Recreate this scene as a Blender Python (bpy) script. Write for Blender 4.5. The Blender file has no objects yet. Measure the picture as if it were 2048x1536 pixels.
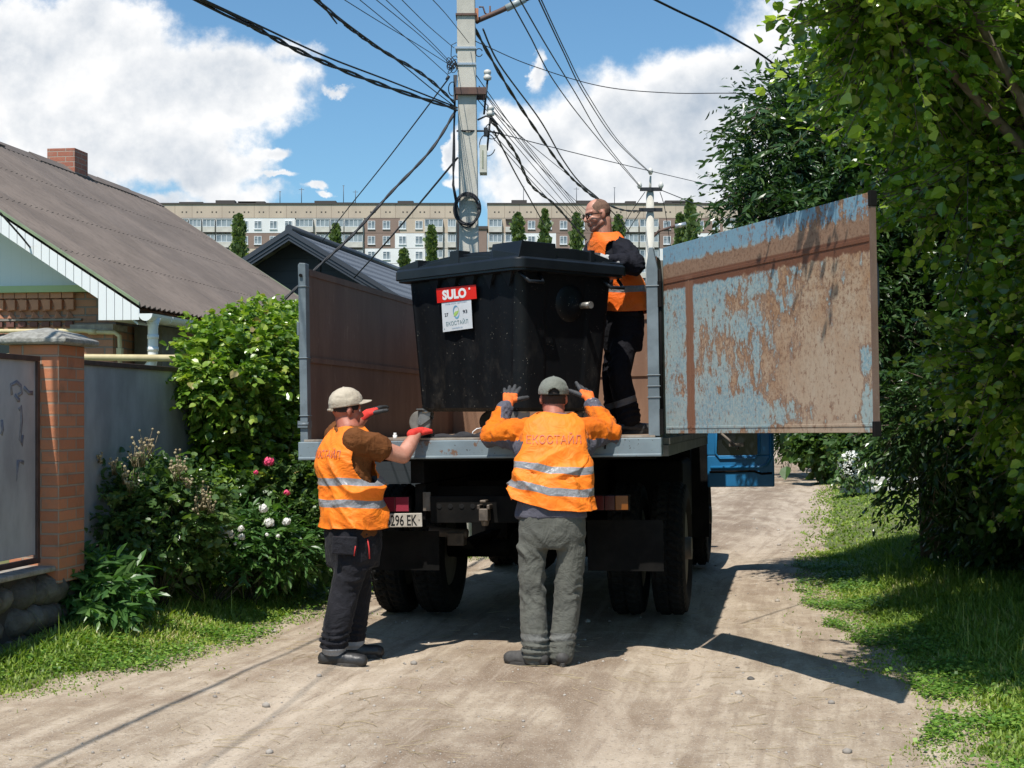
import bpy, math, random
import numpy as np
from mathutils import Vector, Matrix, Euler
from mathutils.bvhtree import BVHTree
sc = bpy.context.scene
COL = sc.collection
R = math.radians
rng = np.random.default_rng(7)
random.seed(7)

# ------------------------------------------------------------------ camera, light, exposure
F, HY, CZ = 2970.0, 830.0, 1.54          # focal length and horizon of the 2048 px photograph, eye height
cd = bpy.data.cameras.new('camera'); cam = bpy.data.objects.new('camera', cd); COL.objects.link(cam)
cam.location = (0, 0, CZ); cam.rotation_euler = (R(90), 0, 0)
cd.sensor_width = 36; cd.lens = F / 2048 * 36; cd.shift_y = (HY - 768) / 2048
cd.clip_start = 0.1; cd.clip_end = 6000
sc.camera = cam
sc.render.engine = 'CYCLES'
sc.view_settings.view_transform = 'Standard'; sc.view_settings.look = 'None'
sc.view_settings.exposure = EXPO = 0.15; sc.view_settings.gamma = 1
sc.cycles.max_bounces = 7; sc.cycles.transparent_max_bounces = 8
SUNV = Vector((-0.21, -0.50, 1.0)).normalized()
sd = bpy.data.lights.new('sun', 'SUN'); sun = bpy.data.objects.new('sun', sd); COL.objects.link(sun)
sd.energy = 5.0; sd.angle = R(0.5); sd.color = (1, 0.955, 0.88)
sun.rotation_euler = SUNV.to_track_quat('Z', 'Y').to_euler(); sun.location = (-8, -10, 30)

def P(u, v, Y):
    return Vector(((u - 1024) / F * Y, Y, CZ + (HY - v) / F * Y))

# ------------------------------------------------------------------ node helpers
class NT:
    def __init__(s, tree): s.t = tree; s.n = tree.nodes; s.l = tree.links
    def new(s, kind, **kw):
        n = s.n.new(kind)
        for k, v in kw.items(): setattr(n, k, v)
        return n
    def put(s, sock, v):
        if hasattr(v, 'is_output'): s.l.new(v, sock)
        elif v is not None:
            if isinstance(v, tuple) and len(v) == 3 and sock.type == 'RGBA': v = (*v, 1)
            sock.default_value = v
    def math(s, op, a, b=None, c=None, clamp=False):
        n = s.new('ShaderNodeMath', operation=op, use_clamp=clamp)
        for i, v in enumerate((a, b, c)):
            if v is not None: s.put(n.inputs[i], v)
        return n.outputs[0]
    def vm(s, op, a, b=None):
        n = s.new('ShaderNodeVectorMath', operation=op)
        s.put(n.inputs[0], a)
        if b is not None: s.put(n.inputs[3] if op == 'SCALE' else n.inputs[1], b)
        return n.outputs['Value'] if op in ('DOT_PRODUCT', 'LENGTH', 'DISTANCE') else n.outputs[0]
    def mix(s, f, a, b, blend='MIX'):
        n = s.new('ShaderNodeMix', data_type='RGBA', blend_type=blend)
        s.put(n.inputs[0], f); s.put(n.inputs[6], a); s.put(n.inputs[7], b)
        return n.outputs[2]
    def ramp(s, x, lo, hi, a=0.0, b=1.0, smooth=True):
        n = s.new('ShaderNodeMapRange', interpolation_type='SMOOTHSTEP' if smooth else 'LINEAR')
        for i, v in enumerate((x, lo, hi, a, b)): s.put(n.inputs[i], v)
        return n.outputs[0]
    def noise(s, vec, scale, detail=4, rough=0.55, dist=0.0):
        n = s.new('ShaderNodeTexNoise')
        if vec is not None: s.l.new(vec, n.inputs['Vector'])
        n.inputs['Scale'].default_value = scale; n.inputs['Detail'].default_value = detail
        n.inputs['Roughness'].default_value = rough; n.inputs['Distortion'].default_value = dist
        return n.outputs[0]
    def voro(s, vec, scale, feature='F1', out=0, rnd=1.0):
        n = s.new('ShaderNodeTexVoronoi', feature=feature)
        if vec is not None: s.l.new(vec, n.inputs['Vector'])
        n.inputs['Scale'].default_value = scale; n.inputs['Randomness'].default_value = rnd
        return n.outputs[out]
    def coord(s, which='Object'): return s.new('ShaderNodeTexCoord').outputs[which]
    def pos(s): return s.new('ShaderNodeNewGeometry').outputs['Position']
    def sep(s, v):
        n = s.new('ShaderNodeSeparateXYZ'); s.l.new(v, n.inputs[0]); return n.outputs
    def comb(s, x, y, z):
        n = s.new('ShaderNodeCombineXYZ')
        for i, v in enumerate((x, y, z)): s.put(n.inputs[i], v)
        return n.outputs[0]
    def scalev(s, v, sc_): return s.vm('MULTIPLY', v, sc_)
    def attr(s, name, out='Fac'): return s.new('ShaderNodeAttribute', attribute_name=name).outputs[out]

def newmat(name):
    m = bpy.data.materials.new(name); m.use_nodes = True
    t = NT(m.node_tree); b = t.n['Principled BSDF']
    return m, t, b
def bump(t, b, h, strength=0.3, dist=0.01):
    n = t.new('ShaderNodeBump'); n.inputs['Strength'].default_value = strength; n.inputs['Distance'].default_value = dist
    t.l.new(h, n.inputs['Height']); t.l.new(n.outputs[0], b.inputs['Normal'])
def M(name, c1, c2=None, scale=6, rough=0.6, metal=0, bmp=0.0, bscale=60, bdist=0.004, lo=0.35, hi=0.65, spec=None, stretch=(1, 1, 1), detail=6, sheen=0):
    m, t, b = newmat(name)
    co = t.scalev(t.coord(), stretch)
    if c2 is not None:
        f = t.ramp(t.noise(co, scale, detail, 0.62), lo, hi)
        t.put(b.inputs['Base Color'], t.mix(f, c1, c2))
    else: b.inputs['Base Color'].default_value = (*c1, 1)
    b.inputs['Roughness'].default_value = rough; b.inputs['Metallic'].default_value = metal
    if spec is not None: b.inputs['Specular IOR Level'].default_value = spec
    if sheen: b.inputs['Sheen Weight'].default_value = sheen
    if bmp: bump(t, b, t.noise(co, bscale, 4, 0.6), bmp, bdist)
    return m

# ------------------------------------------------------------------ world: sky with the photograph's clouds, by direction
def build_world():
    w = bpy.data.worlds.new('World'); sc.world = w; w.use_nodes = True
    t = NT(w.node_tree); bg = t.n['Background']
    sky = t.new('ShaderNodeTexSky', sky_type='NISHITA'); sky.sun_disc = False
    sky.sun_elevation = math.asin(SUNV.z); sky.sun_rotation = math.atan2(SUNV.x, SUNV.y)
    sky.altitude = 100; sky.air_density = 1.0; sky.dust_density = 0.6; sky.ozone_density = 2.2
    d = t.coord('Generated'); x, y, z = t.sep(d)[:]
    yy = t.math('MAXIMUM', y, 0.08)
    px = t.math('DIVIDE', x, yy); pz = t.math('DIVIDE', z, yy)       # slopes: a cloud stays at its bearing and height
    p = t.comb(px, pz, 0.0)
    blobs = [(40,120,230,130),(190,70,170,90),(330,180,190,120),(470,170,160,90),(560,105,100,36),(150,260,220,110),(60,350,190,80),(350,290,150,75),
             (430,330,110,60),(480,385,130,42),(340,395,110,30),(545,305,45,18),(625,372,34,12),(650,388,28,10),(540,345,70,10),
             (1250,250,180,110),(1100,300,130,95),(1150,370,190,75),(1400,190,170,95),(1400,330,230,130),(1075,140,22,48),(1020,375,60,48),(1010,240,60,40),(1560,170,160,110),(1700,300,260,200),
             (1800,80,330,120),(908,300,22,52),(905,360,26,16),(670,182,40,12),(1600,380,200,60), (-300,200,320,160), (-700,330,300,90),(2400,200,400,160)]
    warp = t.vm('SUBTRACT', t.new('ShaderNodeTexNoise').outputs['Color'], (0.5, 0.5, 0.5))
    wn = warp.node.inputs[0].links[0].from_node; t.l.new(p, wn.inputs['Vector']); wn.inputs['Scale'].default_value = 22; wn.inputs['Detail'].default_value = 7; wn.inputs['Roughness'].default_value = .62
    pw = t.vm('ADD', p, t.vm('MULTIPLY', warp, (0.05, 0.035, 0)))
    def field(pp):
        f = None
        for (u, v, ru, rv) in blobs:
            c = ((u - 1024) / F, (HY - v) / F, 0); ir = (F / ru, F / rv, 0)
            q = t.vm('MULTIPLY', t.vm('SUBTRACT', pp, c), ir)
            g = t.math('SUBTRACT', 1.0 if rv > 50 else .5, t.vm('DOT_PRODUCT', q, q))
            f = g if f is None else t.math('SMOOTH_MAX', f, g, 0.35)
        return f
    f = field(pw)
    n1 = t.noise(p, 34, 9, 0.6); n2 = t.noise(p, 9, 5, 0.5)
    dens = t.math('ADD', f, t.math('MULTIPLY', t.math('SUBTRACT', n1, 0.5), 1.5))
    mask = t.math('POWER', t.ramp(dens, -0.42, 0.42), 1.25)
    # relief: the same noise sampled a little towards the light; undersides greyer
    n3 = t.noise(t.vm('ADD', p, (-0.006, 0.012, 0)), 34, 9, 0.6)
    n4 = t.noise(t.vm('ADD', p, (-0.015, 0.035, 0)), 9, 5, 0.5)
    rel = t.math('ADD', t.math('MULTIPLY', t.math('SUBTRACT', n1, n3), 1.6), t.math('MULTIPLY', t.math('SUBTRACT', n2, n4), 2.6))
    edge = t.ramp(dens, 0.15, 1.1, 1.0, 0.0)
    lum = t.math('ADD', 0.50, t.math('ADD', t.math('MULTIPLY', edge, 0.45), t.math('MULTIPLY', rel, 0.75)), clamp=True)
    ccol = t.mix(lum, (0.42, 0.50, 0.60), (1.0, 1.0, 1.0))
    up = t.ramp(z, 0.0, 0.02)
    front = t.math('MULTIPLY', t.ramp(y, 0.1, 0.3), up)
    skyc = t.mix(1.0, sky.outputs[0], (0.118, 0.118, 0.118), 'MULTIPLY')
    skyc = t.mix(1.0, skyc, (0.72, 1.0, 1.10), 'MULTIPLY')
    col = t.mix(t.math('MULTIPLY', mask, front), skyc, ccol)
    # background node strength 0.1: bring the colour to that scale
    t.l.new(t.mix(1.0, col, (10, 10, 10), 'MULTIPLY'), bg.inputs[0]); bg.inputs[1].default_value = 0.1 * 0.95
    t.n['Background']
build_world()

# ------------------------------------------------------------------ mesh helpers
def link(name, me, mats=None, parent=None, smooth=False):
    if mats is not None:
        for m in (mats if isinstance(mats, (list, tuple)) else [mats]): me.materials.append(m)
    if smooth: me.polygons.foreach_set('use_smooth', np.ones(len(me.polygons), bool))
    o = bpy.data.objects.new(name, me); COL.objects.link(o)
    if parent is not None: o.parent = parent
    return o
def tag(o, label=None, cat=None, group=None, kind=None):
    if label: o['label'] = label
    if cat: o['category'] = cat
    if group: o['group'] = group
    if kind: o['kind'] = kind
    return o
def thing(name, loc, label, cat, group=None, rot=(0, 0, 0)):
    o = bpy.data.objects.new(name, None); COL.objects.link(o); o.location = loc; o.rotation_euler = rot
    o.empty_display_size = 0.1
    return tag(o, label, cat, group)
def basis(d):
    d = Vector(d).normalized(); a = Vector((0, 0, 1)) if abs(d.z) < 0.92 else Vector((1, 0, 0))
    x = d.cross(a).normalized(); y = d.cross(x).normalized(); return x, y, d
class MB:
    def __init__(s): s.v = []; s.f = []; s.m = []; s.sm = []
    def add(s, vs, fs, mi=0, sm=False):
        k = len(s.v); s.v += [tuple(v) for v in vs]
        s.f += [tuple(i + k for i in f) for f in fs]; s.m += [mi] * len(fs); s.sm += [sm] * len(fs); return s
    def box(s, x0, x1, y0, y1, z0, z1, mi=0, mat=None):
        vs = [Vector((x, y, z)) for z in (z0, z1) for y in (y0, y1) for x in (x0, x1)]
        if mat is not None: vs = [mat @ v for v in vs]
        return s.add(vs, [(0,2,3,1),(4,5,7,6),(0,1,5,4),(2,6,7,3),(0,4,6,2),(1,3,7,5)], mi)
    def prism(s, poly, a, b, ax='y', mi=0):
        """poly of 2D points extruded along an axis from a to b"""
        n = len(poly)
        def pt(p, t):
            return {'y': (p[0], t, p[1]), 'x': (t, p[0], p[1]), 'z': (p[0], p[1], t)}[ax]
        vs = [pt(p, a) for p in poly] + [pt(p, b) for p in poly]
        fs = [tuple(range(n)), tuple(range(2 * n - 1, n - 1, -1))] + [(i, i + n, (i + 1) % n + n, (i + 1) % n) for i in range(n)]
        return s.add(vs, fs, mi)
    def tube(s, pts, r, n=8, mi=0, caps=True, sm=True):
        pts = [Vector(p) for p in pts]; k = len(pts)
        rs = r if hasattr(r, '__len__') else [r] * k
        vs = []; x = None
        for i, p in enumerate(pts):
            d = (pts[min(i + 1, k - 1)] - pts[max(i - 1, 0)]).normalized()
            if x is None: x, y, _ = basis(d)
            x = (x - d * x.dot(d)).normalized(); y = d.cross(x)
            vs += [p + (x * math.cos(2 * math.pi * j / n) + y * math.sin(2 * math.pi * j / n)) * rs[i] for j in range(n)]
        fs = [(i * n + j, i * n + (j + 1) % n, (i + 1) * n + (j + 1) % n, (i + 1) * n + j) for i in range(k - 1) for j in range(n)]
        s.add(vs, fs, mi, sm)
        if caps:
            b = len(s.v) - k * n
            s.f += [tuple(b + j for j in range(n - 1, -1, -1)), tuple(b + (k - 1) * n + j for j in range(n))]; s.m += [mi] * 2; s.sm += [False] * 2
        return s
    def cyl(s, p0, p1, r0, r1=None, n=16, mi=0): return s.tube([p0, p1], [r0, r0 if r1 is None else r1], n, mi)
    def lathe(s, prof, c, ax, n=24, mi=0, sm=True, caps=True):
        """prof (distance along axis, radius)"""
        x, y, d = basis(ax); c = Vector(c); k = len(prof)
        vs = [c + d * a + (x * math.cos(2 * math.pi * j / n) + y * math.sin(2 * math.pi * j / n)) * r for a, r in prof for j in range(n)]
        fs = [(i * n + j, i * n + (j + 1) % n, (i + 1) * n + (j + 1) % n, (i + 1) * n + j) for i in range(k - 1) for j in range(n)]
        s.add(vs, fs, mi, sm)
        if caps:
            b = len(s.v) - k * n
            s.f += [tuple(b + j for j in range(n - 1, -1, -1)), tuple(b + (k - 1) * n + j for j in range(n))]; s.m += [mi] * 2; s.sm += [False] * 2
        return s
    def ball(s, c, r, n=12, mi=0, sc_=(1, 1, 1), rot=None):
        vs = []; k = n // 2 + 1
        for i in range(k):
            a = math.pi * i / (k - 1)
            for j in range(n):
                b = 2 * math.pi * j / n
                v = Vector((math.sin(a) * math.cos(b) * sc_[0], math.sin(a) * math.sin(b) * sc_[1], math.cos(a) * sc_[2])) * r
                vs.append((rot @ v if rot else v) + Vector(c))
        fs = [(i * n + j, (i + 1) * n + j, (i + 1) * n + (j + 1) % n, i * n + (j + 1) % n) for i in range(k - 1) for j in range(n)]
        return s.add(vs, fs, mi, True)
    def mesh(s, name='m'):
        me = bpy.data.meshes.new(name); me.from_pydata(s.v, [], s.f)
        me.polygons.foreach_set('material_index', s.m); me.polygons.foreach_set('use_smooth', s.sm); me.update(); return me
    def build(s, name, mats, parent=None, bevel=0, seg=2):
        o = link(name, s.mesh(name), mats, parent)
        if bevel:
            b = o.modifiers.new('bevel', 'BEVEL'); b.width = bevel; b.segments = seg; b.limit_method = 'ANGLE'; b.angle_limit = R(40)
        return o
def npmesh(name, V, F_, smooth=False, attrs=None):
    """V (n,3); F_ (m,k) all with k corners"""
    me = bpy.data.meshes.new(name); V = np.asarray(V, np.float32); F_ = np.asarray(F_, np.int32); k = F_.shape[1]
    me.vertices.add(len(V)); me.vertices.foreach_set('co', V.ravel())
    me.loops.add(F_.size); me.loops.foreach_set('vertex_index', F_.ravel())
    me.polygons.add(len(F_)); me.polygons.foreach_set('loop_start', np.arange(0, F_.size, k, dtype=np.int32))
    me.polygons.foreach_set('loop_total', np.full(len(F_), k, np.int32))
    me.polygons.foreach_set('use_smooth', np.full(len(F_), smooth, bool))
    me.update(calc_edges=True)
    for an, av in (attrs or {}).items():
        a = me.attributes.new(an, 'FLOAT', 'POINT'); a.data.foreach_set('value', np.asarray(av, np.float32))
    return me
def grid_faces(nu, nv, wrap=False):
    i, j = np.meshgrid(np.arange(nu - (0 if wrap else 1)), np.arange(nv - 1), indexing='ij')
    i2 = (i + 1) % nu
    return np.stack([i * nv + j, i2 * nv + j, i2 * nv + j + 1, i * nv + j + 1], -1).reshape(-1, 4)
_perm = rng.random((64, 64, 64)).astype(np.float32)
def vnoise(p):
    p = np.asarray(p, np.float64); i = np.floor(p).astype(int); f = p - i; f = f * f * (3 - 2 * f); r = 0
    for dx in (0, 1):
        for dy in (0, 1):
            for dz in (0, 1):
                w = np.abs(1 - dx - f[..., 0]) * np.abs(1 - dy - f[..., 1]) * np.abs(1 - dz - f[..., 2])
                r = r + w * _perm[(i[..., 0] + dx) & 63, (i[..., 1] + dy) & 63, (i[..., 2] + dz) & 63]
    return r * 2 - 1
def fbm(p, o=4):
    p = np.asarray(p, np.float64); return sum(vnoise(p * 2 ** k + 17.3 * k) / 2 ** k for k in range(o))
def rn(a, b): return random.uniform(a, b)
def sstep(x, a, b):
    t = np.clip((x - a) / (b - a), 0, 1); return t * t * (3 - 2 * t)
def text_obj(s, size, mat_, parent, mtx, name='lettering', align='CENTER', extrude=0.0, bold=0.0, xs=1.0, shear=0.0):
    c = bpy.data.curves.new(name, 'FONT'); c.body = s; c.size = size; c.align_x = align; c.extrude = extrude; c.offset = bold; c.resolution_u = 3; c.shear = shear
    o = bpy.data.objects.new(name, c); COL.objects.link(o)
    dg = bpy.context.evaluated_depsgraph_get(); dg.update()
    me = bpy.data.meshes.new_from_object(o.evaluated_get(dg)); bpy.data.objects.remove(o)
    me.transform(Matrix.Diagonal((xs, 1, 1, 1))); me.transform(mtx); me.materials.clear()
    return link(name, me, mat_, parent)
def baked(me, *mods):
    o = bpy.data.objects.new('tmp', me); COL.objects.link(o)
    for kind, kw in mods:
        m = o.modifiers.new(kind, kind)
        for k, v in kw.items(): setattr(m, k, v)
    dg = bpy.context.evaluated_depsgraph_get(); dg.update()
    r = bpy.data.meshes.new_from_object(o.evaluated_get(dg)); bpy.data.objects.remove(o); return r
def getv(me):
    a = np.empty(len(me.vertices) * 3, np.float32); me.vertices.foreach_get('co', a); return a.reshape(-1, 3).astype(float)
def getn(me):
    a = np.empty(len(me.vertices) * 3, np.float32); me.vertices.foreach_get('normal', a); return a.reshape(-1, 3).astype(float)
def setv(me, V): me.vertices.foreach_set('co', np.asarray(V, np.float32).ravel()); me.update()
# ------------------------------------------------------------------ ground and road
LE = np.array([(-30, -3.6), (0, -3.6), (4, -3.4), (6.5, -3.05), (7.89, -2.72), (8.97, -2.13), (11.3, -1.5), (13.07, -1.2), (15, -.75), (17, .3), (20, 1.3), (30, 3.8), (46, 6.6), (65, 11), (120, 24)])
RE = np.array([(-30, 1.3), (0, 1.4), (4, 1.55), (6.48, 1.95), (8.02, 2.2), (10.4, 2.37), (13.07, 2.6), (16.9, 3.3), (28.6, 5.9), (46, 10), (65, 15), (120, 29)])
def ledge(y): return np.interp(y, LE[:, 0], LE[:, 1])
def redge(y): return np.interp(y, RE[:, 0], RE[:, 1])
def hraw(x, y):
    x = np.asarray(x, float); y = np.asarray(y, float)
    l = ledge(y) - x; r = x - redge(y)
    near = sstep(-y, -60, -30)
    h = 0.17 * sstep(l, 0, 1.4) * near + 0.14 * sstep(r, 0, 1.6) * near
    h = h + 20.0 * sstep(y, 95, 245)
    p = np.stack([x, y, x * 0], -1)
    h = h + 0.02 * fbm(p * 0.55, 3) * sstep(-y, -80, -40)
    rd = sstep(-l, 0, .3) * sstep(-r, 0, .3)
    c = (ledge(y) + redge(y)) / 2
    s = (x - c)
    h = h - rd * near * 0.030 * (np.exp(-((s + .95) / .28) ** 2) + np.exp(-((s - .95) / .28) ** 2)) + rd * near * 0.001 * fbm(p * np.array([5, 2.0, 1]), 3)
    return h
def hz(x, y): return float(hraw(np.array([x]), np.array([y]))[0])
gx = np.unique(np.concatenate([-np.geomspace(9, 3000, 28), np.arange(-9, 12, .16), np.geomspace(12, 3000, 28)]))
gy = np.unique(np.concatenate([-np.geomspace(2, 3000, 20), np.arange(-2, 34, .16), np.geomspace(34, 95, 20), np.arange(95, 250, 8), np.geomspace(250, 4500, 14)]))
X, Y = np.meshgrid(gx, gy, indexing='ij')
inroad = (X > ledge(Y) - .16) & (X < redge(Y) + .16) & (Y < 110)
Z = hraw(X, Y) - np.where(inroad, .05, 0)

def mat_ground():
    m, t, b = newmat('soil_and_turf'); p = t.pos()
    n = t.noise(p, .9, 6, .6); n2 = t.noise(p, 9, 5, .6)
    c = t.mix(t.ramp(n, .38, .62), (.075, .105, .028), (.135, .15, .045))
    c = t.mix(t.ramp(n2, .5, .72), c, (.16, .12, .075))
    t.put(b.inputs['Base Color'], c); b.inputs['Roughness'].default_value = .95; bump(t, b, n2, .8, .03); return m
def mat_road():
    m, t, b = newmat('dusty_road'); p = t.pos(); a = t.attr('across')
    sw = t.comb(a, t.math('MULTIPLY', t.sep(p)[1], .22), 0.0)
    st = t.noise(sw, 6.0, 6, .6); st2 = t.noise(sw, 2.6, 4, .5); n = t.noise(p, 1.1, 7, .6); fine = t.noise(p, 42, 6, .7)
    c = t.mix(t.ramp(t.math('ADD', t.math('MULTIPLY', st, .55), t.math('MULTIPLY', t.noise(p, 3.2, 8, .7), .45)), .38, .64), (.31, .240, .172), (.48, .395, .298))
    c = t.mix(t.math('MULTIPLY', t.ramp(n, .48, .66), .6), c, (.25, .18, .125))
    c = t.mix(t.math('MULTIPLY', t.ramp(st2, .55, .7), .45), c, (.22, .16, .11))
    c = t.mix(t.math('MULTIPLY', t.ramp(t.noise(p, 5, 8, .7), .5, .66), .55), c, (.52, .435, .335))
    mid = t.math('MULTIPLY', t.ramp(t.math('ABSOLUTE', t.math('SUBTRACT', a, .35)), 1.1, .3), t.ramp(t.noise(t.scalev(p, (1, .45, 1)), 1.6, 6, .6), .38, .58)); c = t.mix(t.math('MULTIPLY', mid, .70), c, (.19, .132, .088))
    for x0_ in (-.95, .95): tk = t.math('MULTIPLY', t.ramp(t.math('ABSOLUTE', t.math('SUBTRACT', a, x0_)), .42, .12), t.ramp(t.noise(t.scalev(p, (2.2, .3, 1)), 1.5, 5, .6), .36, .55)); c = t.mix(t.math('MULTIPLY', tk, .55), c, (.55, .455, .35))
    s5 = t.noise(t.comb(a, t.math('MULTIPLY', t.sep(p)[1], .07), 0.0), 9.0, 5, .62); c = t.mix(t.ramp(s5, .50, .64, 0, .42), c, (.215, .155, .108)); c = t.mix(t.ramp(s5, .45, .34, 0, .3), c, (.56, .47, .37))
    dk = t.ramp(t.noise(t.scalev(t.comb(a, t.sep(p)[1], 0.0), (3.5, .8, 1)), 1.3, 8, .72), .60, .70); c = t.mix(t.math('MULTIPLY', dk, .55), c, (.16, .112, .075))
    c = t.mix(t.ramp(fine, .54, .66), c, t.mix(.62, c, (.12, .095, .075))); c = t.mix(t.ramp(t.noise(p, 95, 3, .6), .58, .68, 0, .55), c, (.62, .56, .48))
    v = t.voro(p, 75); cc = t.voro(p, 75, out=1)
    peb = t.math('MULTIPLY', t.ramp(v, .28, .2), t.ramp(t.sep(cc)[0], .66, .70))
    c = t.mix(t.math('MULTIPLY', peb, .7), c, t.mix(t.sep(cc)[1], (.22, .19, .165), (.66, .60, .53)))
    t.put(b.inputs['Base Color'], c); b.inputs['Roughness'].default_value = .93; b.inputs['Specular IOR Level'].default_value = .25
    h = t.math('ADD', t.math('MULTIPLY', fine, .8), t.math('ADD', t.math('MULTIPLY', peb, .5), t.math('MULTIPLY', t.noise(p, 110, 3, .6), .45)))
    bump(t, b, h, .7, .011); return m
me = npmesh('ground', np.stack([X, Y, Z], -1).reshape(-1, 3), grid_faces(len(gx), len(gy))[:, ::1], True)
ground = tag(link('ground', me, mat_ground()), kind='structure')
ry = np.unique(np.concatenate([np.arange(-6, 4, .3), np.arange(4, 16, .035), np.arange(16, 34, .12), np.geomspace(34, 118, 60)]))
rt = np.linspace(0, 1, 111)
T_, Y_ = np.meshgrid(rt, ry, indexing='ij')
jl = .10 * fbm(np.stack([ry * 2.2, ry * 0, ry * 0], -1), 4); jr = .10 * fbm(np.stack([ry * 2.2 + 50, ry * 0, ry * 0], -1), 4)
L_ = ledge(ry) + jl - .30; R_ = redge(ry) + jr + .30
X_ = L_[None] * (1 - T_) + R_[None] * T_
Z_ = hraw(X_, Y_) + .006 - .03 * (sstep(-T_, -.012, 0) + sstep(T_, .988, 1))
p3 = np.stack([X_, Y_, X_ * 0], -1)
Z_ = Z_ + .0015 * fbm(p3 * 9, 3) * sstep(-Y_, -30, -18)
me = npmesh('road', np.stack([X_, Y_, Z_], -1).reshape(-1, 3), grid_faces(len(rt), len(ry)), True, {'across': X_.ravel() - sum((ledge(ry + d_) + redge(ry + d_)) / 2 for d_ in np.linspace(-2.2, 2.2, 15))[None].repeat(len(rt), 0).ravel() / 15})
road = tag(link('road', me, mat_road()), kind='structure')

# ------------------------------------------------------------------ leaves, grass, stones
TEM = {
 'broad': (np.array([(0,0,0),(-.34,.22,.07),(-.40,.52,.06),(-.2,.82,.0),(0,1,-.12),(.2,.82,.0),(.40,.52,.06),(.34,.22,.07),(0,.5,-.03)]), [(0,1,8),(1,2,8),(2,3,8),(3,4,8),(4,5,8),(5,6,8),(6,7,8),(7,0,8)]),
 'narrow': (np.array([(0,0,0),(-.15,.35,.03),(-.12,.7,.0),(0,1,-.10),(.12,.7,.0),(.15,.35,.03),(0,.5,-.02)]), [(0,1,6),(1,2,6),(2,3,6),(3,4,6),(4,5,6),(5,0,6)]),
 'tri': (np.array([(-.35,.1,0),(.35,.1,0),(.3,.8,.1),(-.3,.8,.1)]), [(0,1,2),(0,2,3)]),
}
def leaves(pos, axis, size, kind, up=0.7, rs=None):
    """pos, axis (n,3): leaf grows along axis; blades turned roughly to the sky"""
    n = len(pos); tv, tf = TEM[kind]; tf = np.array(tf)
    a = axis / np.maximum(np.linalg.norm(axis, axis=1, keepdims=True), 1e-6)
    nr = rng.normal(size=(n, 3)); nr /= np.linalg.norm(nr, axis=1, keepdims=True); nr = nr * (1 - up) + np.array([0, 0, 1.0]) * up
    s = np.cross(a, nr); s /= np.maximum(np.linalg.norm(s, axis=1, keepdims=True), 1e-6); nn = np.cross(s, a)
    sz = np.asarray(size)[:, None, None]
    V = pos[:, None, :] + sz * (tv[None, :, 0:1] * s[:, None] + tv[None, :, 1:2] * a[:, None] + tv[None, :, 2:3] * nn[:, None])
    Fc = (np.arange(n) * len(tv))[:, None, None] + tf[None]
    tint = np.repeat(rng.random(n), len(tv))
    return V.reshape(-1, 3), Fc.reshape(-1, 3), tint
def leafmesh(name, pos, axis, size, kind, mat_, parent=None, up=.7, extra=None):
    V, Fc, ti = leaves(np.asarray(pos), np.asarray(axis), size, kind, up)
    if extra is not None:
        nv = len(TEM[kind][0]); ti = np.repeat(extra, nv) * .6 + ti * .4
    return link(name, npmesh(name, V, Fc, False, {'tint': ti}), mat_, parent)
def leafmat(name, cols, rough=.42, trans=.35, spec=.5):
    m, t, b = newmat(name); a = t.attr('tint')
    r = t.new('ShaderNodeValToRGB'); t.l.new(a, r.inputs[0]); el = r.color_ramp.elements
    for i, (p, c) in enumerate(cols):
        e = el[i] if i < 2 else el.new(p)
        e.position = p; e.color = (*c, 1)
    b.inputs['Roughness'].default_value = rough; b.inputs['Specular IOR Level'].default_value = spec
    t.l.new(r.outputs[0], b.inputs['Base Color'])
    tr = t.new('ShaderNodeBsdfTranslucent'); t.put(tr.inputs[0], t.mix(1.0, r.outputs[0], (1.5, 1.7, .5), 'MULTIPLY'))
    ms = t.new('ShaderNodeMixShader'); ms.inputs[0].default_value = trans
    t.l.new(b.outputs[0], ms.inputs[1]); t.l.new(tr.outputs[0], ms.inputs[2]); t.l.new(ms.outputs[0], t.n['Material Output'].inputs[0])
    return m
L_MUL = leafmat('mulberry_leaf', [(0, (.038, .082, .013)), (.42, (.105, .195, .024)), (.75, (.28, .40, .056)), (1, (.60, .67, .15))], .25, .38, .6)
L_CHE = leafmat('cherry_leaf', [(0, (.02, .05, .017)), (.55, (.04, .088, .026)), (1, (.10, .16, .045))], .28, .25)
L_IVY = leafmat('creeper_leaf', [(0, (.06, .13, .018)), (.45, (.16, .27, .035)), (.82, (.35, .43, .075)), (.95, (.34, .24, .13)), (1, (.42, .26, .16))], .3, .3)
L_BUS = leafmat('shrub_leaf', [(0, (.04, .085, .028)), (.55, (.085, .155, .045)), (1, (.20, .26, .08))], .28, .3)
L_PEO = leafmat('peony_leaf', [(0, (.04, .10, .03)), (.6, (.075, .17, .04)), (1, (.16, .27, .075))], .36, .28)
L_POP = leafmat('poplar_leaf', [(0, (.06, .10, .035)), (.6, (.12, .175, .06)), (1, (.21, .26, .09))], .5, .25)
L_HED = leafmat('hedge_leaf', [(0, (.03, .07, .015)), (.6, (.06, .12, .025)), (1, (.14, .21, .04))], .45, .3)
G_MAT = leafmat('grass_blade', [(0, (.095, .16, .022)), (.5, (.19, .285, .04)), (.86, (.31, .39, .07)), (1, (.52, .46, .22))], .5, .3)
BARK = M('bark', (.10, .075, .055), (.17, .14, .11), 14, .9, bmp=.6, bscale=40, stretch=(1, 1, .3))
TWIG = M('twig', (.16, .12, .08), (.22, .17, .11), 20, .8)

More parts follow.
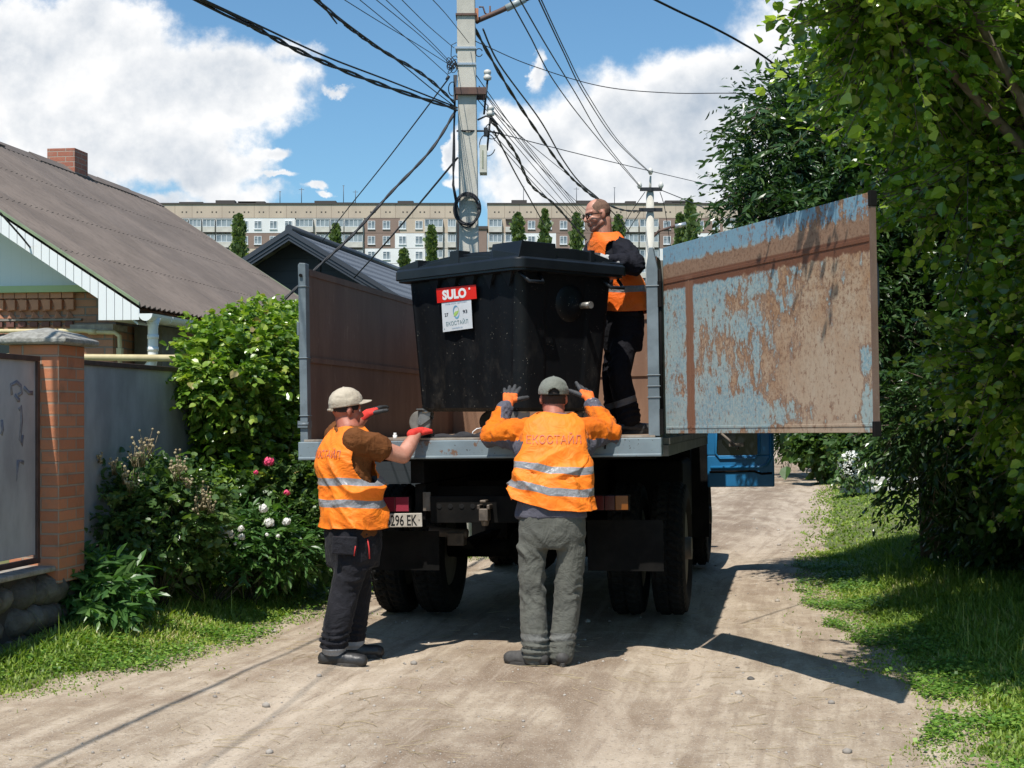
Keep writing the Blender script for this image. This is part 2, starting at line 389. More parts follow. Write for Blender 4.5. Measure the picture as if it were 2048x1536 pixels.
def blob_pts(n, c, r, shell=.55):
    d = rng.normal(size=(n, 3)); d /= np.linalg.norm(d, axis=1, keepdims=True)
    k = (shell ** 3 + (1 - shell ** 3) * rng.random(n)) ** (1 / 3.)
    k *= 1 + .16 * fbm(d * 2.1 + np.array(c) * 1.7, 2)
    return np.array(c) + d * k[:, None] * np.array(r), d
def twig_leaves(starts, dirs, length, per, size, droop=.35, spread=.55):
    """twigs grow from starts; returns leaf positions, axes, sizes and the twig polylines"""
    n = len(starts); L = length * rng.uniform(.6, 1.3, n)
    d = dirs + rng.normal(scale=.45, size=(n, 3)); d /= np.linalg.norm(d, axis=1, keepdims=True)
    tt = np.linspace(.12, 1, per)[None, :] + rng.uniform(-.04, .04, (n, per))
    P_ = starts[:, None] + d[:, None] * (tt * L[:, None])[..., None]
    P_[..., 2] -= droop * (tt ** 2) * L[:, None]
    side = np.cross(d, [0, 0, 1.0]); side /= np.maximum(np.linalg.norm(side, axis=1, keepdims=True), .05)
    sg = np.where(np.arange(per) % 2 == 0, 1, -1)[None, :, None]
    ax = d[:, None] * .55 + side[:, None] * sg * spread + rng.normal(scale=.28, size=(n, per, 3)); ax[..., 2] -= droop * 1.1
    sz = size * rng.uniform(.45, 1.35, (n, per)) * np.repeat(rng.uniform(.75, 1.25, n), per).reshape(n, per)
    tws = [[starts[i], starts[i] + d[i] * L[i] * .5 - np.array([0, 0, droop * .25 * L[i]]), starts[i] + d[i] * L[i] - np.array([0, 0, droop * L[i]])] for i in range(n)]
    return P_.reshape(-1, 3), ax.reshape(-1, 3), sz.ravel(), tws, np.repeat(rng.random(n), per)
def tree(name, label, cat, base, trunk_top, r0, blobs, ntw, per, lsize, kind, lmat, tl_=.5, droop=.35, group=None, up=.6, twigs=.25, branches=None, shell=.5):
    base = Vector(base); T = thing(name, base, label, cat, group)
    tr = MB(); tt = Vector(trunk_top); mid = base.lerp(tt, .5) + Vector((rn(-.1, .1), rn(-.1, .1), 0))
    tr.tube([base - base + Vector((0, 0, -.15)), mid - base, tt - base], [r0 * 1.25, r0, r0 * .75], 9)
    tr.build('trunk', BARK, T)
    br = MB(); allp = []
    vol = np.array([b[3] * b[4] * b[5] for b in blobs]) ** .67; vol /= vol.sum()
    for b, w in zip(blobs, vol):
        c, r = np.array(b[:3], float), np.array(b[3:6], float)
        cv = Vector(c); st = mid.lerp(tt, rn(.2, 1)) - base; en = cv - base
        m1 = st.lerp(en, .5) + Vector((rn(-.15, .15), rn(-.15, .15), rn(.05, .3)))
        br.tube([st, m1, en], [r0 * .5, r0 * .32, r0 * .13], 6)
        for k in range(6):
            dd = Vector(rng.normal(size=3)).normalized(); e2 = en + Vector([dd[i] * r[i] * .85 for i in range(3)]); s2 = m1.lerp(en, rn(.2, 1))
            br.tube([s2, s2.lerp(e2, .5) + Vector((0, 0, .06)), e2], [r0 * .14, r0 * .09, r0 * .03], 5)
        n = max(8, int(ntw * w)); s, d = blob_pts(n, c, r, shell)
        lp = twig_leaves(s - d * tl_ * .3, d, tl_, per, lsize, droop); allp.append(lp)
        for tw in lp[3]:
            if random.random() < twigs: br.tube([Vector(q) - base for q in tw], [.006, .004, .002], 3)
    br.build('branches', TWIG if r0 < .1 else BARK, T)
    pos = np.concatenate([a[0] for a in allp]) - np.array(base); ax = np.concatenate([a[1] for a in allp]); sz = np.concatenate([a[2] for a in allp]); ex = np.concatenate([a[4] for a in allp])
    leafmesh('crown', pos, ax, sz, kind, lmat, T, up, ex)
    return T
def grass_patch(name, n, xs, ys, hgt, cond, label, width=.006, lean=.5, thr=None):
    x = rng.uniform(*xs, n); y = rng.uniform(*ys, n); k = cond(x, y); x, y = x[k], y[k]
    if thr is not None:
        q = fbm(np.stack([x * 2.2, y * 2.2, x * 0], -1), 3); k = rng.random(len(x)) < np.clip(.55 + q * thr, .08, 1); x, y = x[k], y[k]
    n = len(x); z = hraw(x, y) - .01
    hh = hgt(x, y) * rng.uniform(.45, 1.25, n); a = rng.uniform(0, 2 * np.pi, n); ln = hh * lean * rng.random(n)
    dx, dy = np.cos(a), np.sin(a); w = width * rng.uniform(.6, 1.5, n) * (1 + y / 14)
    b = np.stack([x, y, z], -1); sx = np.stack([-dy * w, dx * w, 0 * w], -1)
    m1 = b + np.stack([dx * ln * .3, dy * ln * .3, hh * .55], -1); tp = b + np.stack([dx * ln, dy * ln, hh * .95], -1)
    V = np.stack([b - sx, b + sx, m1 + sx * .8, m1 - sx * .8, tp], 1).reshape(-1, 3)
    o = np.arange(n)[:, None] * 5
    Fc = np.concatenate([o + np.array([[0, 1, 2]]), o + np.array([[0, 2, 3]]), o + np.array([[3, 2, 4]])])
    q = fbm(np.stack([x * .9, y * .9, x * 0 + 3], -1), 2)
    tint = np.clip(rng.random(n) * .75 + .12 + q * .2, 0, 1)
    ob = link(name, npmesh(name, V, Fc, False, {'tint': np.repeat(tint, 5)}), G_MAT)
    return tag(ob, label, 'grass', kind='stuff')
def left_c(x, y):
    e = ledge(y) + .10 * fbm(np.stack([y * 2.2, y * 0, y * 0], -1), 4) + .08; return (x < e) & (rng.random(len(x)) < np.clip((e - x) * 3.4 + .22, 0, 1))
def right_c(x, y):
    e = redge(y) + .10 * fbm(np.stack([y * 2.2 + 50, y * 0, y * 0], -1), 4) - .12; return (x > e) & (rng.random(len(x)) < np.clip((x - e) * 3.4 + .22, 0, 1))
fenceX = lambda y: -2.93 + .162 * (y - 9.6)
grass_patch('left_verge_grass', 150000, (-3.7, .4), (6.2, 16.5), lambda x, y: .028 + .075 * sstep(ledge(y) - x, .1, 1.2) , lambda x, y: left_c(x, y) & (x > fenceX(y) + .02), 'bright green grass strip between the dirt road and the fence', .0042, 1.1)
grass_patch('far_grass', 160000, (-1, 14), (16, 62), lambda x, y: .045 + x * 0, lambda x, y: ((x < ledge(y)) | right_c(x, y)) & (x < redge(y) + 6) & (x > ledge(y) - 3), 'yellow green grass beside the road beyond the truck', .006, 1.1)
grass_patch('right_verge_grass', 190000, (1.5, 5.8), (5.2, 16.5), lambda x, y: .03 + .10 * sstep(x - redge(y), .1, 1.1), right_c, 'lush green grass on the verge under the right hand trees', .0044, 1.1)
grass_patch('road_weeds', 7000, (-2.6, 2.6), (6, 14), lambda x, y: .035 + x * 0, lambda x, y: ((np.abs(x - ledge(y) - .12) < .32) | (np.abs(x - redge(y) + .12) < .25)) & (fbm(np.stack([x * 3, y * 3, x * 0], -1), 2) > .25), 'small weeds creeping onto the road edges', .004, 1.0)
grass_patch('tall_grass_stalks', 1500, (-3.2, 4.8), (6, 15), lambda x, y: .30 + x * 0, lambda x, y: ((x < ledge(y) - .45) & (x > fenceX(y) + .05)) | (x > redge(y) + .5), 'taller seeding grass stalks standing out of the verges', .0022, .7)
# straw and stones on the road
def scatter_straw():
    n = 900; V = []; Fc = []
    x = rng.uniform(-2.3, 2.1, n); y = 5.8 + 8 * rng.random(n) ** 1.4; k = fbm(np.stack([x * 1.3, y * 1.3, x * 0], -1), 3) > -.05; x, y = x[k], y[k]
    k = (x > ledge(y)) & (x < redge(y)); x, y = x[k], y[k]; mb = MB()
    for i in range(len(x)):
        a = rn(0, 6.3); l = rn(.02, .10); c = rn(-.6, .6)
        pts = []
        for t in (-1, -.3, .4, 1):
            qx = x[i] + math.cos(a + c * t * .4) * l * t; qy = y[i] + math.sin(a + c * t * .4) * l * t
            pts.append((qx, qy, hz(qx, qy) + .012))
        mb.tube(pts, rn(.0009, .0018), 3, 0, False)
    o = mb.build('dry_straw', [M('straw', (.55, .44, .26), (.30, .23, .13), 3, .8)]); tag(o, 'scattered bits of dry straw lying on the dirt road', 'straw', kind='stuff')
scatter_straw()
def clover(name, n, xs, ys, cond, label):
    x = rng.uniform(*xs, n); y = rng.uniform(*ys, n); k = cond(x, y); x, y = x[k], y[k]; q = fbm(np.stack([x * 2.6, y * 2.6, x * 0], -1), 3); k = rng.random(len(x)) < np.clip(.45 + q * 1.6, .03, 1); x, y = x[k], y[k]; n = len(x)
    pos = np.stack([x, y, hraw(x, y) + rng.uniform(.0, .055, n)], -1); ax = rng.normal(size=(n, 3)); ax[:, 2] *= .25
    o = leafmesh(name, pos, ax, rng.uniform(.014, .034, n), 'tri', CLO, None, .85); tag(o, label, 'ground cover', kind='stuff')
CLO = leafmat('clover_leaf', [(0, (.07, .16, .025)), (.6, (.14, .27, .04)), (1, (.27, .40, .07))], .5, .3)
clover('clover_left', 90000, (-3.6, -.6), (6.2, 14.5), lambda x, y: (x < ledge(y) - .04 + .10 * fbm(np.stack([y * 2.2, y * 0, y * 0], -1), 4)) & (x > fenceX(y) + .05), 'low clover and weeds among the grass of the left verge')
clover('clover_right', 150000, (1.7, 4.4), (5.4, 15), lambda x, y: (x > redge(y) - .06 + .10 * fbm(np.stack([y * 2.2 + 50, y * 0, y * 0], -1), 4)), 'low clover and weeds among the grass of the right verge')
def rock_mesh(seed, n=10, rough=.25):
    b = MB(); b.ball((0, 0, 0), 1, n); me = b.mesh(); V = getv(me); k = fbm(V * 1.3 + seed * 7.7, 3); V *= (1 + rough * k)[:, None]; V[:, 2] *= .62; return V, [tuple(f.vertices) for f in me.polygons]
def scatter_stones():
    Vr = [rock_mesh(i, 6) for i in range(4)]; mb = MB(); n = 700
    for i in range(n):
        y = 5.8 + 16 * random.random() ** 1.3; x = rn(float(ledge(y)) - .05, float(redge(y)) + .05)
        s = rn(.004, .011) * (1 + (random.random() < .05) * 1.6); V, Fc = Vr[i % 4]; a = rn(0, 6)
        Rm = np.array([[math.cos(a), -math.sin(a), 0], [math.sin(a), math.cos(a), 0], [0, 0, 1]])
        mb.add(V @ Rm.T * s + np.array([x, y, hz(x, y) + s * .3 + .006]), Fc, 0, True)
    o = mb.build('road_gravel', [M('pebble', (.26, .23, .20), (.5, .45, .39), .9, .9)]); tag(o, 'loose grey and tan gravel scattered over the dirt road', 'gravel', kind='stuff')
scatter_stones()
for (u, v, s, l) in ((1502, 1357, .022, 'small dark stone on the road between the truck and the right verge'), (1475, 1333, .014, 'smaller dark stone beside the shadow of the tailgate')):
    Y0 = CZ * F / (v - HY); X0 = (u - 1024) / F * Y0; V, Fc = rock_mesh(u, 12); mb = MB().add(V * s, Fc, 0, True)
    o = mb.build('stone', [M('dark_stone', (.07, .065, .06), (.12, .11, .10), 5, .8)]); o.location = (X0, Y0, hz(X0, Y0) + s * .4); tag(o, l, 'stone')
# ------------------------------------------------------------------ truck
TY, TX0, TY0, TROLL = R(10.97), -.2037, 9.55, R(.9)
CT, ST = math.cos(TY), math.sin(TY)
def tl(u, v, s):
    """pixel -> truck frame point on the plane s metres ahead of the tail"""
    dx = (u - 1024) / F; rx, ry = -TX0, -TY0
    k = (s - (rx * ST + ry * CT)) / (dx * ST + CT)
    wx, wy, wz = dx * k - TX0, k - TY0, CZ + (HY - v) / F * k
    lx = wx * CT - wy * ST; return lx, wz - lx * math.tan(TROLL)
paint_grey = M('grey_blue_paint', (.165, .20, .22), (.11, .135, .15), 5, .5, bmp=.25, bscale=30, bdist=.003)
def chipped():
    m, t, b = newmat('chipped_grey_paint'); p = t.coord()
    n = t.noise(p, 9, 9, .7); c = t.mix(t.ramp(t.noise(p, 3, 4), .4, .6), (.19, .24, .265), (.15, .185, .205))
    c = t.mix(t.ramp(n, .60, .645), c, (.16, .085, .05)); c = t.mix(t.ramp(t.noise(p, 55, 3), .66, .7), c, (.05, .045, .04))
    t.put(b.inputs['Base Color'], c); b.inputs['Roughness'].default_value = .5; bump(t, b, n, .4, .004); return m
paint_chip = chipped()
def rusty(name, c1, c2, c3, st=(1, 1, .25)):
    m, t, b = newmat(name); p = t.coord(); q = t.scalev(p, st)
    c = t.mix(t.ramp(t.noise(q, 5, 7, .65), .35, .65), c1, c2); c = t.mix(t.ramp(t.noise(q, 16, 6, .7), .6, .72), c, c3)
    t.put(b.inputs['Base Color'], c); b.inputs['Roughness'].default_value = .62; b.inputs['Specular IOR Level'].default_value = .35
    bump(t, b, t.noise(p, 30, 6, .7), .35, .004); return m
RUST_D = rusty('rusted_brown_steel', (.115, .064, .045), (.16, .095, .068), (.24, .165, .115))
RUST_L = rusty('rusted_orange_steel', (.26, .15, .095), (.19, .105, .065), (.33, .24, .18))
BLACKM = M('dirty_black_chassis', (.005, .005, .005), (.011, .010, .009), 6, .75, bmp=.3, spec=.1)
RUBBER = M('tyre_rubber', (.009, .0088, .0085), (.018, .0165, .015), 4, .85, bmp=.25, bscale=50, spec=.15)
RIM = M('tan_wheel_rim', (.10, .08, .06), (.06, .046, .036), 6, .6)
BLUE = M('blue_cab_paint', (.020, .17, .38), (.016, .14, .31), 3, .38, spec=.4)
GLASS_D = M('dark_window_glass', (.01, .012, .014), rough=.06)
truck = thing('truck', (TX0, TY0, 0), 'old flatbed lorry with rusty high sided bed and open blue cab door, seen from behind', 'truck', rot=(0, -TROLL, -TY))
W, FZ, HB, LB = 1.17, 1.385, 2.555, 4.17
m = MB().box(-W, W, .0, LB, FZ - .05, FZ)
m.build('bed_floor', rusty('dusty_bed_floor', (.30, .22, .15), (.22, .15, .10), (.42, .34, .25), (1, 1, 1)), truck)
m = MB(); m.box(-W - .02, W + .02, -.05, .05, 1.268, FZ - .004); m.box(-W - .02, W + .02, -.056, -.02, 1.262, 1.282)
m.build('tail_beam', paint_chip, truck, .006)
m = MB().box(-W + .02, W - .02, -.045, .03, FZ - .002, FZ + .012); m.build('sill_strip', M('worn_bare_steel', (.42, .37, .31), (.28, .21, .16), 9, .5, .3), truck)
# left wall with a seam and ribs
def sidewall(sg, name):
    m = MB(); x0 = sg * W; x1 = sg * (W - .035); a, b = min(x0, x1), max(x0, x1)
    m.box(a, b, .05, LB, FZ, HB - .03)
    for zz in (FZ + .52,):
        xx = x1 - sg * .012
        m.box(min(x1, xx), max(x1, xx), .05, LB - .02, zz, zz + .035)
    xx = x1 - sg * .006
    m.box(min(x1, xx), max(x1, xx), .06, LB - .02, HB - .075, HB - .045)
    o = m.build(name, RUST_D, truck)
    e = MB(); y = .3
    while y < LB:
        xo = sg * (W + .014); e.box(min(x0, xo), max(x0, xo), y, y + .05, 1.27, HB - .03); y += .55
    e.box(min(x0, sg * (W + .05)), max(x0, sg * (W + .05)), .1, LB, 1.26, 1.33)
    y = .12
    while y < LB - .1:                                    # ribbed lower skirt
        e.box(min(x0, sg * (W + .058)), max(x0, sg * (W + .058)), y, y + .02, 1.335, 1.375); y += .05
    e.build('rib_frame', M('dusty_olive_grey', (.20, .19, .165), (.13, .12, .10), 5, .8), o)
sidewall(-1, 'side_wall'); sidewall(1, 'side_wall')
m = MB().box(-W, W, LB, LB + .04, FZ - .1, 2.455); m.box(-W + .04, W - .04, LB - .014, LB, FZ + .50, FZ + .53); m.box(-W, W, LB - .02, LB, 2.40, 2.45)
m.build('front_wall', RUST_L, truck)
for sg in (-1, 1):
    m = MB(); w = .052 if sg < 0 else .074; x0 = sg * (W + .012); x1 = sg * (W + .012 - w); a, b = min(x0, x1), max(x0, x1)
    z1 = HB; lip = [(a, 1.262), (b, 1.262), (b, z1), (a + .01, z1 + .004), (a, z1 - .01)] if sg < 0 else [(a, 1.39), (b - .002, 1.39), (b - .002, z1 - .12), (b - .03, z1 + .02), (a + .02, z1 + .02), (a, z1 - .10)]
    m.prism(lip, -.025, .05)
    for zz in ((1.55, 1.93, 2.40) if sg < 0 else (1.63, 1.70, 1.77, 2.33)):
        m.box(a - .006, b + .006, -.032, .055, zz, zz + .007)
    o = m.build('corner_post', paint_grey, truck, .004)
    if sg < 0:
        h = MB(); h.box(a - .012, b + .004, -.04, .05, 1.475, 1.52); h.cyl((a - .01, -.03, 1.497), (b + .01, -.03, 1.497), .014, n=10)
        MB().cyl((b - .03, -.028, 2.475), (b - .03, -.04, 2.475), .011, n=10).build('bolt_hole', BLACKM, o)
        h.build('hinge_lug', [paint_grey, BLACKM], o)
        h = MB().box(a - .012, a + .004, -.03, .03, 2.08, 2.17); h.build('hinge_lug', paint_grey, o, .003)
    else:
        h = MB()
        h.tube([(b + .010, -.005, 1.42), (b + .010, -.005, 2.44)], .011, 8); h.box(b - .004, b + .02, -.03, .02, 1.40, 1.56); h.box(b - .004, b + .02, -.03, .02, 2.20, 2.36)
        h.build('hinge_lug', BLACKM, o)
# hook loop on the tail beam
x, z = tl(1213, 888, -.05); m = MB(); m.tube([(x - .02, -.055, z + .03), (x, -.075, z + .055), (x + .02, -.065, z + .03), (x + .012, -.06, z - .03)], .006, 8); m.build('hook', BLACKM, truck)

# the swung-open tailgate
def mat_gate():
    m, t, b = newmat('flaking_blue_paint_over_rust'); p = t.coord(); x, y, z = t.sep(p)[:]
    n1 = t.noise(p, 3.1, 14, .74, .3); n2 = t.noise(t.scalev(p, (1, 1, .42)), 11, 12, .76); n3 = t.noise(p, 46, 8, .75)
    lr = t.math('MULTIPLY', t.ramp(x, .9, 1.9), t.ramp(z, .78, .2))             # bare primer towards the low outer corner
    bias = t.math('ADD', t.ramp(x, .3, 2.0, .034, -.045), t.math('MULTIPLY', lr, -.10))
    low = t.math('MULTIPLY', t.ramp(z, .26, .12), t.ramp(z, .0, .07)); bias = t.math('ADD', bias, t.math('MULTIPLY', low, .10))
    edge = t.math('MULTIPLY', t.ramp(x, 2.08, 2.17), t.ramp(z, .55, .3)); bias = t.math('ADD', bias, t.math('MULTIPLY', edge, .16))
    topb = t.ramp(z, 1.03, 1.08); bias = t.math('ADD', bias, t.math('MULTIPLY', topb, .035))
    f = t.math('ADD', t.math('ADD', t.math('MULTIPLY', n1, .45), t.math('MULTIPLY', n2, .43)), t.math('ADD', bias, t.math('MULTIPLY', n3, .12)))
    blue = t.ramp(f, .485, .520)
    bc = t.mix(t.ramp(t.noise(p, 3, 6), .40, .62), (.265, .35, .345), (.17, .285, .33)); bc = t.mix(t.ramp(n3, .40, .62), bc, (.34, .38, .355)); bc = t.mix(t.math('MULTIPLY', topb, .7), bc, (.13, .27, .38))
    tan = t.mix(t.ramp(t.noise(p, 3.2, 9, .72), .40, .60), (.41, .30, .205), (.34, .20, .11)); tan = t.mix(t.ramp(n3, .48, .62), tan, (.21, .12, .07)); tan = t.mix(t.ramp(n2, .50, .60, 0, .7), tan, (.43, .355, .27))
    tan = t.mix(t.math('MULTIPLY', lr, .8), tan, (.41, .315, .23))
    c = t.mix(blue, tan, bc)
    ring = t.math('MULTIPLY', t.ramp(f, .455, .485), t.ramp(f, .520, .495)); c = t.mix(t.math('MULTIPLY', ring, .6), c, (.19, .09, .05))
    spk = t.ramp(t.noise(t.scalev(p, (1, 1, .6)), 34, 9, .78), .535, .60); c = t.mix(t.math('MULTIPLY', spk, .8), c, (.17, .085, .05))
    wz = t.math('ADD', z, t.math('MULTIPLY', t.math('SUBTRACT', n2, .5), .11))
    band = t.math('MULTIPLY', t.ramp(wz, .885, .90), t.ramp(wz, 1.06, 1.045)); bandc = t.mix(t.ramp(t.math('ADD', z, 0.0), .965, .975), (.155, .062, .032), (.27, .165, .105)); bandc = t.mix(t.ramp(n3, .45, .7), bandc, (.13, .06, .035))
    c = t.mix(band, c, bandc)
    wx = t.math('ADD', x, t.math('MULTIPLY', t.math('SUBTRACT', n2, .5), .10)); vb = t.math('MULTIPLY', t.ramp(wx, .285, .30), t.ramp(wx, .40, .385)); vb = t.math('MULTIPLY', vb, t.ramp(z, 1.0, .9))
    c = t.mix(vb, c, (.20, .095, .055))
    drip = t.noise(t.scalev(p, (14, 1, 1.1)), 3, 5, .6); c = t.mix(t.math('MULTIPLY', t.ramp(drip, .60, .72), .35), c, (.17, .09, .05))
    t.put(b.inputs['Base Color'], c); b.inputs['Roughness'].default_value = .62; b.inputs['Specular IOR Level'].default_value = .3
    bump(t, b, t.math('ADD', blue, t.math('MULTIPLY', n3, .6)), .45, .004); return m
GATE = mat_gate()
gd = Vector((1.239, -1.98, 0)).normalized(); ga = math.atan2(gd.y, gd.x)
GL = 2.225
gate = MB(); hgt0, hgt1 = 1.165, 1.175
gate.prism([(0, 0), (GL, 0), (GL, hgt1), (0, hgt0)], -.0, .018)
gate.box(.012, GL - .01, -.004, 0, .935, .955); gate.box(.33, .345, -.003, 0, .02, .93); gate.box(.012, GL - .01, -.003, 0, .03, .045)
g = gate.build('tailgate', GATE, truck, .002, 1)
g.location = (W + .045, -.005, 1.405); g.rotation_euler = (0, R(-.3), ga)
m = MB(); m.box(GL - .0, GL + .016, -.005, .024, -.01, hgt1); m.build('edge_channel', rusty('rusted_grey_edge', (.18, .12, .09), (.13, .08, .055), (.25, .2, .17)), g)
for za, zb in ((hgt1 - .07, hgt1 + .006), (-.02, .055)): MB().box(GL - .002, GL + .020, -.010, .030, za, zb).build('corner_cap', BLACKM, g, .003)
m = MB(); m.tube([(GL - .06, .035, .60), (GL - .06, .07, .61), (GL - .06, .075, .64), (GL - .06, .075, .80), (GL - .06, .07, .83), (GL - .06, .035, .84)], .012, 8)
m.build('handle', M('steel_bar', (.07, .07, .07), rough=.5, metal=.3), g)

# chassis, rear furniture
m = MB()
for sx in (-.42, .42): m.box(sx - .035, sx + .035, .15, 7.9, .86, 1.09)
for yy in (.5, 1.4, 2.7, 3.8): m.box(-.42, .42, yy, yy + .08, .88, 1.06)
for yy in np.arange(.06, LB, .45): m.box(-W + .03, W - .03, yy, yy + .06, 1.245, 1.333)
for sx in (-.42, .42): m.box(sx - .045, sx + .045, .08, LB, 1.10, 1.245)
m.build('chassis_frame', BLACKM, truck)
m = MB(); x0, z0 = tl(868, 1045, .14); x1, z1 = tl(1175, 990, .14); m.box(x0, x1, .10, .20, z0, z1)
for k in range(4): m.cyl((x0 + .06 + k * .075, .10, (z0 + z1) / 2 + .02), (x0 + .06 + k * .075, .094, (z0 + z1) / 2 + .02), .017, n=12, mi=1)
m.build('rear_crossmember', [M('dusty_dark_steel', (.006, .0058, .0055), (.011, .010, .009), 7, .75, spec=.08), M('hole_black', (.003, .003, .003), rough=1)], truck, .004)
m = MB(); x, z = tl(974, 1018, .05)
m.box(x - .03, x + .03, .0, .1, z - .075, z + .005); m.box(x - .042, x - .022, .0, .1, z + .0, z + .03); m.box(x + .022, x + .042, .0, .1, z + .0, z + .03); m.box(x - .02, x + .02, -.01, .08, z + .045, z + .06); m.cyl((x, .05, z - .11), (x, .05, z - .075), .02, .03, 10)
m.build('tow_hitch', M('worn_steel', (.17, .135, .105), (.07, .056, .045), 14, .5, .4), truck, .005)
for (u0, u1, v0, v1) in ((715, 881, 1062, 1140), (1178, 1330, 1040, 1142)):
    s = .32; a, zb = tl(u0, v1, s); b, zt = tl(u1, v0, s); m = MB(); n = 14
    pts = [(a + (b - a) * i / n, s + .003 * math.sin(i * .9)) for i in range(n + 1)]
    poly = pts + [(p[0], p[1] + .012) for p in reversed(pts)]
    m.prism(poly, zb, zt, 'z'); m.build('mudguard_panel', M('black_mud_flap', (.007, .0068, .0065), (.013, .012, .011), 4, .8, bmp=.3, bscale=8, bdist=.01, spec=.08), truck)
def lamp(u0, u1, v0, v1, cols, name='tail_light'):
    s = .12; a, zb = tl(u0, v1, s); b, zt = tl(u1, v0, s); m = MB(); m.box(a - .006, b + .006, s, s + .05, zb - .006, zt + .006, 0); mats = [BLACKM]; N = sum(c[0] for c in cols); x = a
    for w, c in cols:
        x2 = x + (b - a) * w / N; mats.append(M('lens', c, rough=.25)); m.box(x + .002, x2 - .002, s - .012, s, zb, zt, len(mats) - 1); x = x2
    m.build(name, mats, truck, .003)
lamp(735, 823, 994, 1023, [(1, (.14, .012, .022)), (1, (.16, .015, .03)), (.9, (.30, .035, .06))])
lamp(1178, 1262, 991, 1020, [(1, (.07, .006, .006)), (.6, (.055, .005, .005)), (.75, (.20, .06, .005))])
m = MB(); a, zb = tl(851, 1022, .13); b, zt = tl(866, 984, .13); m.box(a, b, .12, .14, zb, zt); m.build('bracket', M('pale_bracket', (.17, .14, .11), (.1, .08, .06), 12, .6), truck, .003)
# licence plate
s = .10; a, zb = tl(716, 1055, s); b, zt = tl(848, 1027, s); pl = MB(); pl.box(-(b - a) / 2, (b - a) / 2, 0, .008, -(zt - zb) / 2, (zt - zb) / 2)
plate = pl.build('number_plate', M('plate_white', (.52, .48, .42), (.42, .38, .32), 9, .5), truck, .004); plate.location = ((a + b) / 2, s, (zb + zt) / 2); plate.rotation_euler = (0, R(-.8), 0)
blk = M('plate_black', (.01, .01, .01), rough=.5)
rotx = Matrix.Rotation(R(90), 4, 'X')
text_obj('AX 5296 EK', .098, blk, plate, Matrix.Translation((.190, -.0015, -.034)) @ rotx, 'plate_lettering', align='RIGHT', bold=.0012, xs=.62)
MB().cyl((.205, 0, .0), (.205, -.002, 0), .004, n=10).build('plate_screw', blk, plate)
# axles and wheels
m = MB(); ys = 2.0
m.cyl((-.9, ys, .51), (.9, ys, .51), .07); m.ball((0, ys, .52), .2, 14); m.cyl((0, ys, .55), (0, 5.0, .9), .045)
m.cyl((-.9, 5.8, .5), (.9, 5.8, .5), .05)
for sx in (-.42, .42):
    for k in range(4): m.box(sx - .04, sx + .04, ys - .6 + k * .06, ys + .6 - k * .06, .60 - k * .02, .617 - k * .02)
m.build('axle', BLACKM, truck)
x0, z0 = tl(895, 1062, .9)
m = MB(); m.cyl((x0 - .12, .9, z0), (x0 + .16, .9, z0 - .02), .035, n=10); m.box(x0 + .02, x0 + .14, .85, .95, z0 - .1, z0 - .01); m.build('brake_valve', M('dusty_alloy', (.10, .08, .065), (.05, .04, .034), 12, .6), truck, .006)
m = MB(); m.box(-.36, -.18, 2.7, 3.4, .42, .85); m.cyl((.3, 2.6, .62), (.3, 3.6, .62), .16); m.build('air_tank', BLACKM, truck, .02)
def tyre(x_out, y, sg, name='wheel', w=.26, r=.51, rough=False):
    nu, nv = 180, 27; U, Vv = np.meshgrid(np.arange(nu) / nu * 2 * np.pi, np.linspace(0, 1, nv), indexing='ij')
    prof_x = np.interp(Vv, [0, .12, .22, .28, .72, .78, .88, 1], [.06, .0, .015, .04, w - .04, w - .015, w, w - .06])
    prof_r = np.interp(Vv, [0, .12, .22, .28, .72, .78, .88, 1], [r - .22, r - .12, r - .03, r - .006, r - .006, r - .03, r - .12, r - .22])
    tread = ((Vv > .2) & (Vv < .8)); lug = 44 if not rough else 30
    pat = np.where(np.sin(U * lug + np.where(Vv > .5, 1, -1) * 2.5 * (Vv - .5) * 6) > -.35, 1, 0) * (np.abs(np.sin((Vv - .5) * 14)) > .22)
    rr = prof_r - np.where(tread, (1 - pat) * (.016 if not rough else .03), 0)
    V = np.stack([-prof_x * sg, np.sin(U) * rr, np.cos(U) * rr], -1).reshape(-1, 3)
    Fc = grid_faces(nu, nv, True); Fc = Fc if sg > 0 else Fc[:, ::-1]
    wh = bpy.data.objects.new(name, None); COL.objects.link(wh); wh.parent = truck; wh.location = (x_out, y, r); wh.empty_display_size = .1
    link('tyre', npmesh('tyre', V, Fc, False), RUBBER, wh)
    b = MB(); b.lathe([(.03, r - .215), (.035, r - .235), (.07, r - .25), (.09, .20), (.055, .12), (.05, .0)], (0, 0, 0), (-sg, 0, 0), 32); b.lathe([(w - .06, r - .22), (w - .1, r - .25), (w - .1, .05)], (0, 0, 0), (-sg, 0, 0), 28)
    for k in range(10): a = k / 10 * 6.283; b.cyl((-sg * .06, .15 * math.cos(a), .15 * math.sin(a)), (-sg * .03, .15 * math.cos(a), .15 * math.sin(a)), .013, n=6)
    b.cyl((-sg * .12, 0, 0), (sg * .02, 0, 0), .085, n=14); b.build('rim', RIM, wh)
for sg in (-1, 1):
    tyre(sg * 1.20, ys, sg); tyre(sg * .875, ys, sg); tyre(sg * 1.13, 5.8, sg, rough=True)
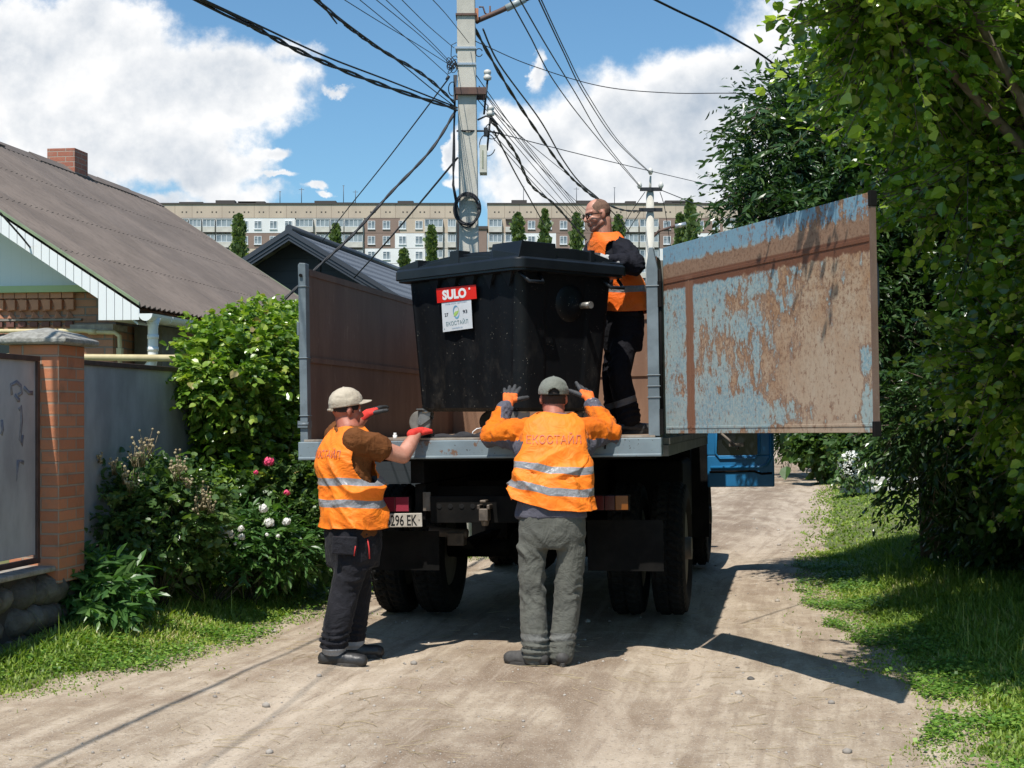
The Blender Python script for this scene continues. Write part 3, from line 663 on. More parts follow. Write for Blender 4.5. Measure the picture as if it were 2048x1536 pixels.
# cab and bonnet
m = MB(); m.prism([(4.32, .95), (6.1, .95), (6.1, 1.75), (5.85, 2.35), (4.40, 2.38), (4.32, 1.7)], -.98, .98, 'x')
m.prism([(6.1, .95), (7.7, .95), (7.7, 1.55), (6.1, 1.72)], -.62, .62, 'x'); 
for sg in (-1, 1): m.prism([(5.15, .9), (5.3, 1.12), (6.4, 1.18), (6.9, 1.05), (6.9, .95), (6.4, 1.08), (5.4, 1.03)], sg * .66 if sg > 0 else -1.14, 1.14 if sg > 0 else -.66, 'x')
cab = m.build('cab', BLUE, truck, .04, 3)
MB().box(-.7, .7, 4.312, 4.36, 1.75, 2.15).build('cab_window', GLASS_D, cab)
m = MB(); m.prism([(6.04, 1.80), (5.88, 2.25), (5.93, 2.25), (6.12, 1.80)], -.85, .85, 'x'); m.build('cab_window', GLASS_D, cab)
MB().prism([(3.05, .55), (3.9, .55), (3.95, .62), (3.95, 1.15), (3.0, 1.15), (3.0, .62)], .50, 1.08, 'x').build('shade_block', BLACKM, truck, .03)  # added black box hiding the cab back, stands in for shade there
MB().box(-1.06, 1.06, 4.22, 4.30, .62, 2.2).build('shade_board', BLACKM, truck)  # black board added over the cab back where only shade belongs
for sg in (-1, 1): MB().box(sg * .93 - .24, sg * .93 + .24, 5.04, 5.07, .35, 1.30).build('shade_flap', BLACKM, truck)  # black flaps added behind the front wheels, darkening the blue cab like shade
m = MB(); m.box(-1.0, 1.0, 7.72, 7.82, .62, .84); m.build('front_bumper', BLUE, truck, .02)
# open right door, seen across its inner face
s = 5.0
dx0, dz0 = tl(1418, 978, s); dx1, dz1 = tl(1552, 970, s); dz = (dz0 + dz1) / 2
wx0, wz0 = tl(1437, 911, s); wx1, _ = tl(1519, 911, s)
dt = dz + 1.24
m = MB(); th = .05
def panel_with_hole(m, x0, x1, z0, z1, hx0, hx1, hz0, hz1, y0, y1, mi=0):
    m.box(x0, x1, y0, y1, z0, hz0, mi); m.box(x0, x1, y0, y1, hz1, z1, mi); m.box(x0, hx0, y0 , y1, hz0, hz1, mi); m.box(hx1, x1, y0, y1, hz0, hz1, mi)
panel_with_hole(m, dx0, dx1, dz, dt, wx0, wx1, wz0, dt - .09, s, s + th)
door = m.build('cab_door', BLUE, truck, .012, 3)
m = MB()
sh = [(dx0 + .03, wz0 - .10), (dx1 - .05, wz0 - .095)]
m.tube([(wx0 + .01, s - .004, wz0 + .42), (wx0 - .01, s - .006, wz0 + .02), (wx0 + .03, s - .008, wz0 - .03), (wx1 - .03, s - .008, wz0 - .03), (wx1 + .02, s - .006, wz0 + .02), (wx1 + .02, s - .004, wz0 + .42)], .010, 8)
m.tube([(dx0 + .03, s - .0, wz0 - .115), (dx1 - .13, s - .0, wz0 - .115), (dx1 - .07, s, wz0 - .09), (dx1 - .03, s, wz0 - .02), (dx1 - .03, s, wz0 + .4)], .017, 8)
m.tube([(dx0 + .02, s - .002, dz + .145), (dx1 - .19, s - .002, dz + .15), (dx1 - .12, s - .002, dz + .125), (dx1 - .02, s - .002, dz + .13)], .011, 8, 1)
m.build('pressed_rib', [BLUE, BLACKM], door)
m = MB(); m.box(wx0, wx1, s + .02, s + .026, wz0, dt - .09); m.build('window_glass', GLASS_D, door)
m = MB(); m.tube([(wx0 + .05, s - .02, wz0 + .21), (wx0 + .2, s - .05, wz0 + .08), (wx0 + .2, s - .05, wz0 + .05)], .012, 6); m.box(wx0 + .12, wx0 + .26, s - .03, s + .0, wz0 + .085, wz0 + .115)
m.build('mirror_bracket', M('brown_grey_bar', (.18, .15, .12), (.10, .08, .07), 8, .6), door)

# ------------------------------------------------------------------ waste container on the bed
BINP = M('black_plastic', (.007, .009, .012), (.012, .015, .019), 3, .40, bmp=.5, bscale=160, bdist=.0012, spec=.40)
def mat_bin():
    m, t, b = newmat('dusty_black_plastic'); p = t.coord(); z = t.sep(p)[2]
    v = t.voro(p, 62); cc = t.sep(t.voro(p, 62, out=1)); area = t.ramp(t.noise(p, 3.2, 4), .44, .66)
    sp = t.math('MULTIPLY', t.math('MULTIPLY', t.ramp(v, .17, .11), t.ramp(cc[0], .80, .84)), t.math('ADD', .25, area), clamp=True)
    dust = t.math('MULTIPLY', t.ramp(t.noise(t.scalev(p, (1, 1, .6)), 9, 7, .7), .48, .75), t.ramp(z, .95, .2, 0, .55))
    c = t.mix(dust, (.0065, .0075, .009), (.060, .053, .045)); c = t.mix(sp, c, (.33, .30, .25))
    t.put(b.inputs['Base Color'], c); b.inputs['Roughness'].default_value = .48; b.inputs['Specular IOR Level'].default_value = .22
    bump(t, b, t.noise(p, 190, 3, .6), .4, .0012); return m
BINB = mat_bin()
NEAR = Vector((.045, 9.86)); LD = Vector((-.652, .758)); SD = Vector((.758, .652)); BL, BS = 1.40, 1.02
cen = NEAR + LD * BL / 2 + SD * BS / 2
ba = math.atan2(LD.y, LD.x) - math.pi      # local -x runs along the long side away from the near corner, local -y is the stickered side
bfz = FZ + .012 + (cen.x - TX0) * math.tan(TROLL)
bn = thing('waste_container', (cen.x, cen.y, bfz), 'large black four wheeled wheelie bin with red and white stickers standing on the truck bed', 'bin', rot=(R(0), R(0), ba))
# local frame: +x towards the near corner, -y = stickered long side, +x = trunnion end
def shell_ring(hx, hy, r, n=10, waves=None, z=0):
    pts = []
    for cx, cy, a0 in ((hx - r, -hy + r, -90), (hx - r, hy - r, 0), (-hx + r, hy - r, 90), (-hx + r, -hy + r, 180)):
        for k in range(n + 1):
            a = R(a0 + 90 * k / n); pts.append((cx + r * math.cos(a), cy + r * math.sin(a)))
    return pts
def loft(rings, close=True, mi=0, sm=True):
    vs = [p for r in rings for p in r]; n = len(rings[0]); fs = []
    for i in range(len(rings) - 1):
        for j in range(n):
            fs.append((i * n + j, i * n + (j + 1) % n, (i + 1) * n + (j + 1) % n, (i + 1) * n + j))
    if close: fs += [tuple(reversed(range(n))), tuple((len(rings) - 1) * n + j for j in range(n))]
    return vs, fs
def dense_ring(hx, hy, r, z, wav=0.0):
    pts = shell_ring(hx, hy, r); out = []
    for i, p in enumerate(pts):
        q = pts[(i + 1) % len(pts)]; d = math.hypot(q[0] - p[0], q[1] - p[1]); k = max(1, int(d / .025)) if d > .2 else 1
        if d > .2: k = 40
        for j in range(k):
            x = p[0] + (q[0] - p[0]) * j / k; y = p[1] + (q[1] - p[1]) * j / k
            if wav and abs(y + hy) < .002 and abs(x) < hx - r + .001:      # shallow vertical ribs pressed into the long side
                y += wav * (.5 - .5 * math.cos(6 * math.pi * (x / hx + 1)))
            if wav and abs(y - hy) < .002 and abs(x) < hx - r: y -= wav * (.5 - .5 * math.cos(6 * math.pi * (x / hx + 1)))
            if wav and abs(x - hx) < .002 and abs(y) < hy * .78: x -= wav * .9 * (1 if abs(y) < hy * .45 else 0)
            out.append((x, y, z))
    return out
hx, hy = BL / 2 - .045, BS / 2 - .045
rings = []
for k in range(15):
    t = k / 14; z = .19 + t * .95; tp = 1 - t
    rings.append(dense_ring(hx - .02 - .055 * tp, hy - .02 - .055 * tp, .07 + .03 * tp, z, .010 * min(1, (1 - t) * 6)))
rings = [[(p[0] * .94, p[1] * .93, .165) for p in rings[0]]] + rings
vs, fs = loft(rings); m = MB(); m.add(vs, fs, 0, True)
body = m.build('body', BINB, bn)
e = body.modifiers.new('edge', 'EDGE_SPLIT'); e.split_angle = R(42)
# inverted triangular gussets under the rim on the long side
m = MB()
for k in range(5):
    x = hx - .13 - k * .20; yb = -hy + .012
    MB().add([(x - .07, yb - .022, 1.135), (x + .07, yb - .022, 1.135), (x, yb + .004, 1.00), (x - .07, yb + .02, 1.135), (x + .07, yb + .02, 1.135)], [(0, 2, 1), (0, 3, 2), (1, 2, 4), (0, 1, 4, 3)]).build('gusset', BINP, body)
m = MB(); vs, fs = loft([dense_ring(hx + .01, hy + .01, .075, 1.105), dense_ring(hx + .045, hy + .045, .09, 1.11), dense_ring(hx + .045, hy + .045, .09, 1.15), dense_ring(hx + .02, hy + .02, .085, 1.155)])
m.add(vs, fs, 0, False); m.build('rim', BINP, bn)
# lid: shallow crown along the long side, raised end blocks, recessed long panels
lid = MB(); n = 30; LX, LYY = hx + .055, hy + .055
def crown(x): return 1.20 + .085 * (1 - (x / LX) ** 2)
vs, fs = loft([dense_ring(LX, LYY, .07, 1.125), dense_ring(LX, LYY, .07, 1.185), dense_ring(LX - .012, LYY - .012, .07, 1.20)]); lid.add(vs, fs, 0, False)
top = [(LX - .03 - i * (2 * LX - .06) / n, crown(LX - .03 - i * (2 * LX - .06) / n)) for i in range(n + 1)]
lid.prism(top + [(-LX + .03, 1.18), (LX - .03, 1.18)], -LYY + .16, LYY - .16, 'y')
lid.prism([(x, z - .045) for x, z in top] + [(-LX + .03, 1.18), (LX - .03, 1.18)], -LYY + .03, LYY - .03, 'y')
for (a, b) in ((LX - .30, LX - .035), (-LX + .035, -LX + .28), (-.06, .04)):
    seg = [(a + (b - a) * k / 6, crown(a + (b - a) * k / 6) + .006) for k in range(7)]
    for (ya, yb) in ((-LYY + .025, -LYY + .22), (LYY - .22, LYY - .025)):
        if a > -.1 and b < .1: ya, yb = (-LYY + .025, -LYY + .13) if ya < 0 else (LYY - .13, LYY - .025)
        lid.prism(list(reversed(seg)) + [(a, 1.19), (b, 1.19)], ya, yb, 'y')
for yy in (-LYY + .07, -LYY + .11): lid.prism([(x, z - .02) for x, z in top] + [(-LX + .03, 1.18), (LX - .03, 1.18)], yy, yy + .012, 'y')
# end face of the lid curved (seen from the trunnion end)
tops = [(-LYY + .03 + i * (2 * LYY - .06) / 20, 1.20 + .085 * (1 - (-1 + i / 10) ** 2) + .0) for i in range(21)]
lid.prism([(y, z) for y, z in reversed(tops)] + [(-LYY + .03, 1.18), (LYY - .03, 1.18)], LX - .30, LX - .05, 'x')
lid.prism([(y, z) for y, z in reversed(tops)] + [(-LYY + .03, 1.18), (LYY - .03, 1.18)], -LX + .05, -LX + .28, 'x')
for sg in (-1, 1): lid.box(LX - .36, LX - .03, sg * .19 - .02, sg * .19 + .02, 1.19, 1.287)
lid.prism([(-LYY + .02, 1.19), (-LYY + .37, 1.19), (-LYY + .355, 1.305), (-LYY + .05, 1.305)], LX - .33, LX - .025, 'x')
lid.build('lid', BINP, bn, .006, 2)
# trunnion with its boss, handles and drain hump on the end face
xe = hx - .035
m = MB(); m.lathe([(-.06, .16), (.0, .15), (.035, .12), (.05, .07), (.055, .0)], (xe - .03, .03, .92), (1, 0, 0), 28); 
o = m.build('trunnion_boss', BINB, bn)
m = MB().cyl((xe, .12, .90), (xe + .11, .12, .90), .022, n=14); m.cyl((xe + .105, .12, .90), (xe + .115, .12, .90), .025, n=14); m.build('trunnion_pin', M('galvanised_pin', (.30, .29, .27), (.16, .15, .13), 12, .45, .5), o)
for yy in (-.36, .40):
    m = MB(); a = .085
    m.tube([(xe + .01, yy - a, 1.10), (xe + .085, yy - a * .75, 1.035), (xe + .085, yy + a * .75, 1.035), (xe + .01, yy + a, 1.10)], .013, 6); m.build('handle', BINP, bn)
m = MB(); m.box(-hx - .02, -hx + .03, -.12, .12, 1.0, 1.05)
m.build('moulded_ridge', BINB, bn)
# castors
STEEL = M('galvanised_steel', (.42, .43, .43), (.25, .25, .24), 10, .35, .75); TYG = M('grey_castor_tyre', (.20, .19, .175), (.11, .10, .09), 8, .7)
for cx, cy, ang in ((hx - .17, -hy + .17, 20), (-hx + .12, -hy + .13, -18), (hx - .17, hy - .17, 40), (-hx + .17, hy - .17, 0)):
    c = bpy.data.objects.new('castor', None); COL.objects.link(c); c.parent = bn; c.location = (cx, cy, 0); c.rotation_euler = (0, 0, R(ang) - ba); c.empty_display_size = .05
    m = MB(); m.box(-.06, .06, -.055, .055, .178, .188); m.cyl((0, 0, .155), (0, 0, .178), .045, n=16)
    for sy in (-1, 1): m.prism([(-.035, .16), (.045, .16), (.04, .11), (-.03, .065), (-.06, .065), (-.05, .12)], sy * .036 - .002, sy * .036 + .002, 'y')
    m.cyl((-.045, -.042, .085), (-.045, .042, .085), .012, n=10); m.build('fork', STEEL, c)
    m = MB(); m.lathe([(-.024, .06), (-.024, .078), (-.016, .086), (.016, .086), (.024, .078), (.024, .06)], (-.045, 0, .087), (0, 1, 0), 28); m.lathe([(-.02, .062), (-.012, .05), (-.018, .02), (.018, .02), (.012, .05), (.02, .062)], (-.045, 0, .087), (0, 1, 0), 24, mi=1)
    m.build('castor_wheel', [TYG, BLACKM], c)
# stickers on the long side
fy = -hy - .008
tilt = math.atan2(.075, .93)
def st_frame(u, v):
    """sticker plane: follows the body's sloped long side"""
    d = Vector(((u - 1024) / F, 1, (HY - v) / F)); o = Vector((0, 0, CZ)); w2l = bn_m.inverted()
    a = w2l @ o; b2 = w2l.to_3x3() @ d; n_ = Vector((0, -math.cos(tilt), -math.sin(tilt))); p0 = Vector((0, -(hy - .02) - .004, 1.12))
    k = (p0 - a).dot(n_) / b2.dot(n_); return a + b2 * k
bn_m = Matrix.Translation((cen.x, cen.y, bfz)) @ Matrix.Rotation(ba, 4, 'Z')
def sticker(name, c4, mat_, off):
    pts = [st_frame(u, v) for u, v in c4]; nrm = Vector((0, -math.cos(tilt), -math.sin(tilt)))
    q = [p + nrm * off for p in pts]; m = MB(); m.add(q + [p - nrm * .0015 for p in q], [(0, 1, 2, 3), (7, 6, 5, 4), (0, 4, 5, 1), (1, 5, 6, 2), (2, 6, 7, 3), (3, 7, 4, 0)])
    o = m.build(name, mat_, bn); x = (q[2] - q[3]).normalized(); z = (q[0] - q[3]); z = (z - x * z.dot(x)).normalized(); return o, q, x, z, nrm
REDS = M('red_sticker', (.80, .028, .018), (.70, .02, .015), 5, .35); WHS = M('white_sticker', (.74, .76, .78), (.68, .70, .72), 5, .4); WHT = M('white_print', (.85, .84, .82), rough=.4)
def on_sticker(q, x, z, nrm, fx, fz, off=.0012):
    bl = q[3]; wv = q[2] - q[3]; hv = q[0] - q[3]; o = bl + wv * fx + hv * fz + nrm * off
    mt = Matrix.Identity(4); mt.col[0] = (*x, 0); mt.col[1] = (*z, 0); mt.col[2] = (*nrm, 0); mt.col[3] = (*o, 1); return mt, wv.length, hv.length
so, q, x, z, nn = sticker('red_sticker', [(879, 577), (958, 569), (960, 597), (881, 606)], REDS, .030)
mt, wl, hl = on_sticker(q, x, z, nn, .455, .20); text_obj('SULO', hl * .84, WHT, so, mt, 'logo_lettering', bold=.0045, xs=wl * .62 / (hl * .84 * 2.55))
mt, _, _ = on_sticker(q, x, z, nn, .84, .72); m = MB(); m.cyl(mt @ Vector((0, 0, 0)), mt @ Vector((0, 0, .001)), hl * .08, n=14); m.build('logo_dot', WHT, so)
so, q, x, z, nn = sticker('white_sticker', [(889, 606), (948, 599), (951, 656), (892, 664)], WHS, .027)
INK = M('dark_ink', (.02, .025, .035), rough=.5); GRN = M('grey_teal_ink', (.16, .27, .29), rough=.5); PAL = M('pale_blue_ink', (.36, .45, .56), rough=.5)
def stx(s, fx, fz, size, mat_, frac, name='lettering', bold=.0006):
    mt, wl, hl = on_sticker(q, x, z, nn, fx, fz); o = text_obj(s, hl * size, mat_, so, mt, name, bold=bold)
    w = max(v.co.x for v in o.data.vertices) if 0 else None
    V = getv(o.data); inv = np.array(mt.inverted()); Lc = V @ inv[:3, :3].T + inv[:3, 3]; k = wl * frac / max(1e-6, Lc[:, 0].max() - Lc[:, 0].min()); Lc[:, 0] *= k
    mm = np.array(mt); setv(o.data, Lc @ mm[:3, :3].T + mm[:3, 3]); return o
stx('Роби місто чистішим!', .5, .905, .075, PAL, .72, bold=.0003); stx('27', .155, .52, .16, INK, .13); stx('93', .79, .54, .16, INK, .15); stx('ЕКОСТАЙЛ', .50, .19, .19, GRN, .74, bold=.0002); stx('ecostyle.ua', .5, .065, .085, PAL, .36, bold=.0003); stx('•', .06, .06, .12, GRN, .03)
def ring_piece(a0, a1, r, w0, w1, n=24):
    out, inn = [], []
    for k in range(n + 1):
        a = R(a0 + (a1 - a0) * k / n); w = w0 + (w1 - w0) * math.sin(math.pi * k / n)
        out.append((math.cos(a) * (r + w) * .78, math.sin(a) * (r + w))); inn.append((math.cos(a) * (r - w) * .78, math.sin(a) * (r - w)))
    return out, inn
mt, wl, hl = on_sticker(q, x, z, nn, .49, .62)
def logo(a0, a1, w0, w1, mat_, nm):
    o_, i_ = ring_piece(a0, a1, hl * .20, hl * w0, hl * w1); n = len(o_); vs = [mt @ Vector((p[0], p[1], 0)) for p in o_ + i_]
    MB().add(vs, [(k, k + 1, n + k + 1, n + k) for k in range(n - 1)]).build(nm, mat_, so)
logo(60, 200, .015, .035, M('steel_blue_ink', (.15, .32, .45), rough=.5), 'logo_arc'); logo(228, 350, .012, .032, M('sky_blue_ink', (.18, .42, .60), rough=.5), 'logo_arc'); logo(-20, 60, .004, .012, M('olive_ink', (.22, .33, .22), rough=.5), 'logo_arc')
lf = [(-.15, -.13), (-.13, -.03), (-.05, .02), (.06, .025), (.13, .06), (.11, -.02), (.03, -.08), (-.06, -.13)]
MB().add([mt @ Vector((p[0] * hl, p[1] * hl, .0006)) for p in lf], [tuple(range(8))]).build('logo_leaf', M('lime_ink', (.42, .62, .16), rough=.5), so)
# oddments on the bed
lx, ly = -.88, .35
def bedw(x, y): return Vector((TX0 + x * CT + y * ST, TY0 - x * ST + y * CT, FZ + x * math.tan(TROLL)))
p = bedw(-1.0 + .14, .15); px_ = P(790, 873, p.y)
m = MB().cyl((0, 0, 0), (0, 0, .035), .014, n=12); m.cyl((0, 0, .035), (0, 0, .048), .010, n=12); o = m.build('small_bottle', M('white_plastic', (.78, .77, .74), rough=.4)); o.location = (px_.x, p.y, p.z + .002); tag(o, 'tiny white plastic bottle lying on the edge of the truck bed', 'bottle')
m = MB(); V = []
for i in range(40):
    for j in range(8): V.append((i * .022 - .44, (j - 3.5) * .03 + .02 * math.sin(i * .7), .012 + .035 * abs(math.sin(i * .45 + j * .4)) * math.sin(math.pi * i / 39) * math.sin(math.pi * j / 7)))
m.add(V, [(i * 8 + j, i * 8 + j + 1, (i + 1) * 8 + j + 1, (i + 1) * 8 + j) for i in range(39) for j in range(7)], 0, True)
o = m.build('rag', M('black_cloth', (.015, .014, .016), (.03, .028, .03), 20, .95)); c = bedw(.05, .10); o.location = (c.x - .06, c.y, c.z); o.rotation_euler = (0, -TROLL, -TY); so_ = o.modifiers.new('s', 'SOLIDIFY'); so_.thickness = .006; tag(o, 'crumpled black rag lying along the edge of the truck bed', 'rag')
q0 = P(944, 870, 9.66); m = MB().tube([(0, 0, -.01), (.005, 0, .02), (.03, .01, .04), (.06, .02, .045)], .0035, 6); o = m.build('wire_scrap', WHT); o.location = q0; tag(o, 'short bent white wire sticking up from the truck bed edge', 'wire')
# ------------------------------------------------------------------ people
def V3(*a): return np.array(a, float)
class Body:
    """closed tapered limbs and lofts, fused into one skin by a voxel remesh"""
    def __init__(s): s.b = MB()
    def cap(s, p0, p1, r0, r1, n=14, sq=None):
        p0, p1 = Vector(p0), Vector(p1); d = p1 - p0; L = max(d.length, 1e-5); prof = []
        for k in range(5): a = math.pi / 2 * k / 4; prof.append((-math.cos(a) * r0, math.sin(a) * r0 + 1e-5))
        for k in range(4, -1, -1): a = math.pi / 2 * k / 4; prof.append((L + math.cos(a) * r1, math.sin(a) * r1 + 1e-5))
        s.b.lathe(prof, p0, d, n, caps=True); return s
    def limb(s, pts, rs):
        for i in range(len(pts) - 1): s.cap(pts[i], pts[i + 1], rs[i], rs[i + 1])
        return s
    def ell(s, c, r, yaw=0, rot=None):
        Rm = rot or Matrix.Rotation(yaw, 3, 'Z'); s.b.ball(c, 1, 16, sc_=r, rot=Rm); return s
    def loft(s, secs, yaw=0, n=28, pw=2.4):
        """secs: (cx, cy, cz, halfwidth, halfdepth)"""
        rings = []
        cy_, sy_ = math.cos(yaw), math.sin(yaw)
        for cx, cy, cz, w, dp in secs:
            r = []
            for k in range(n):
                a = 2 * math.pi * k / n; c, si = math.cos(a), math.sin(a)
                x = w * math.copysign(abs(c) ** (2 / pw), c); y = dp * math.copysign(abs(si) ** (2 / pw), si)
                r.append((cx + x * cy_ - y * sy_, cy + x * sy_ + y * cy_, cz))
            rings.append(r)
        vs, fs = loft(rings); s.b.add(vs, fs, 0, True); return s
    def fuse(s, vox=.012, smooth=6, fac=.5):
        return baked(s.b.mesh(), ('REMESH', dict(mode='VOXEL', voxel_size=vox)), ('SMOOTH', dict(iterations=smooth, factor=fac)))
def folds(me, amp, fn):
    V = getv(me); N = getn(me); setv(me, V + N * fn(V)[:, None] * amp); return me
def cloth(V, sc_=9, st=(1, 1, 1), seed=0.0, sharp=1.0):
    p = V * np.array(st) * sc_ + seed; w = np.stack([vnoise(p * .7 + 5), vnoise(p * .7 + 9), vnoise(p * .7 + 13)], -1)
    a = vnoise(p + w * 1.1); b = vnoise(p * 2.1 + w * 1.3 + 31)
    return (1 - 2 * np.abs(a) ** sharp) * .65 + (1 - 2 * np.abs(b)) * .35
def fabric(name, c1, c2=None, rough=.85, sheen=.06, bs=24, bm=.5, band=None):
    m, t, b = newmat(name); p = t.coord(); cc_ = t.mix(t.ramp(t.noise(p, 7, 6, .6), .35, .7), c1, c2 or tuple(x * .8 for x in c1))
    if band:                                              # a sewn-on strip at a height on the leg
        z0_, z1_, bc_, sl_ = band; xs_ = t.sep(p); zz_ = t.math('SUBTRACT', xs_[2], t.math('MULTIPLY', xs_[0], sl_)); cc_ = t.mix(t.math('MULTIPLY', t.math('GREATER_THAN', zz_, z0_), t.math('LESS_THAN', zz_, z1_)), cc_, bc_)
    t.put(b.inputs['Base Color'], cc_)
    b.inputs['Roughness'].default_value = rough; b.inputs['Sheen Weight'].default_value = sheen; b.inputs['Specular IOR Level'].default_value = .2
    a1_ = t.math('ABSOLUTE', t.math('SUBTRACT', t.noise(t.scalev(p, (1.2, 1.2, .7)), 6.5, 3, .5, 1.6), .5)); a2_ = t.math('ABSOLUTE', t.math('SUBTRACT', t.noise(t.scalev(p, (.8, .8, 1.3)), 13, 3, .5, 1.2), .5))
    h = t.math('SUBTRACT', t.math('MULTIPLY', t.noise(p, bs, 4, .6, .8), .10), t.math('ADD', t.math('MULTIPLY', t.math('MINIMUM', a1_, .16), 2.4), t.math('MULTIPLY', t.math('MINIMUM', a2_, .12), 1.1))); bump(t, b, t.math('ADD', h, t.math('MULTIPLY', t.noise(p, 260, 2), .02)), bm * .55, .05); return m
SKIN = M('skin', (.55, .27, .19), (.46, .20, .135), 14, .48, bmp=.12, bscale=120)
SKIN_R = M('sunburnt_skin', (.46, .16, .10), (.38, .12, .075), 16, .5, bmp=.15, bscale=120)
def mat_vest(name, strp, org=(1.0, .235, .014)):
    m, t, b = newmat(name); a = t.attr('h'); s = None
    for (lo, hi) in strp:
        q = t.math('MULTIPLY', t.math('GREATER_THAN', a, lo), t.math('LESS_THAN', a, hi)); s = q if s is None else t.math('MAXIMUM', s, q)
    p = t.coord(); n = t.noise(p, 11, 5, .6)
    oc = t.mix(t.ramp(n, .3, .75), org, (org[0] * .94, org[1] * .82, org[2]))
    gc = t.mix(t.ramp(t.noise(p, 60, 2), .3, .7), (.20, .205, .215), (.27, .275, .29))
    t.put(b.inputs['Base Color'], t.mix(s, oc, gc)); t.put(b.inputs['Roughness'], t.ramp(s, 0, 1, .62, .38))
    b.inputs['Sheen Weight'].default_value = .12; t.put(b.inputs['Sheen Tint'], (1, .6, .2)); b.inputs['Specular IOR Level'].default_value = .35
    a1_ = t.math('ABSOLUTE', t.math('SUBTRACT', t.noise(t.scalev(p, (1, 1, 1.2)), 6, 3, .5, 1.8), .5)); h = t.math('SUBTRACT', t.math('MULTIPLY', t.noise(p, 15, 4, .55, 1.2), .35), t.math('MULTIPLY', t.math('MINIMUM', a1_, .15), 2.6)); bump(t, b, h, .22, .05); return m
def vest(secs, yaw, stripes, parent, mat_, armc, armr, seed=0, amp=.014, front_gap=0, xin=.13, dens=.0065, lift=0):
    """open garment: superellipse sections from hem (h=0) to neck (h=1); arm holes cut where the sleeves come out"""
    zs = np.array([s[2] for s in secs]); hs = (zs - zs[0]) / (zs[-1] - zs[0]); H = zs[-1] - zs[0]
    nh = int(H * 1.25 / dens); nt = 200; h = np.linspace(0, 1, nh); th = np.arange(nt) / nt * 2 * np.pi
    col = lambda k: np.interp(h, hs, [s[k] for s in secs])
    # smooth the interpolated profile
    def sm(a):
        k = np.ones(9) / 9; return np.convolve(np.pad(a, 4, 'edge'), k, 'valid')
    cx, cy, cz, w, dp = [sm(col(k)) for k in range(5)]
    T2, H2 = np.meshgrid(th, np.arange(nh), indexing='ij'); c, s_ = np.cos(T2), np.sin(T2); pw = 2.5
    x = w[H2] * np.sign(c) * np.abs(c) ** (2 / pw); y = dp[H2] * np.sign(s_) * np.abs(s_) ** (2 / pw)
    hh = h[H2]
    # drapery
    q = np.stack([x, y, cz[H2]], -1); r = np.stack([x, y, x * 0], -1); r /= np.maximum(np.linalg.norm(r, axis=-1, keepdims=True), .02)
    diag = q @ np.array([[1, 0, .55], [0, 1, .4], [-.5, .3, 1]])
    f1 = cloth(diag.reshape(-1, 3), 6.5, (1.0, 1.0, 1.3), seed, .8).reshape(x.shape); sv = np.where(vnoise(q * 2.2 + seed + 3) > 0, 1.0, -.7); f1 = f1 * .55 + .75 * crease((x * 1.0 * sv + cz[H2] * .85) * 21 + 2.4 * vnoise(q * 4 + seed + 8)) * np.clip(.3 + 1.3 * vnoise(q * 5 + seed + 1), 0, 1) * 1.2
    pl = np.sin(T2 * 9 + 3 * vnoise(q * 3 + seed)) * np.clip(.45 - hh, 0, 1) * 1.2
    d = (f1 * (.35 + .9 * sstep(-hh, -.75, -.45)) + pl * .6) * amp
    d = d + amp * .9 * np.sin(T2 * 5 + hh * 3 + seed) * np.clip(.6 - hh, 0, 1)
    x = x + r[..., 0] * d; y = y + r[..., 1] * d
    zc = cz[H2] + .006 * np.sin(T2 * 3 + seed) + amp * .3 * f1 + (hh < .02) * 0
    zc = zc + lift * np.clip((-x - .02) / .24, 0, 1) * (1 - hh)
    kx = np.ones_like(x, bool)
    for sg in (-1, 1):
        (ay, az), (ry_, rz_) = armc, armr
        e = ((y - ay) / ry_) ** 2 + ((zc - az) / np.where(zc > az, rz_, rz_ * 1.0)) ** 2
        kx &= ~((x * sg > xin) & (e < 1))
    if front_gap: kx &= ~((y > 0) & (np.abs(x - cx[H2] * 0) < front_gap))
    X_ = cx[H2] + x * math.cos(yaw) - y * math.sin(yaw); Y_ = cy[H2] + x * math.sin(yaw) + y * math.cos(yaw)
    V = np.stack([X_, Y_, zc], -1).reshape(-1, 3); Fc = grid_faces(nt, nh, True)
    kf = kx.reshape(-1)[Fc].all(1); Fc = Fc[kf]; used = np.unique(Fc); mp = np.full(len(V), -1); mp[used] = np.arange(len(used))
    me = npmesh('vest', V[used], mp[Fc], True, {'h': hh.reshape(-1)[used]})
    o = link('vest', me, mat_, parent); so = o.modifiers.new('solid', 'SOLIDIFY'); so.thickness = .004; so.offset = 0
    # dark red binding along the cut edges comes from the open edges of the shell
    return o
def vest_text(o, s, size, origin, xdir, ndir, mat_, xs=1.0):
    """lettering laid onto the garment's surface"""
    me = o.data; V = getv(me); tris = [tuple(p.vertices) for p in me.polygons]
    bv = BVHTree.FromPolygons([Vector(v) for v in V], tris); up = Vector((0, 0, 1)); xd = Vector(xdir).normalized(); nd = Vector(ndir).normalized(); org = Vector(origin)
    t = text_obj(s, size, mat_, o, Matrix.Identity(4), 'vest_lettering', bold=.0, xs=xs); W_ = getv(t.data); out = []
    for p in W_:
        st = org + xd * float(p[0]) + up * float(p[1]) + nd * .4; hit = bv.ray_cast(st, -nd, 1.0)
        out.append((hit[0] + nd * .0075) if hit[0] else st - nd * .4)
    setv(t.data, np.array([tuple(q) for q in out])); return t
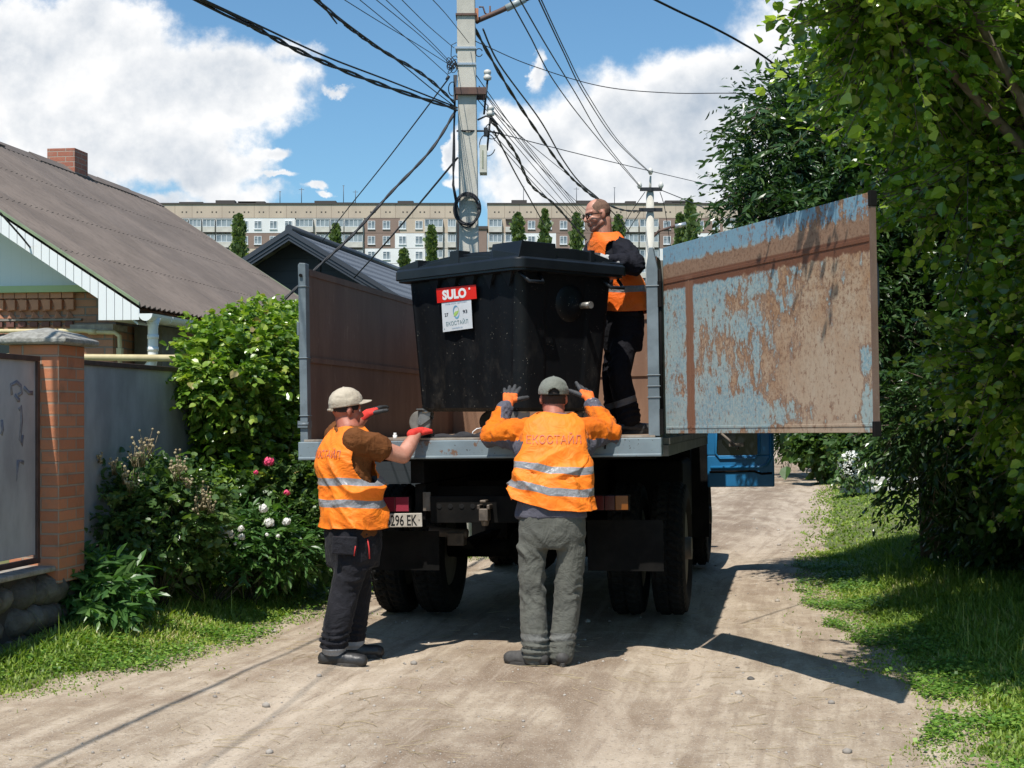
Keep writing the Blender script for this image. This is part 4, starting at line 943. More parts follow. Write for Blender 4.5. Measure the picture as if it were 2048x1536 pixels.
def hand(wrist, fdir, pnorm, thumb, curl, mats, parent, name='glove', size=1.0, spread=.10, split=.45, tcurl=.3, dens=.0035, cuff=None, folds_f=None):
    """five separate fingers: fdir towards the fingertips, pnorm out of the palm, thumb = side the thumb is on"""
    f = Vector(fdir).normalized(); n = Vector(pnorm); n = (n - f * n.dot(f)).normalized(); s = Vector(thumb); s = (s - f * s.dot(f) - n * s.dot(n)).normalized(); w = Vector(wrist); k = size
    B = Body(); L = [.072, .080, .074, .060]; kn = []
    cl = curl if hasattr(curl, '__len__') else [curl] * 4
    for i in range(4):
        off = (.031 - .0205 * i) * k; kb = w + f * (.092 - .004 * abs(i - 1.2)) * k + s * off; kn.append(kb)
        B.cap(w + f * .022 * k + s * off * .62, kb, .018 * k, .015 * k)
        d = (f + s * spread * (1.4 - i) ).normalized(); p = kb; a = 0
        for j, fr in enumerate((.44, .31, .25)):
            a += cl[i] * (.8 if j == 0 else 1.0); dd = d * math.cos(a) + n * math.sin(a); q = p + dd * L[i] * fr * k * 1.12
            B.cap(p, q, (.0138 - .0011 * j) * k, (.0128 - .0012 * j) * k); p = q
    tb = w + f * .026 * k + s * .022 * k; td = (f * .62 + s * .78 + n * .18).normalized(); p = tb + td * .042 * k; B.cap(tb, p, .0175 * k, .014 * k)
    td2 = (td * (1 - tcurl * .3) + f * tcurl * .8 + n * tcurl * .3).normalized(); q = p + td2 * .034 * k; B.cap(p, q, .0150 * k, .014 * k); td3 = (td2 + f * tcurl * .3 + n * tcurl * .3).normalized(); B.cap(q, q + td3 * .026 * k, .0135 * k, .0118 * k)
    B.cap(w - f * .045 * k, w + f * .03 * k, .031 * k, .030 * k)
    me = B.fuse(dens, 3, .5); o = link(name, me, mats, parent, True)
    V = getv(me); rel = V - np.array(w); al = rel @ np.array(f); pal = rel @ np.array(n)
    C = np.array([tuple(p.vertices)[:3] for p in me.polygons]); av = al[C].mean(1); pv = pal[C].mean(1); sv = (rel @ np.array(s))[C].mean(1)
    fing = (av > .092 * k * split * 2) | (pv > .010 * k) | ((sv > .046 * k))
    me.polygons.foreach_set('material_index', fing.astype(np.int32)); me.update(); return o
def shoe(p, yaw, mat_, sole, parent, L=.285, h=.10):
    """p = ankle point over the ground, toe towards yaw (0 = +y)"""
    B = Body(); f = Vector((math.sin(yaw), math.cos(yaw), 0)); s = Vector((f.y, -f.x, 0)); b = Vector(p)
    z = Vector((0, 0, 1))
    B.cap(b - f * .055 + z * .05, b + f * .06 + z * .05, .043, .046); B.cap(b + f * .05 + z * .045, b + f * (L - .125) + z * .038, .047, .042); B.cap(b - f * .03 + z * .06, b - f * .01 + z * h, .042, .044)
    B.cap(b + f * .02 + z * .06, b + f * .0 + z * h, .042, .042)
    me = B.fuse(.008, 5); V = getv(me); V[:, 2] = np.maximum(V[:, 2], b.z + .012); V += (getn(me) * (cloth(V, 22)[:, None] * .003)); setv(me, V)
    o = link('shoe', me, mat_, parent, True)
    pts = []
    for k in range(28):
        a = 2 * math.pi * k / 28; u = math.cos(a); v = math.sin(a); wd = .047 + .005 * u - .008 * (u < -.2)
        q = b + f * ((L / 2 - .098) + u * L / 2) + s * v * wd * (1.0 if u > 0 else .93); pts.append((q.x, q.y))
    m = MB(); m.prism(pts, b.z, b.z + .026, 'z'); m.build('sole', sole, o, .004); return o
def head(c, yaw, pitch, roll, parent_body, B, sk=1.0):
    """adds a head with jaw, nose, brow, lips and ears to the body skin"""
    Rm = Matrix.Rotation(yaw, 3, 'Z') @ Matrix.Rotation(pitch, 3, 'X') @ Matrix.Rotation(roll, 3, 'Y'); c = Vector(c)
    T = lambda x, y, z: c + Rm @ Vector((x * sk, y * sk, z * sk))
    B.ell(T(0, -.012, .028), (.077 * sk, .098 * sk, .090 * sk), rot=Rm); B.ell(T(0, .012, -.020), (.066 * sk, .078 * sk, .090 * sk), rot=Rm)
    B.cap(T(0, .048, -.080), T(0, .060, -.092), .033 * sk, .026 * sk); B.cap(T(-.045, .0, -.055), T(-.015, .055, -.088), .026 * sk, .022 * sk); B.cap(T(.045, .0, -.055), T(.015, .055, -.088), .026 * sk, .022 * sk)
    B.cap(T(0, .082, .018), T(0, .105, -.022), .009 * sk, .0135 * sk); B.cap(T(-.012, .088, -.026), T(.012, .088, -.026), .011 * sk, .011 * sk)
    for s in (-1, 1):
        B.cap(T(s * .014, .080, .030), T(s * .048, .062, .030), .010 * sk, .010 * sk); B.cap(T(s * .035, .060, -.018), T(s * .045, .045, -.030), .022 * sk, .02 * sk)
        B.ell(T(s * .077, -.012, -.004), (.011 * sk, .020 * sk, .033 * sk), rot=Rm @ Matrix.Rotation(s * .35, 3, 'Z'))
    B.cap(T(-.020, .080, -.052), T(.020, .080, -.052), .009 * sk, .009 * sk); B.cap(T(-.018, .077, -.062), T(.018, .077, -.062), .010 * sk, .010 * sk)
    return T, Rm
def eyes(T, Rm, parent, sk=1.0):
    for s in (-1, 1):
        m = MB(); m.ball(T(s * .031, .066, .008), .0125 * sk, 12, 0, rot=Rm); m.ball(T(s * .031, .0745, .008), .0058 * sk, 10, 1, rot=Rm); m.build('eye', [WHT, BLACKM], parent)
def cap_hat(T, Rm, parent, mt, under, yaw=0, pitch=0, brim=True, c=(0, -.012, .052), r=(.088, .106, .080), bill=.075, opening=True, band=0.0):
    """cloth cap: six panels, seam ridges, button, bill and back strap"""
    Rc = Rm @ Matrix.Rotation(yaw, 3, 'Z') @ Matrix.Rotation(pitch, 3, 'X'); c0 = T(*c)
    nu, nv = 96, 26; U, Vv = np.meshgrid(np.arange(nu) / nu * 2 * np.pi, np.linspace(0, 1, nv), indexing='ij')
    a = Vv * math.pi / 2 * 1.12; seam = np.abs(((U * 3 / np.pi + .5) % 1) - .5) * 2
    k = 1 - .018 * np.exp(-(seam / .10) ** 2) + .020 * np.exp(-(seam / .05) ** 2) * .5
    x = np.sin(a) * np.cos(U) * r[0] * k; y = np.sin(a) * np.sin(U) * r[1] * k; z = np.cos(a) * r[2]
    p = np.stack([x, y, z], -1); d = cloth(p.reshape(-1, 3), 24, (1, 1, 2), 3.3).reshape(x.shape) * .0035 * sstep(Vv, .15, .5); p = p + p / np.linalg.norm(p, axis=-1, keepdims=True) * d[..., None]
    Vt = p.reshape(-1, 3); Fc = grid_faces(nu, nv, True)
    if opening:                                           # arched gap above the back strap
        e = (Vt[:, 0] / .034) ** 2 + ((Vt[:, 2] + .018) / .034) ** 2; kp = ~((Vt[:, 1] < 0) & (e < 1) & (Vt[:, 2] > -.012)); Fc = Fc[kp[Fc].all(1)]
    if band: 
        mi = (Vt[Fc[:, 0], 2] < band).astype(np.int32)
    W_ = Vt @ np.array(Rc).T + np.array(c0); me = npmesh('cap', W_, Fc, True)
    o = link('cap', me, [mt, under] if under else mt, parent); so = o.modifiers.new('s', 'SOLIDIFY'); so.thickness = .003
    if band: me.polygons.foreach_set('material_index', mi)
    m = MB(); m.ball(c0 + Rc @ Vector((0, 0, r[2] + .002)), .008, 10, sc_=(1, 1, .6), rot=Rc); m.build('cap_button', mt, o)
    for s in (0, 1, 2):
        for sg in (-1, 1):
            uu = (s + .5) * math.pi / 3 + (0 if sg > 0 else math.pi); q = c0 + Rc @ Vector((math.cos(uu) * .62 * r[0] * 1.01, math.sin(uu) * .62 * r[1] * 1.01, r[2] * .79)); MB().ball(q, .0032, 8, rot=Rc).build('eyelet', under or mt, o)
    if brim:
        n = 18; m = MB(); vs = []; zb = -r[2] * .10
        for i in range(n + 1):
            t_ = -1 + 2 * i / n; xa = t_ * r[0] * .88; yi = r[1] * math.sqrt(max(0, 1 - (t_ * .88) ** 2)) * .98
            for j in range(6):
                q = j / 5; yo = yi + bill * q * math.sqrt(max(0, 1 - t_ ** 4 * .97)); vs.append((xa * (1 + .02 * q), yo, zb + .012 * (1 - t_ * t_) - .012 * q))
        vs = [c0 + Rc @ Vector(v) for v in vs]; m.add(vs, [(i * 6 + j, i * 6 + j + 1, (i + 1) * 6 + j + 1, (i + 1) * 6 + j) for i in range(n) for j in range(5)], 0, True)
        b = m.build('cap_brim', mt, o); so = b.modifiers.new('s', 'SOLIDIFY'); so.thickness = .004
    return o, c0, Rc
def crease(s): return 1 - 2 * np.abs(np.sin(s)) ** .8
def trousers(secs, legs, parent, mt, amp=.012, seed=0, yaw=0, vox=.011, bag=None):
    B = Body(); B.loft(secs, yaw)
    for pts, rs in legs: B.limb(pts, rs)
    me = B.fuse(vox, 7); V = getv(me); zmin = min(p[2] for l in legs for p in l[0])
    rel = np.clip((V[:, 2] - zmin) / .85, 0, 1)
    stack = np.exp(-((rel - .06) / .10) ** 2) * 1.5 + np.exp(-((rel - .50) / .10) ** 2) * .8 + .45
    lowk = np.exp(-(rel / .22) ** 2)
    f = cloth(V @ np.array([[1, 0, .5], [0, 1, -.4], [0, 0, 1]]), 7, (1.2, 1.2, .75), seed, 1.0); f2 = cloth(V @ np.array([[1, 0, .35], [0, 1, .3], [0, 0, 1]]), 10, (.8, .8, 2.3), seed + 7, 1.0); f3 = cloth(V, 26, (1, 1, .8), seed + 3)
    w1 = vnoise(V * 4.5 + seed); w2 = vnoise(V * 9 + seed + 5); ax_ = V[:, 0] * math.cos(yaw) + V[:, 1] * math.sin(yaw); z_ = V[:, 2]
    ank = crease(z_ * 78 + w1 * 5 + ax_ * 9) * np.exp(-((rel - .07) / .085) ** 2) * (.6 + .6 * w2)
    knee = crease(z_ * 46 + ax_ * 26 * np.sign(w1 + .2) + w1 * 4) * np.exp(-((rel - .50) / .13) ** 2) * np.clip(.45 + w2 * 1.3, 0, 1)
    long_ = crease(ax_ * 30 + z_ * 9 + w1 * 3.2) * np.clip((rel - .12) * 4, 0, 1) * np.clip((.95 - rel) * 4, 0, 1) * np.clip(.35 + w2 * 1.2, 0, 1)
    seat = crease(z_ * 34 - np.abs(ax_) * 40 + w1 * 3) * np.exp(-((rel - .80) / .09) ** 2) * np.clip(.3 + w2, 0, 1)
    N = getn(me); V = V + N * (ank * 1.0 + knee * .62 + long_ * .55 + seat * .4 + f * .3 + f3 * .12)[:, None] * amp; setv(me, V)
    return link('trousers', me, mt, parent, True)
def two_tone(o, fn, mats_extra):
    me = o.data; 
    for m_ in mats_extra: me.materials.append(m_)
    V = getv(me); C = np.empty(len(me.polygons) * 3, np.float32); me.polygons.foreach_get('center', C); C = C.reshape(-1, 3)
    me.polygons.foreach_set('material_index', fn(C).astype(np.int32)); me.update()
ORANGE_J = fabric('orange_workwear', (.74, .175, .008), (.62, .13, .007)); GREY_J = fabric('slate_grey_workwear', (.105, .10, .125), (.075, .073, .09))
REFL = M('reflective_tape', (.33, .34, .36), (.25, .26, .28), 30, .4)

# --- man in the middle, seen from behind, both hands pushing the container
px2, py2 = .225, 9.0
m2 = thing('person', (px2, py2, hz(px2, py2)), 'man in grey green cap and orange vest, back to the camera, both hands raised', 'person')
z0 = -m2.location.z
def W2(u, v, Y): p = P(u, v, Y); return Vector((p.x - px2, p.y - py2, p.z - m2.location.z))
sh = W2(1110, 850, 9.22); hip = W2(1104, 1060, 9.05)
LS, RS = W2(1062, 856, 9.24), W2(1158, 856, 9.24)
LEl, REl = W2(984, 872, 9.38), W2(1222, 868, 9.36)
LW, RW = W2(1014, 812, 9.62), W2(1183, 806, 9.60)
hd = W2(1107, 798, 9.26)
B = Body(); T, Rm = head(hd, 0, R(-3), 0, None, B)
B.cap(hd + Vector((0, -.02, -.05)), sh + Vector((-.005, .0, .04)), .064, .072)
B.loft([(hip.x, hip.y, hip.z, .165, .115), (.03, .12, 1.15, .16, .11), (.035, .19, 1.38, .19, .11), (.035, .21, 1.47, .12, .08)])
for a, b, c in ((LS, LEl, LW), (RS, REl, RW)): B.limb([a, b, c], [.055, .042, .030])
lk, rk = W2(1066, 1190, 9.04), W2(1136, 1190, 9.06); la, ra = W2(1070, 1308, 8.98), W2(1122, 1308, 9.02)
for sx, kn_, an_ in ((-.10, lk, la), (.10, rk, ra)): B.limb([(hip.x + sx, .05, .85), tuple(kn_), tuple(an_)], [.075, .05, .04])
me = B.fuse(.008, 3); bod = link('body', me, [SKIN_R, M('dark_cropped_hair', (.045, .028, .022), (.03, .02, .016), 40, .9)], m2, True)
ih = np.array(Rm.inverted()); C = np.empty(len(me.polygons) * 3, np.float32); me.polygons.foreach_get('center', C); C = (C.reshape(-1, 3) - np.array(hd)) @ ih.T
me.polygons.foreach_set('material_index', ((C[:, 1] < .035) & (C[:, 2] > -.035) & (np.abs(C[:, 0]) < .073) & (C[:, 2] < .2)).astype(np.int32))
eyes(T, Rm, bod)
cp = fabric('grey_green_cap', (.19, .195, .165), (.15, .155, .13), .8, .1, 60, .3)
cap_hat(T, Rm, m2, cp, None, pitch=R(4), r=(.090, .108, .092), c=(0, -.012, .045))
cap_o = [c for c in m2.children if c.name.startswith('cap')][0]
m = MB(); m.tube([T(.04 * math.sin(a) * 1.05, -.116 * math.cos(a * .4) + .003, .020) for a in np.linspace(-1, 1, 8)], .008, 6); m.build('cap_strap', BLACKM, cap_o)
# jacket: sleeves orange above, grey below; trunk under the vest
B = Body(); B.loft([(.02, .055, .895, .215, .135), (.015, .07, 1.0, .20, .135), (.03, .13, 1.2, .205, .13), (.035, .20, 1.40, .215, .12), (.035, .21, 1.485, .15, .09), (.035, .215, 1.53, .078, .068)])
for s_, e_, w_ in ((LS, LEl, LW), (RS, REl, RW)):
    s2 = s_ + (Vector((.035, .2, 1.4)) - s_) * .22; B.limb([s2, s_.lerp(e_, .45), e_, e_.lerp(w_, .55), e_.lerp(w_, .93)], [.080, .072, .064, .056, .046]); sg_ = 1 if e_.x > 0 else -1; B.limb([(.035 + sg_ * .13, .17, 1.27), tuple(s_.lerp(e_, .30) + Vector((0, 0, -.065))), tuple(s_.lerp(e_, .8) + Vector((0, 0, -.022)))], [.07, .062, .050])
me = B.fuse(.010, 5); V = getv(me); N = getn(me)
arm = sstep(np.abs(V[:, 0] - .035), .16, .24); V += N * ((cloth(V, 9, (1.4, 1.4, .8), 1.2, .8) * .013 + cloth(V, 20, (1, 1, 1), 4.2, .8) * .005) * (.35 + arm))[:, None]; setv(me, V)
jk = link('jacket', me, [GREY_J], m2, True)
el_l, el_r = np.array(LEl), np.array(REl)
def jm(C):
    x = C[:, 0] - .035; ax = np.abs(x); up = np.where(x < 0, LEl.z, REl.z)
    line = up - .030 + .008 * fbm(C * 12, 2)
    fore = C[:, 1] > (np.where(x < 0, LEl.y, REl.y) + .02)
    e_ = np.where(x < 0, LEl.x - .035, REl.x - .035); inner = np.abs(x) < np.abs(e_) - .055
    cuffy = C[:, 2] > 1.575
    r = ((ax > .10) & (C[:, 2] > line)) & ~(fore & inner & (C[:, 2] > 1.50) & (x < 0)) & ~cuffy
    return r.astype(int)
two_tone(jk, jm, [ORANGE_J])
# trousers and shoes
TG = fabric('grey_work_trousers', (.118, .118, .100), (.090, .090, .078), band=(.155, .20, (.16, .16, .148), 0))
lk, rk = W2(1066, 1190, 9.04), W2(1136, 1190, 9.06); la, ra = W2(1070, 1308, 8.98), W2(1122, 1308, 9.02)
trousers([(hip.x, .05, .71, .185, .11), (hip.x, .05, .79, .205, .13), (hip.x, .055, .90, .20, .13), (hip.x, .06, .98, .185, .12)], [([(-.125 + hip.x, .045, .70), tuple(lk), tuple(la)], [.094, .084, .080]), ([(.115 + hip.x, .05, .70), tuple(rk), tuple(ra)], [.093, .082, .078])], m2, TG, .017, 2.2)
tr = [c for c in m2.children if c.name.startswith('trousers')][0]
SHG = M('worn_grey_shoe', (.075, .07, .065), (.045, .042, .04), 18, .75, bmp=.4); SOL = M('rubber_sole', (.03, .028, .026), (.06, .055, .05), 20, .85)
gz = lambda u, v, Y, ox, oy: (P(u, v, Y).x - ox, Y - oy, .0)
shoe((la.x - .01, la.y + .0, .0), R(-62), SHG, SOL, m2); shoe((ra.x, ra.y, .0), R(-6), SHG, SOL, m2, L=.27)
GO = M('orange_knit_glove', (.90, .19, .03), (.80, .14, .02), 30, .8, bmp=.4, bscale=200); GG = M('charcoal_glove_coating', (.055, .055, .057), (.035, .035, .037), 30, .7, bmp=.5, bscale=120)
hand(LW + Vector((.01, .02, .02)), (W2(1024, 768, 9.82) - LW), (.12, 1, -.1), (1, .1, .1), [.06, .03, .05, .10], [GO, GG], m2, size=1.12, spread=.13, split=.44, tcurl=.05)
hand(RW + Vector((-.01, .02, .02)), (W2(1164, 764, 9.80) - RW), (-.45, 1, -.2), (-1, -.1, -.1), [.0, .16, .30, .42], [GO, GG], m2, size=1.12, spread=.10, split=.44, tcurl=.05)
m = MB(); d_ = (W2(1166, 764, 9.80) - RW).normalized(); m.lathe([(-.045, .046), (-.01, .044)], RW + d_ * .0, d_, 20, caps=False); m.build('cuff_band', REFL, m2)
# vest
v2 = vest([(.02, .06, .935, .272, .15), (.02, .07, 1.05, .258, .148), (.03, .11, 1.20, .238, .148), (.035, .15, 1.30, .214, .145), (.035, .185, 1.40, .212, .140), (.035, .205, 1.475, .205, .115), (.035, .21, 1.515, .150, .085), (.035, .215, 1.535, .095, .070)], 0, None, m2,
     mat_vest('orange_safety_vest', [(.155, .235), (.375, .450)]), (.02, 1.385), (.095, .150), 1.0, .017, xin=.15, lift=.075)
vest_text(v2, 'ЕКОСТАЙЛ', .072, (.03, .0, 1.345), (1, 0, 0), (0, -1, 0), M('worn_purple_print', (.42, .10, .12), (.60, .22, .05), 60, .7), .86)

# --- man on the left, seen from behind his right shoulder, reaching for the castor
px1, py1 = -1.04, 9.33
m1 = thing('person', (px1, py1, hz(px1, py1)), 'man in beige cap, brown t-shirt, orange vest and red gloves reaching to the truck', 'person')
def W1(u, v, Y): p = P(u, v, Y); return Vector((p.x - px1, p.y - py1, p.z - m1.location.z))
YW = R(-50)
hip = W1(706, 1060, 9.36); ch = W1(694, 920, 9.36); nk = W1(698, 852, 9.40); hd = W1(694, 822, 9.42)
RS, REl, RW = W1(722, 886, 9.24), W1(806, 912, 9.36), W1(834, 866, 9.52)
LS, LEl, LW = W1(676, 870, 9.55), W1(702, 856, 9.82), W1(730, 832, 9.90)
B = Body(); T, Rm = head(hd, R(-62), R(-4), 0, None, B)
B.cap(hd + Vector((-.01, 0, -.05)), nk + Vector((0, 0, -.02)), .066, .075)
B.loft([(hip.x, hip.y, hip.z - .05, .15, .12), (hip.x - .01, hip.y, hip.z + .08, .15, .11), (ch.x - .01, ch.y, ch.z - .05, .15, .10), (ch.x + .005, ch.y, ch.z + .11, .16, .09), (nk.x, nk.y, nk.z - .04, .11, .08)], YW)
for a, b, c in ((RS, REl, RW), (LS, LEl, LW)): B.limb([a, a.lerp(b, .5), b, b.lerp(c, .4), c], [.064, .058, .050, .049, .033])
k1, k2 = W1(690, 1180, 9.26), W1(716, 1180, 9.50); a1, a2 = W1(668, 1296, 9.20), W1(704, 1288, 9.50)
for a, b in ((k1, a1), (k2, a2)): B.limb([(hip.x, hip.y, .8), a, b], [.09, .06, .045])
me = B.fuse(.008, 3); bod = link('body', me, [SKIN], m1, True); 
ih = np.array(Rm.inverted())
C = np.empty(len(me.polygons) * 3, np.float32); me.polygons.foreach_get('center', C); C = C.reshape(-1, 3); D = (C - np.array(hd)) @ ih.T
me.materials.append(M('dark_short_hair', (.03, .02, .017), (.05, .035, .028), 40, .9)); me.materials.append(SKIN_R)
hair = (D[:, 1] < .02) & (D[:, 2] > -.012) & (D[:, 2] < .2) & (np.abs(D[:, 0]) < .076); red = (D[:, 2] < .2) & (C[:, 2] > nk.z - .02)
me.polygons.foreach_set('material_index', np.where(hair, 1, np.where(red, 2, 0)).astype(np.int32)); eyes(T, Rm, bod)
cb = fabric('beige_cap', (.50, .43, .33), (.38, .32, .245), .8, .1, 60, .3)
co_, c0, Rc = cap_hat(T, Rm, m1, cb, BLACKM, pitch=R(13), r=(.088, .108, .098), c=(0, -.012, .050), bill=.068, band=.0, opening=False)
B = Body(); B.ell(T(0, -.018, .030), (.084, .104, .060), rot=Rm); me = B.fuse(.008, 2); link('cap_lining', me, [M('black_cap_back', (.014, .012, .012), rough=.9)], co_, True)
m = MB(); m.tube([T(.030 * a, -.114, -.002) for a in (-1, 0, 1)], .010, 6); m.build('cap_buckle', cb, co_)
# t-shirt with short sleeves
TS = fabric('brown_t_shirt', (.165, .060, .018), (.125, .045, .014), .9, .0)
B = Body(); B.loft([(hip.x, hip.y, hip.z - .04, .178, .145), (hip.x - .01, hip.y, hip.z + .12, .178, .140), (ch.x - .01, ch.y, ch.z - .06, .182, .135), (ch.x + .005, ch.y, ch.z + .09, .190, .118), (nk.x, nk.y, nk.z - .045, .14, .10), (nk.x, nk.y, nk.z - .005, .082, .078)], YW)
d_ = (REl - RS); B.limb([RS - d_ * .12, RS + d_ * .30, RS + d_ * .40], [.086, .086, .084]); d_ = (LEl - LS); B.limb([LS, LS + d_ * .7], [.085, .076])
me = B.fuse(.009, 4); V = getv(me); N = getn(me); V += N * (cloth(V, 9, (1, 1, 1.2), 6.1, .8) * .011 + cloth(V, 19, (1, 1, 1), 3.1, .8) * .004)[:, None]; setv(me, V); link('t_shirt', me, [TS], m1, True)
v1 = vest([(.002 + hip.x, hip.y, .845, .222, .185), (hip.x, hip.y, .96, .218, .180), (hip.x - .015, hip.y + .01, 1.12, .215, .172), (ch.x - .01, ch.y, 1.24, .212, .162), (ch.x, ch.y, 1.33, .212, .150), (ch.x + .01, ch.y + .01, 1.40, .200, .125), (nk.x, nk.y, 1.455, .145, .095), (nk.x, nk.y, 1.485, .088, .082)], YW, None, m1,
     mat_vest('orange_safety_vest_two', [(.215, .290), (.425, .500)]), (.03, 1.29), (.115, .155), 4.0, .016, xin=.10, lift=.02)
sx_ = Vector((math.cos(YW), math.sin(YW), 0)); bk = Vector((math.sin(YW), -math.cos(YW), 0))
vest_text(v1, 'ЕКОСТАЙЛ', .066, Vector((ch.x, ch.y, 1.29)) - sx_ * .02, sx_, bk, bpy.data.materials['worn_purple_print'], .86)
TB = fabric('charcoal_work_trousers', (.016, .0155, .020), (.010, .010, .013), .8, .05, band=(.062, .115, (.30, .31, .33), 0))
t1 = trousers([(hip.x, hip.y, .60, .165, .15), (hip.x, hip.y, .74, .185, .165), (hip.x, hip.y, .88, .18, .16)], [([(hip.x + .02, hip.y - .09, .68), tuple(k1), tuple(a1 + Vector((0, 0, .03)))], [.105, .090, .088]), ([(hip.x + .0, hip.y + .09, .68), tuple(k2), tuple(a2 + Vector((0, 0, .03)))], [.100, .086, .082])], m1, TB, .015, 5.5, YW)
RZ = M('red_piping', (.45, .02, .02), rough=.6)
m = MB(); a = W1(735, 1078, 9.20); b = W1(739, 1118, 9.19); m.tube([a, a.lerp(b, .5) + Vector((.004, 0, 0)), b], .005, 6); a = W1(711, 1092, 9.12); b = W1(708, 1112, 9.12); m.tube([a, b], .004, 6); m.build('pocket_zip', RZ, t1)
m = MB(); c_ = W1(690, 1092, 9.13); 
for zz in (0,): m.prism([(c_.x - .085, c_.z - .05), (c_.x + .07, c_.z - .06), (c_.x + .075, c_.z + .055), (c_.x - .08, c_.z + .06)], c_.y + .0, c_.y + .03)
m.build('cargo_pocket', TB, t1, .008)
SHB = M('black_leather_shoe', (.017, .017, .018), (.035, .034, .034), 12, .45, bmp=.3)
shoe((a1.x - .005, a1.y, 0), R(96), SHB, SOL, m1, L=.30); shoe((a2.x, a2.y, 0.0), R(80), SHB, SOL, m1, L=.29)
GR = M('red_knit_glove', (.72, .045, .03), (.60, .03, .02), 30, .85, bmp=.4, bscale=200); GBK = M('black_glove_coating', (.02, .02, .02), (.03, .03, .03), 20, .6, bmp=.4)
hand(RW, (W1(866, 846, 9.66) - RW) + Vector((.02, .02, -.03)), (.25, .6, -.75), (-.3, .6, .5), [1.0, 1.1, 1.1, 1.1], [GR, GBK], m1, size=1.12, spread=.05, split=.50)
hand(LW, (W1(766, 806, 10.05) - LW), (.35, .25, -.85), (.2, -.9, -.2), [.20, .22, .25, .3], [GR, GBK], m1, size=1.12, spread=.08, split=.44)

# --- man standing in the truck bed behind the bin
px3, py3 = .86, 11.12
fz3 = FZ + ((px3 - TX0) * CT - (py3 - TY0) * ST) * math.tan(TROLL)
m3 = thing('person', (px3, py3, fz3), 'balding man in glasses and navy jacket with orange vest standing in the truck bed', 'person')
def W3(u, v, Y): p = P(u, v, Y); return Vector((p.x - px3, p.y - py3, p.z - fz3))
YF = R(108)
hip = W3(1246, 640, 11.15); nk = W3(1204, 478, 11.12); hd = W3(1195, 430, 11.10); ch = W3(1218, 520, 11.14)
LS, LEl, LW = W3(1244, 496, 10.98), W3(1270, 530, 10.80), W3(1222, 521, 10.72)
RS, REl, RW = W3(1192, 500, 11.30), W3(1172, 560, 11.2), W3(1185, 520, 11.0)
B = Body(); T, Rm = head(hd, YF, R(-14), 0, None, B, 1.02)
B.cap(T(0, -.035, -.04), nk + Vector((.01, 0, -.03)), .062, .070)
B.loft([(hip.x, hip.y, hip.z - .05, .16, .12), (ch.x, ch.y, ch.z - .1, .17, .12), (ch.x, ch.y, ch.z + .05, .19, .11), (nk.x, nk.y, nk.z - .05, .11, .08)], YF)
for a, b, c in ((LS, LEl, LW), (RS, REl, RW)): B.limb([a, b, c], [.055, .045, .032])
k1 = W3(1238, 748, 11.0); a1 = W3(1258, 842, 11.02); k2 = W3(1226, 750, 11.25); a2 = W3(1232, 842, 11.3)
for a, b in ((k1, a1), (k2, a2)): B.limb([hip + Vector((0, 0, -.05)), a, b], [.09, .06, .045])
me = B.fuse(.006, 2); HAIR3 = M('brown_stubble_hair', (.12, .068, .044), (.19, .105, .07), 30, .9, bmp=.3, bscale=200)
bod = link('body', me, [SKIN, HAIR3], m3, True); ih = np.array(Rm.inverted())
C = np.empty(len(me.polygons) * 3, np.float32); me.polygons.foreach_get('center', C); C = C.reshape(-1, 3); D = (C - np.array(hd)) @ ih.T / 1.02
hair = (D[:, 2] < .2) & (D[:, 2] > -.03) & (D[:, 1] < .012 + .035 * np.clip(D[:, 2] / .05, -1, 1) - .07 * np.clip((D[:, 2] - .07) / .05, 0, 1)) & ~((np.abs(D[:, 0]) > .072) & (D[:, 2] < .03)) & (C[:, 2] > nk.z)
chin = (D[:, 2] < -.045) & (D[:, 1] > .02) & (D[:, 2] > -.2) & (C[:, 2] > nk.z - .03)
me.materials.append(M('stubbled_skin', (.36, .17, .12), (.27, .12, .085), 40, .6)); me.polygons.foreach_set('material_index', np.where(hair, 1, np.where(chin, 2, 0)).astype(np.int32)); eyes(T, Rm, bod, 1.02)
m = MB()
for s in (-1, 1):
    pts = [T(s * .031 + .024 * math.cos(a) * 1.0, .098 - .006 * abs(math.cos(a)), .006 + .017 * math.copysign(abs(math.sin(a)) ** .6, math.sin(a))) for a in np.linspace(0, 6.283, 17)]
    m.tube(pts, .0044, 6, 0, False); m.add([p for p in pts[:-1]], [tuple(range(16))], 1); m.tube([T(s * .055, .094, .012), T(s * .079, .04, .010), T(s * .083, -.02, .004)], .0040, 6)
m.tube([T(-.007, .1, .008), T(.007, .1, .008)], .003, 6)
gl, tg, bg_ = newmat('spectacle_lens'); bg_.inputs['Base Color'].default_value = (.09, .08, .08, 1); bg_.inputs['Roughness'].default_value = .05; bg_.inputs['Alpha'].default_value = .55
m.build('glasses', [BLACKM, gl], m3)
NV = fabric('navy_work_jacket', (.012, .012, .018), (.008, .008, .012), .85, .0)
B = Body(); B.loft([(hip.x, hip.y, hip.z + .02, .19, .14), (ch.x + .02, ch.y, ch.z - .14, .195, .14), (ch.x + .01, ch.y, ch.z + .03, .205, .135), (nk.x + .03, nk.y, nk.z - .05, .15, .10), (nk.x + .015, nk.y, nk.z + .0, .09, .085), (nk.x + .006, nk.y, nk.z + .035, .078, .078)], YF)
for s_, e_, w_ in ((LS, LEl, LW), (RS, REl, RW)): B.limb([s_, s_.lerp(e_, .5), e_, e_.lerp(w_, .5), e_.lerp(w_, .9)], [.080, .084, .076, .060, .050])
me = B.fuse(.009, 4); V = getv(me); N = getn(me); V += N * (cloth(V, 9, (1, 1, 1.2), 8.8, .8) * .013 + cloth(V, 19, (1, 1, 1), 1.1, .8) * .005)[:, None]; setv(me, V); link('jacket', me, [NV], m3, True)
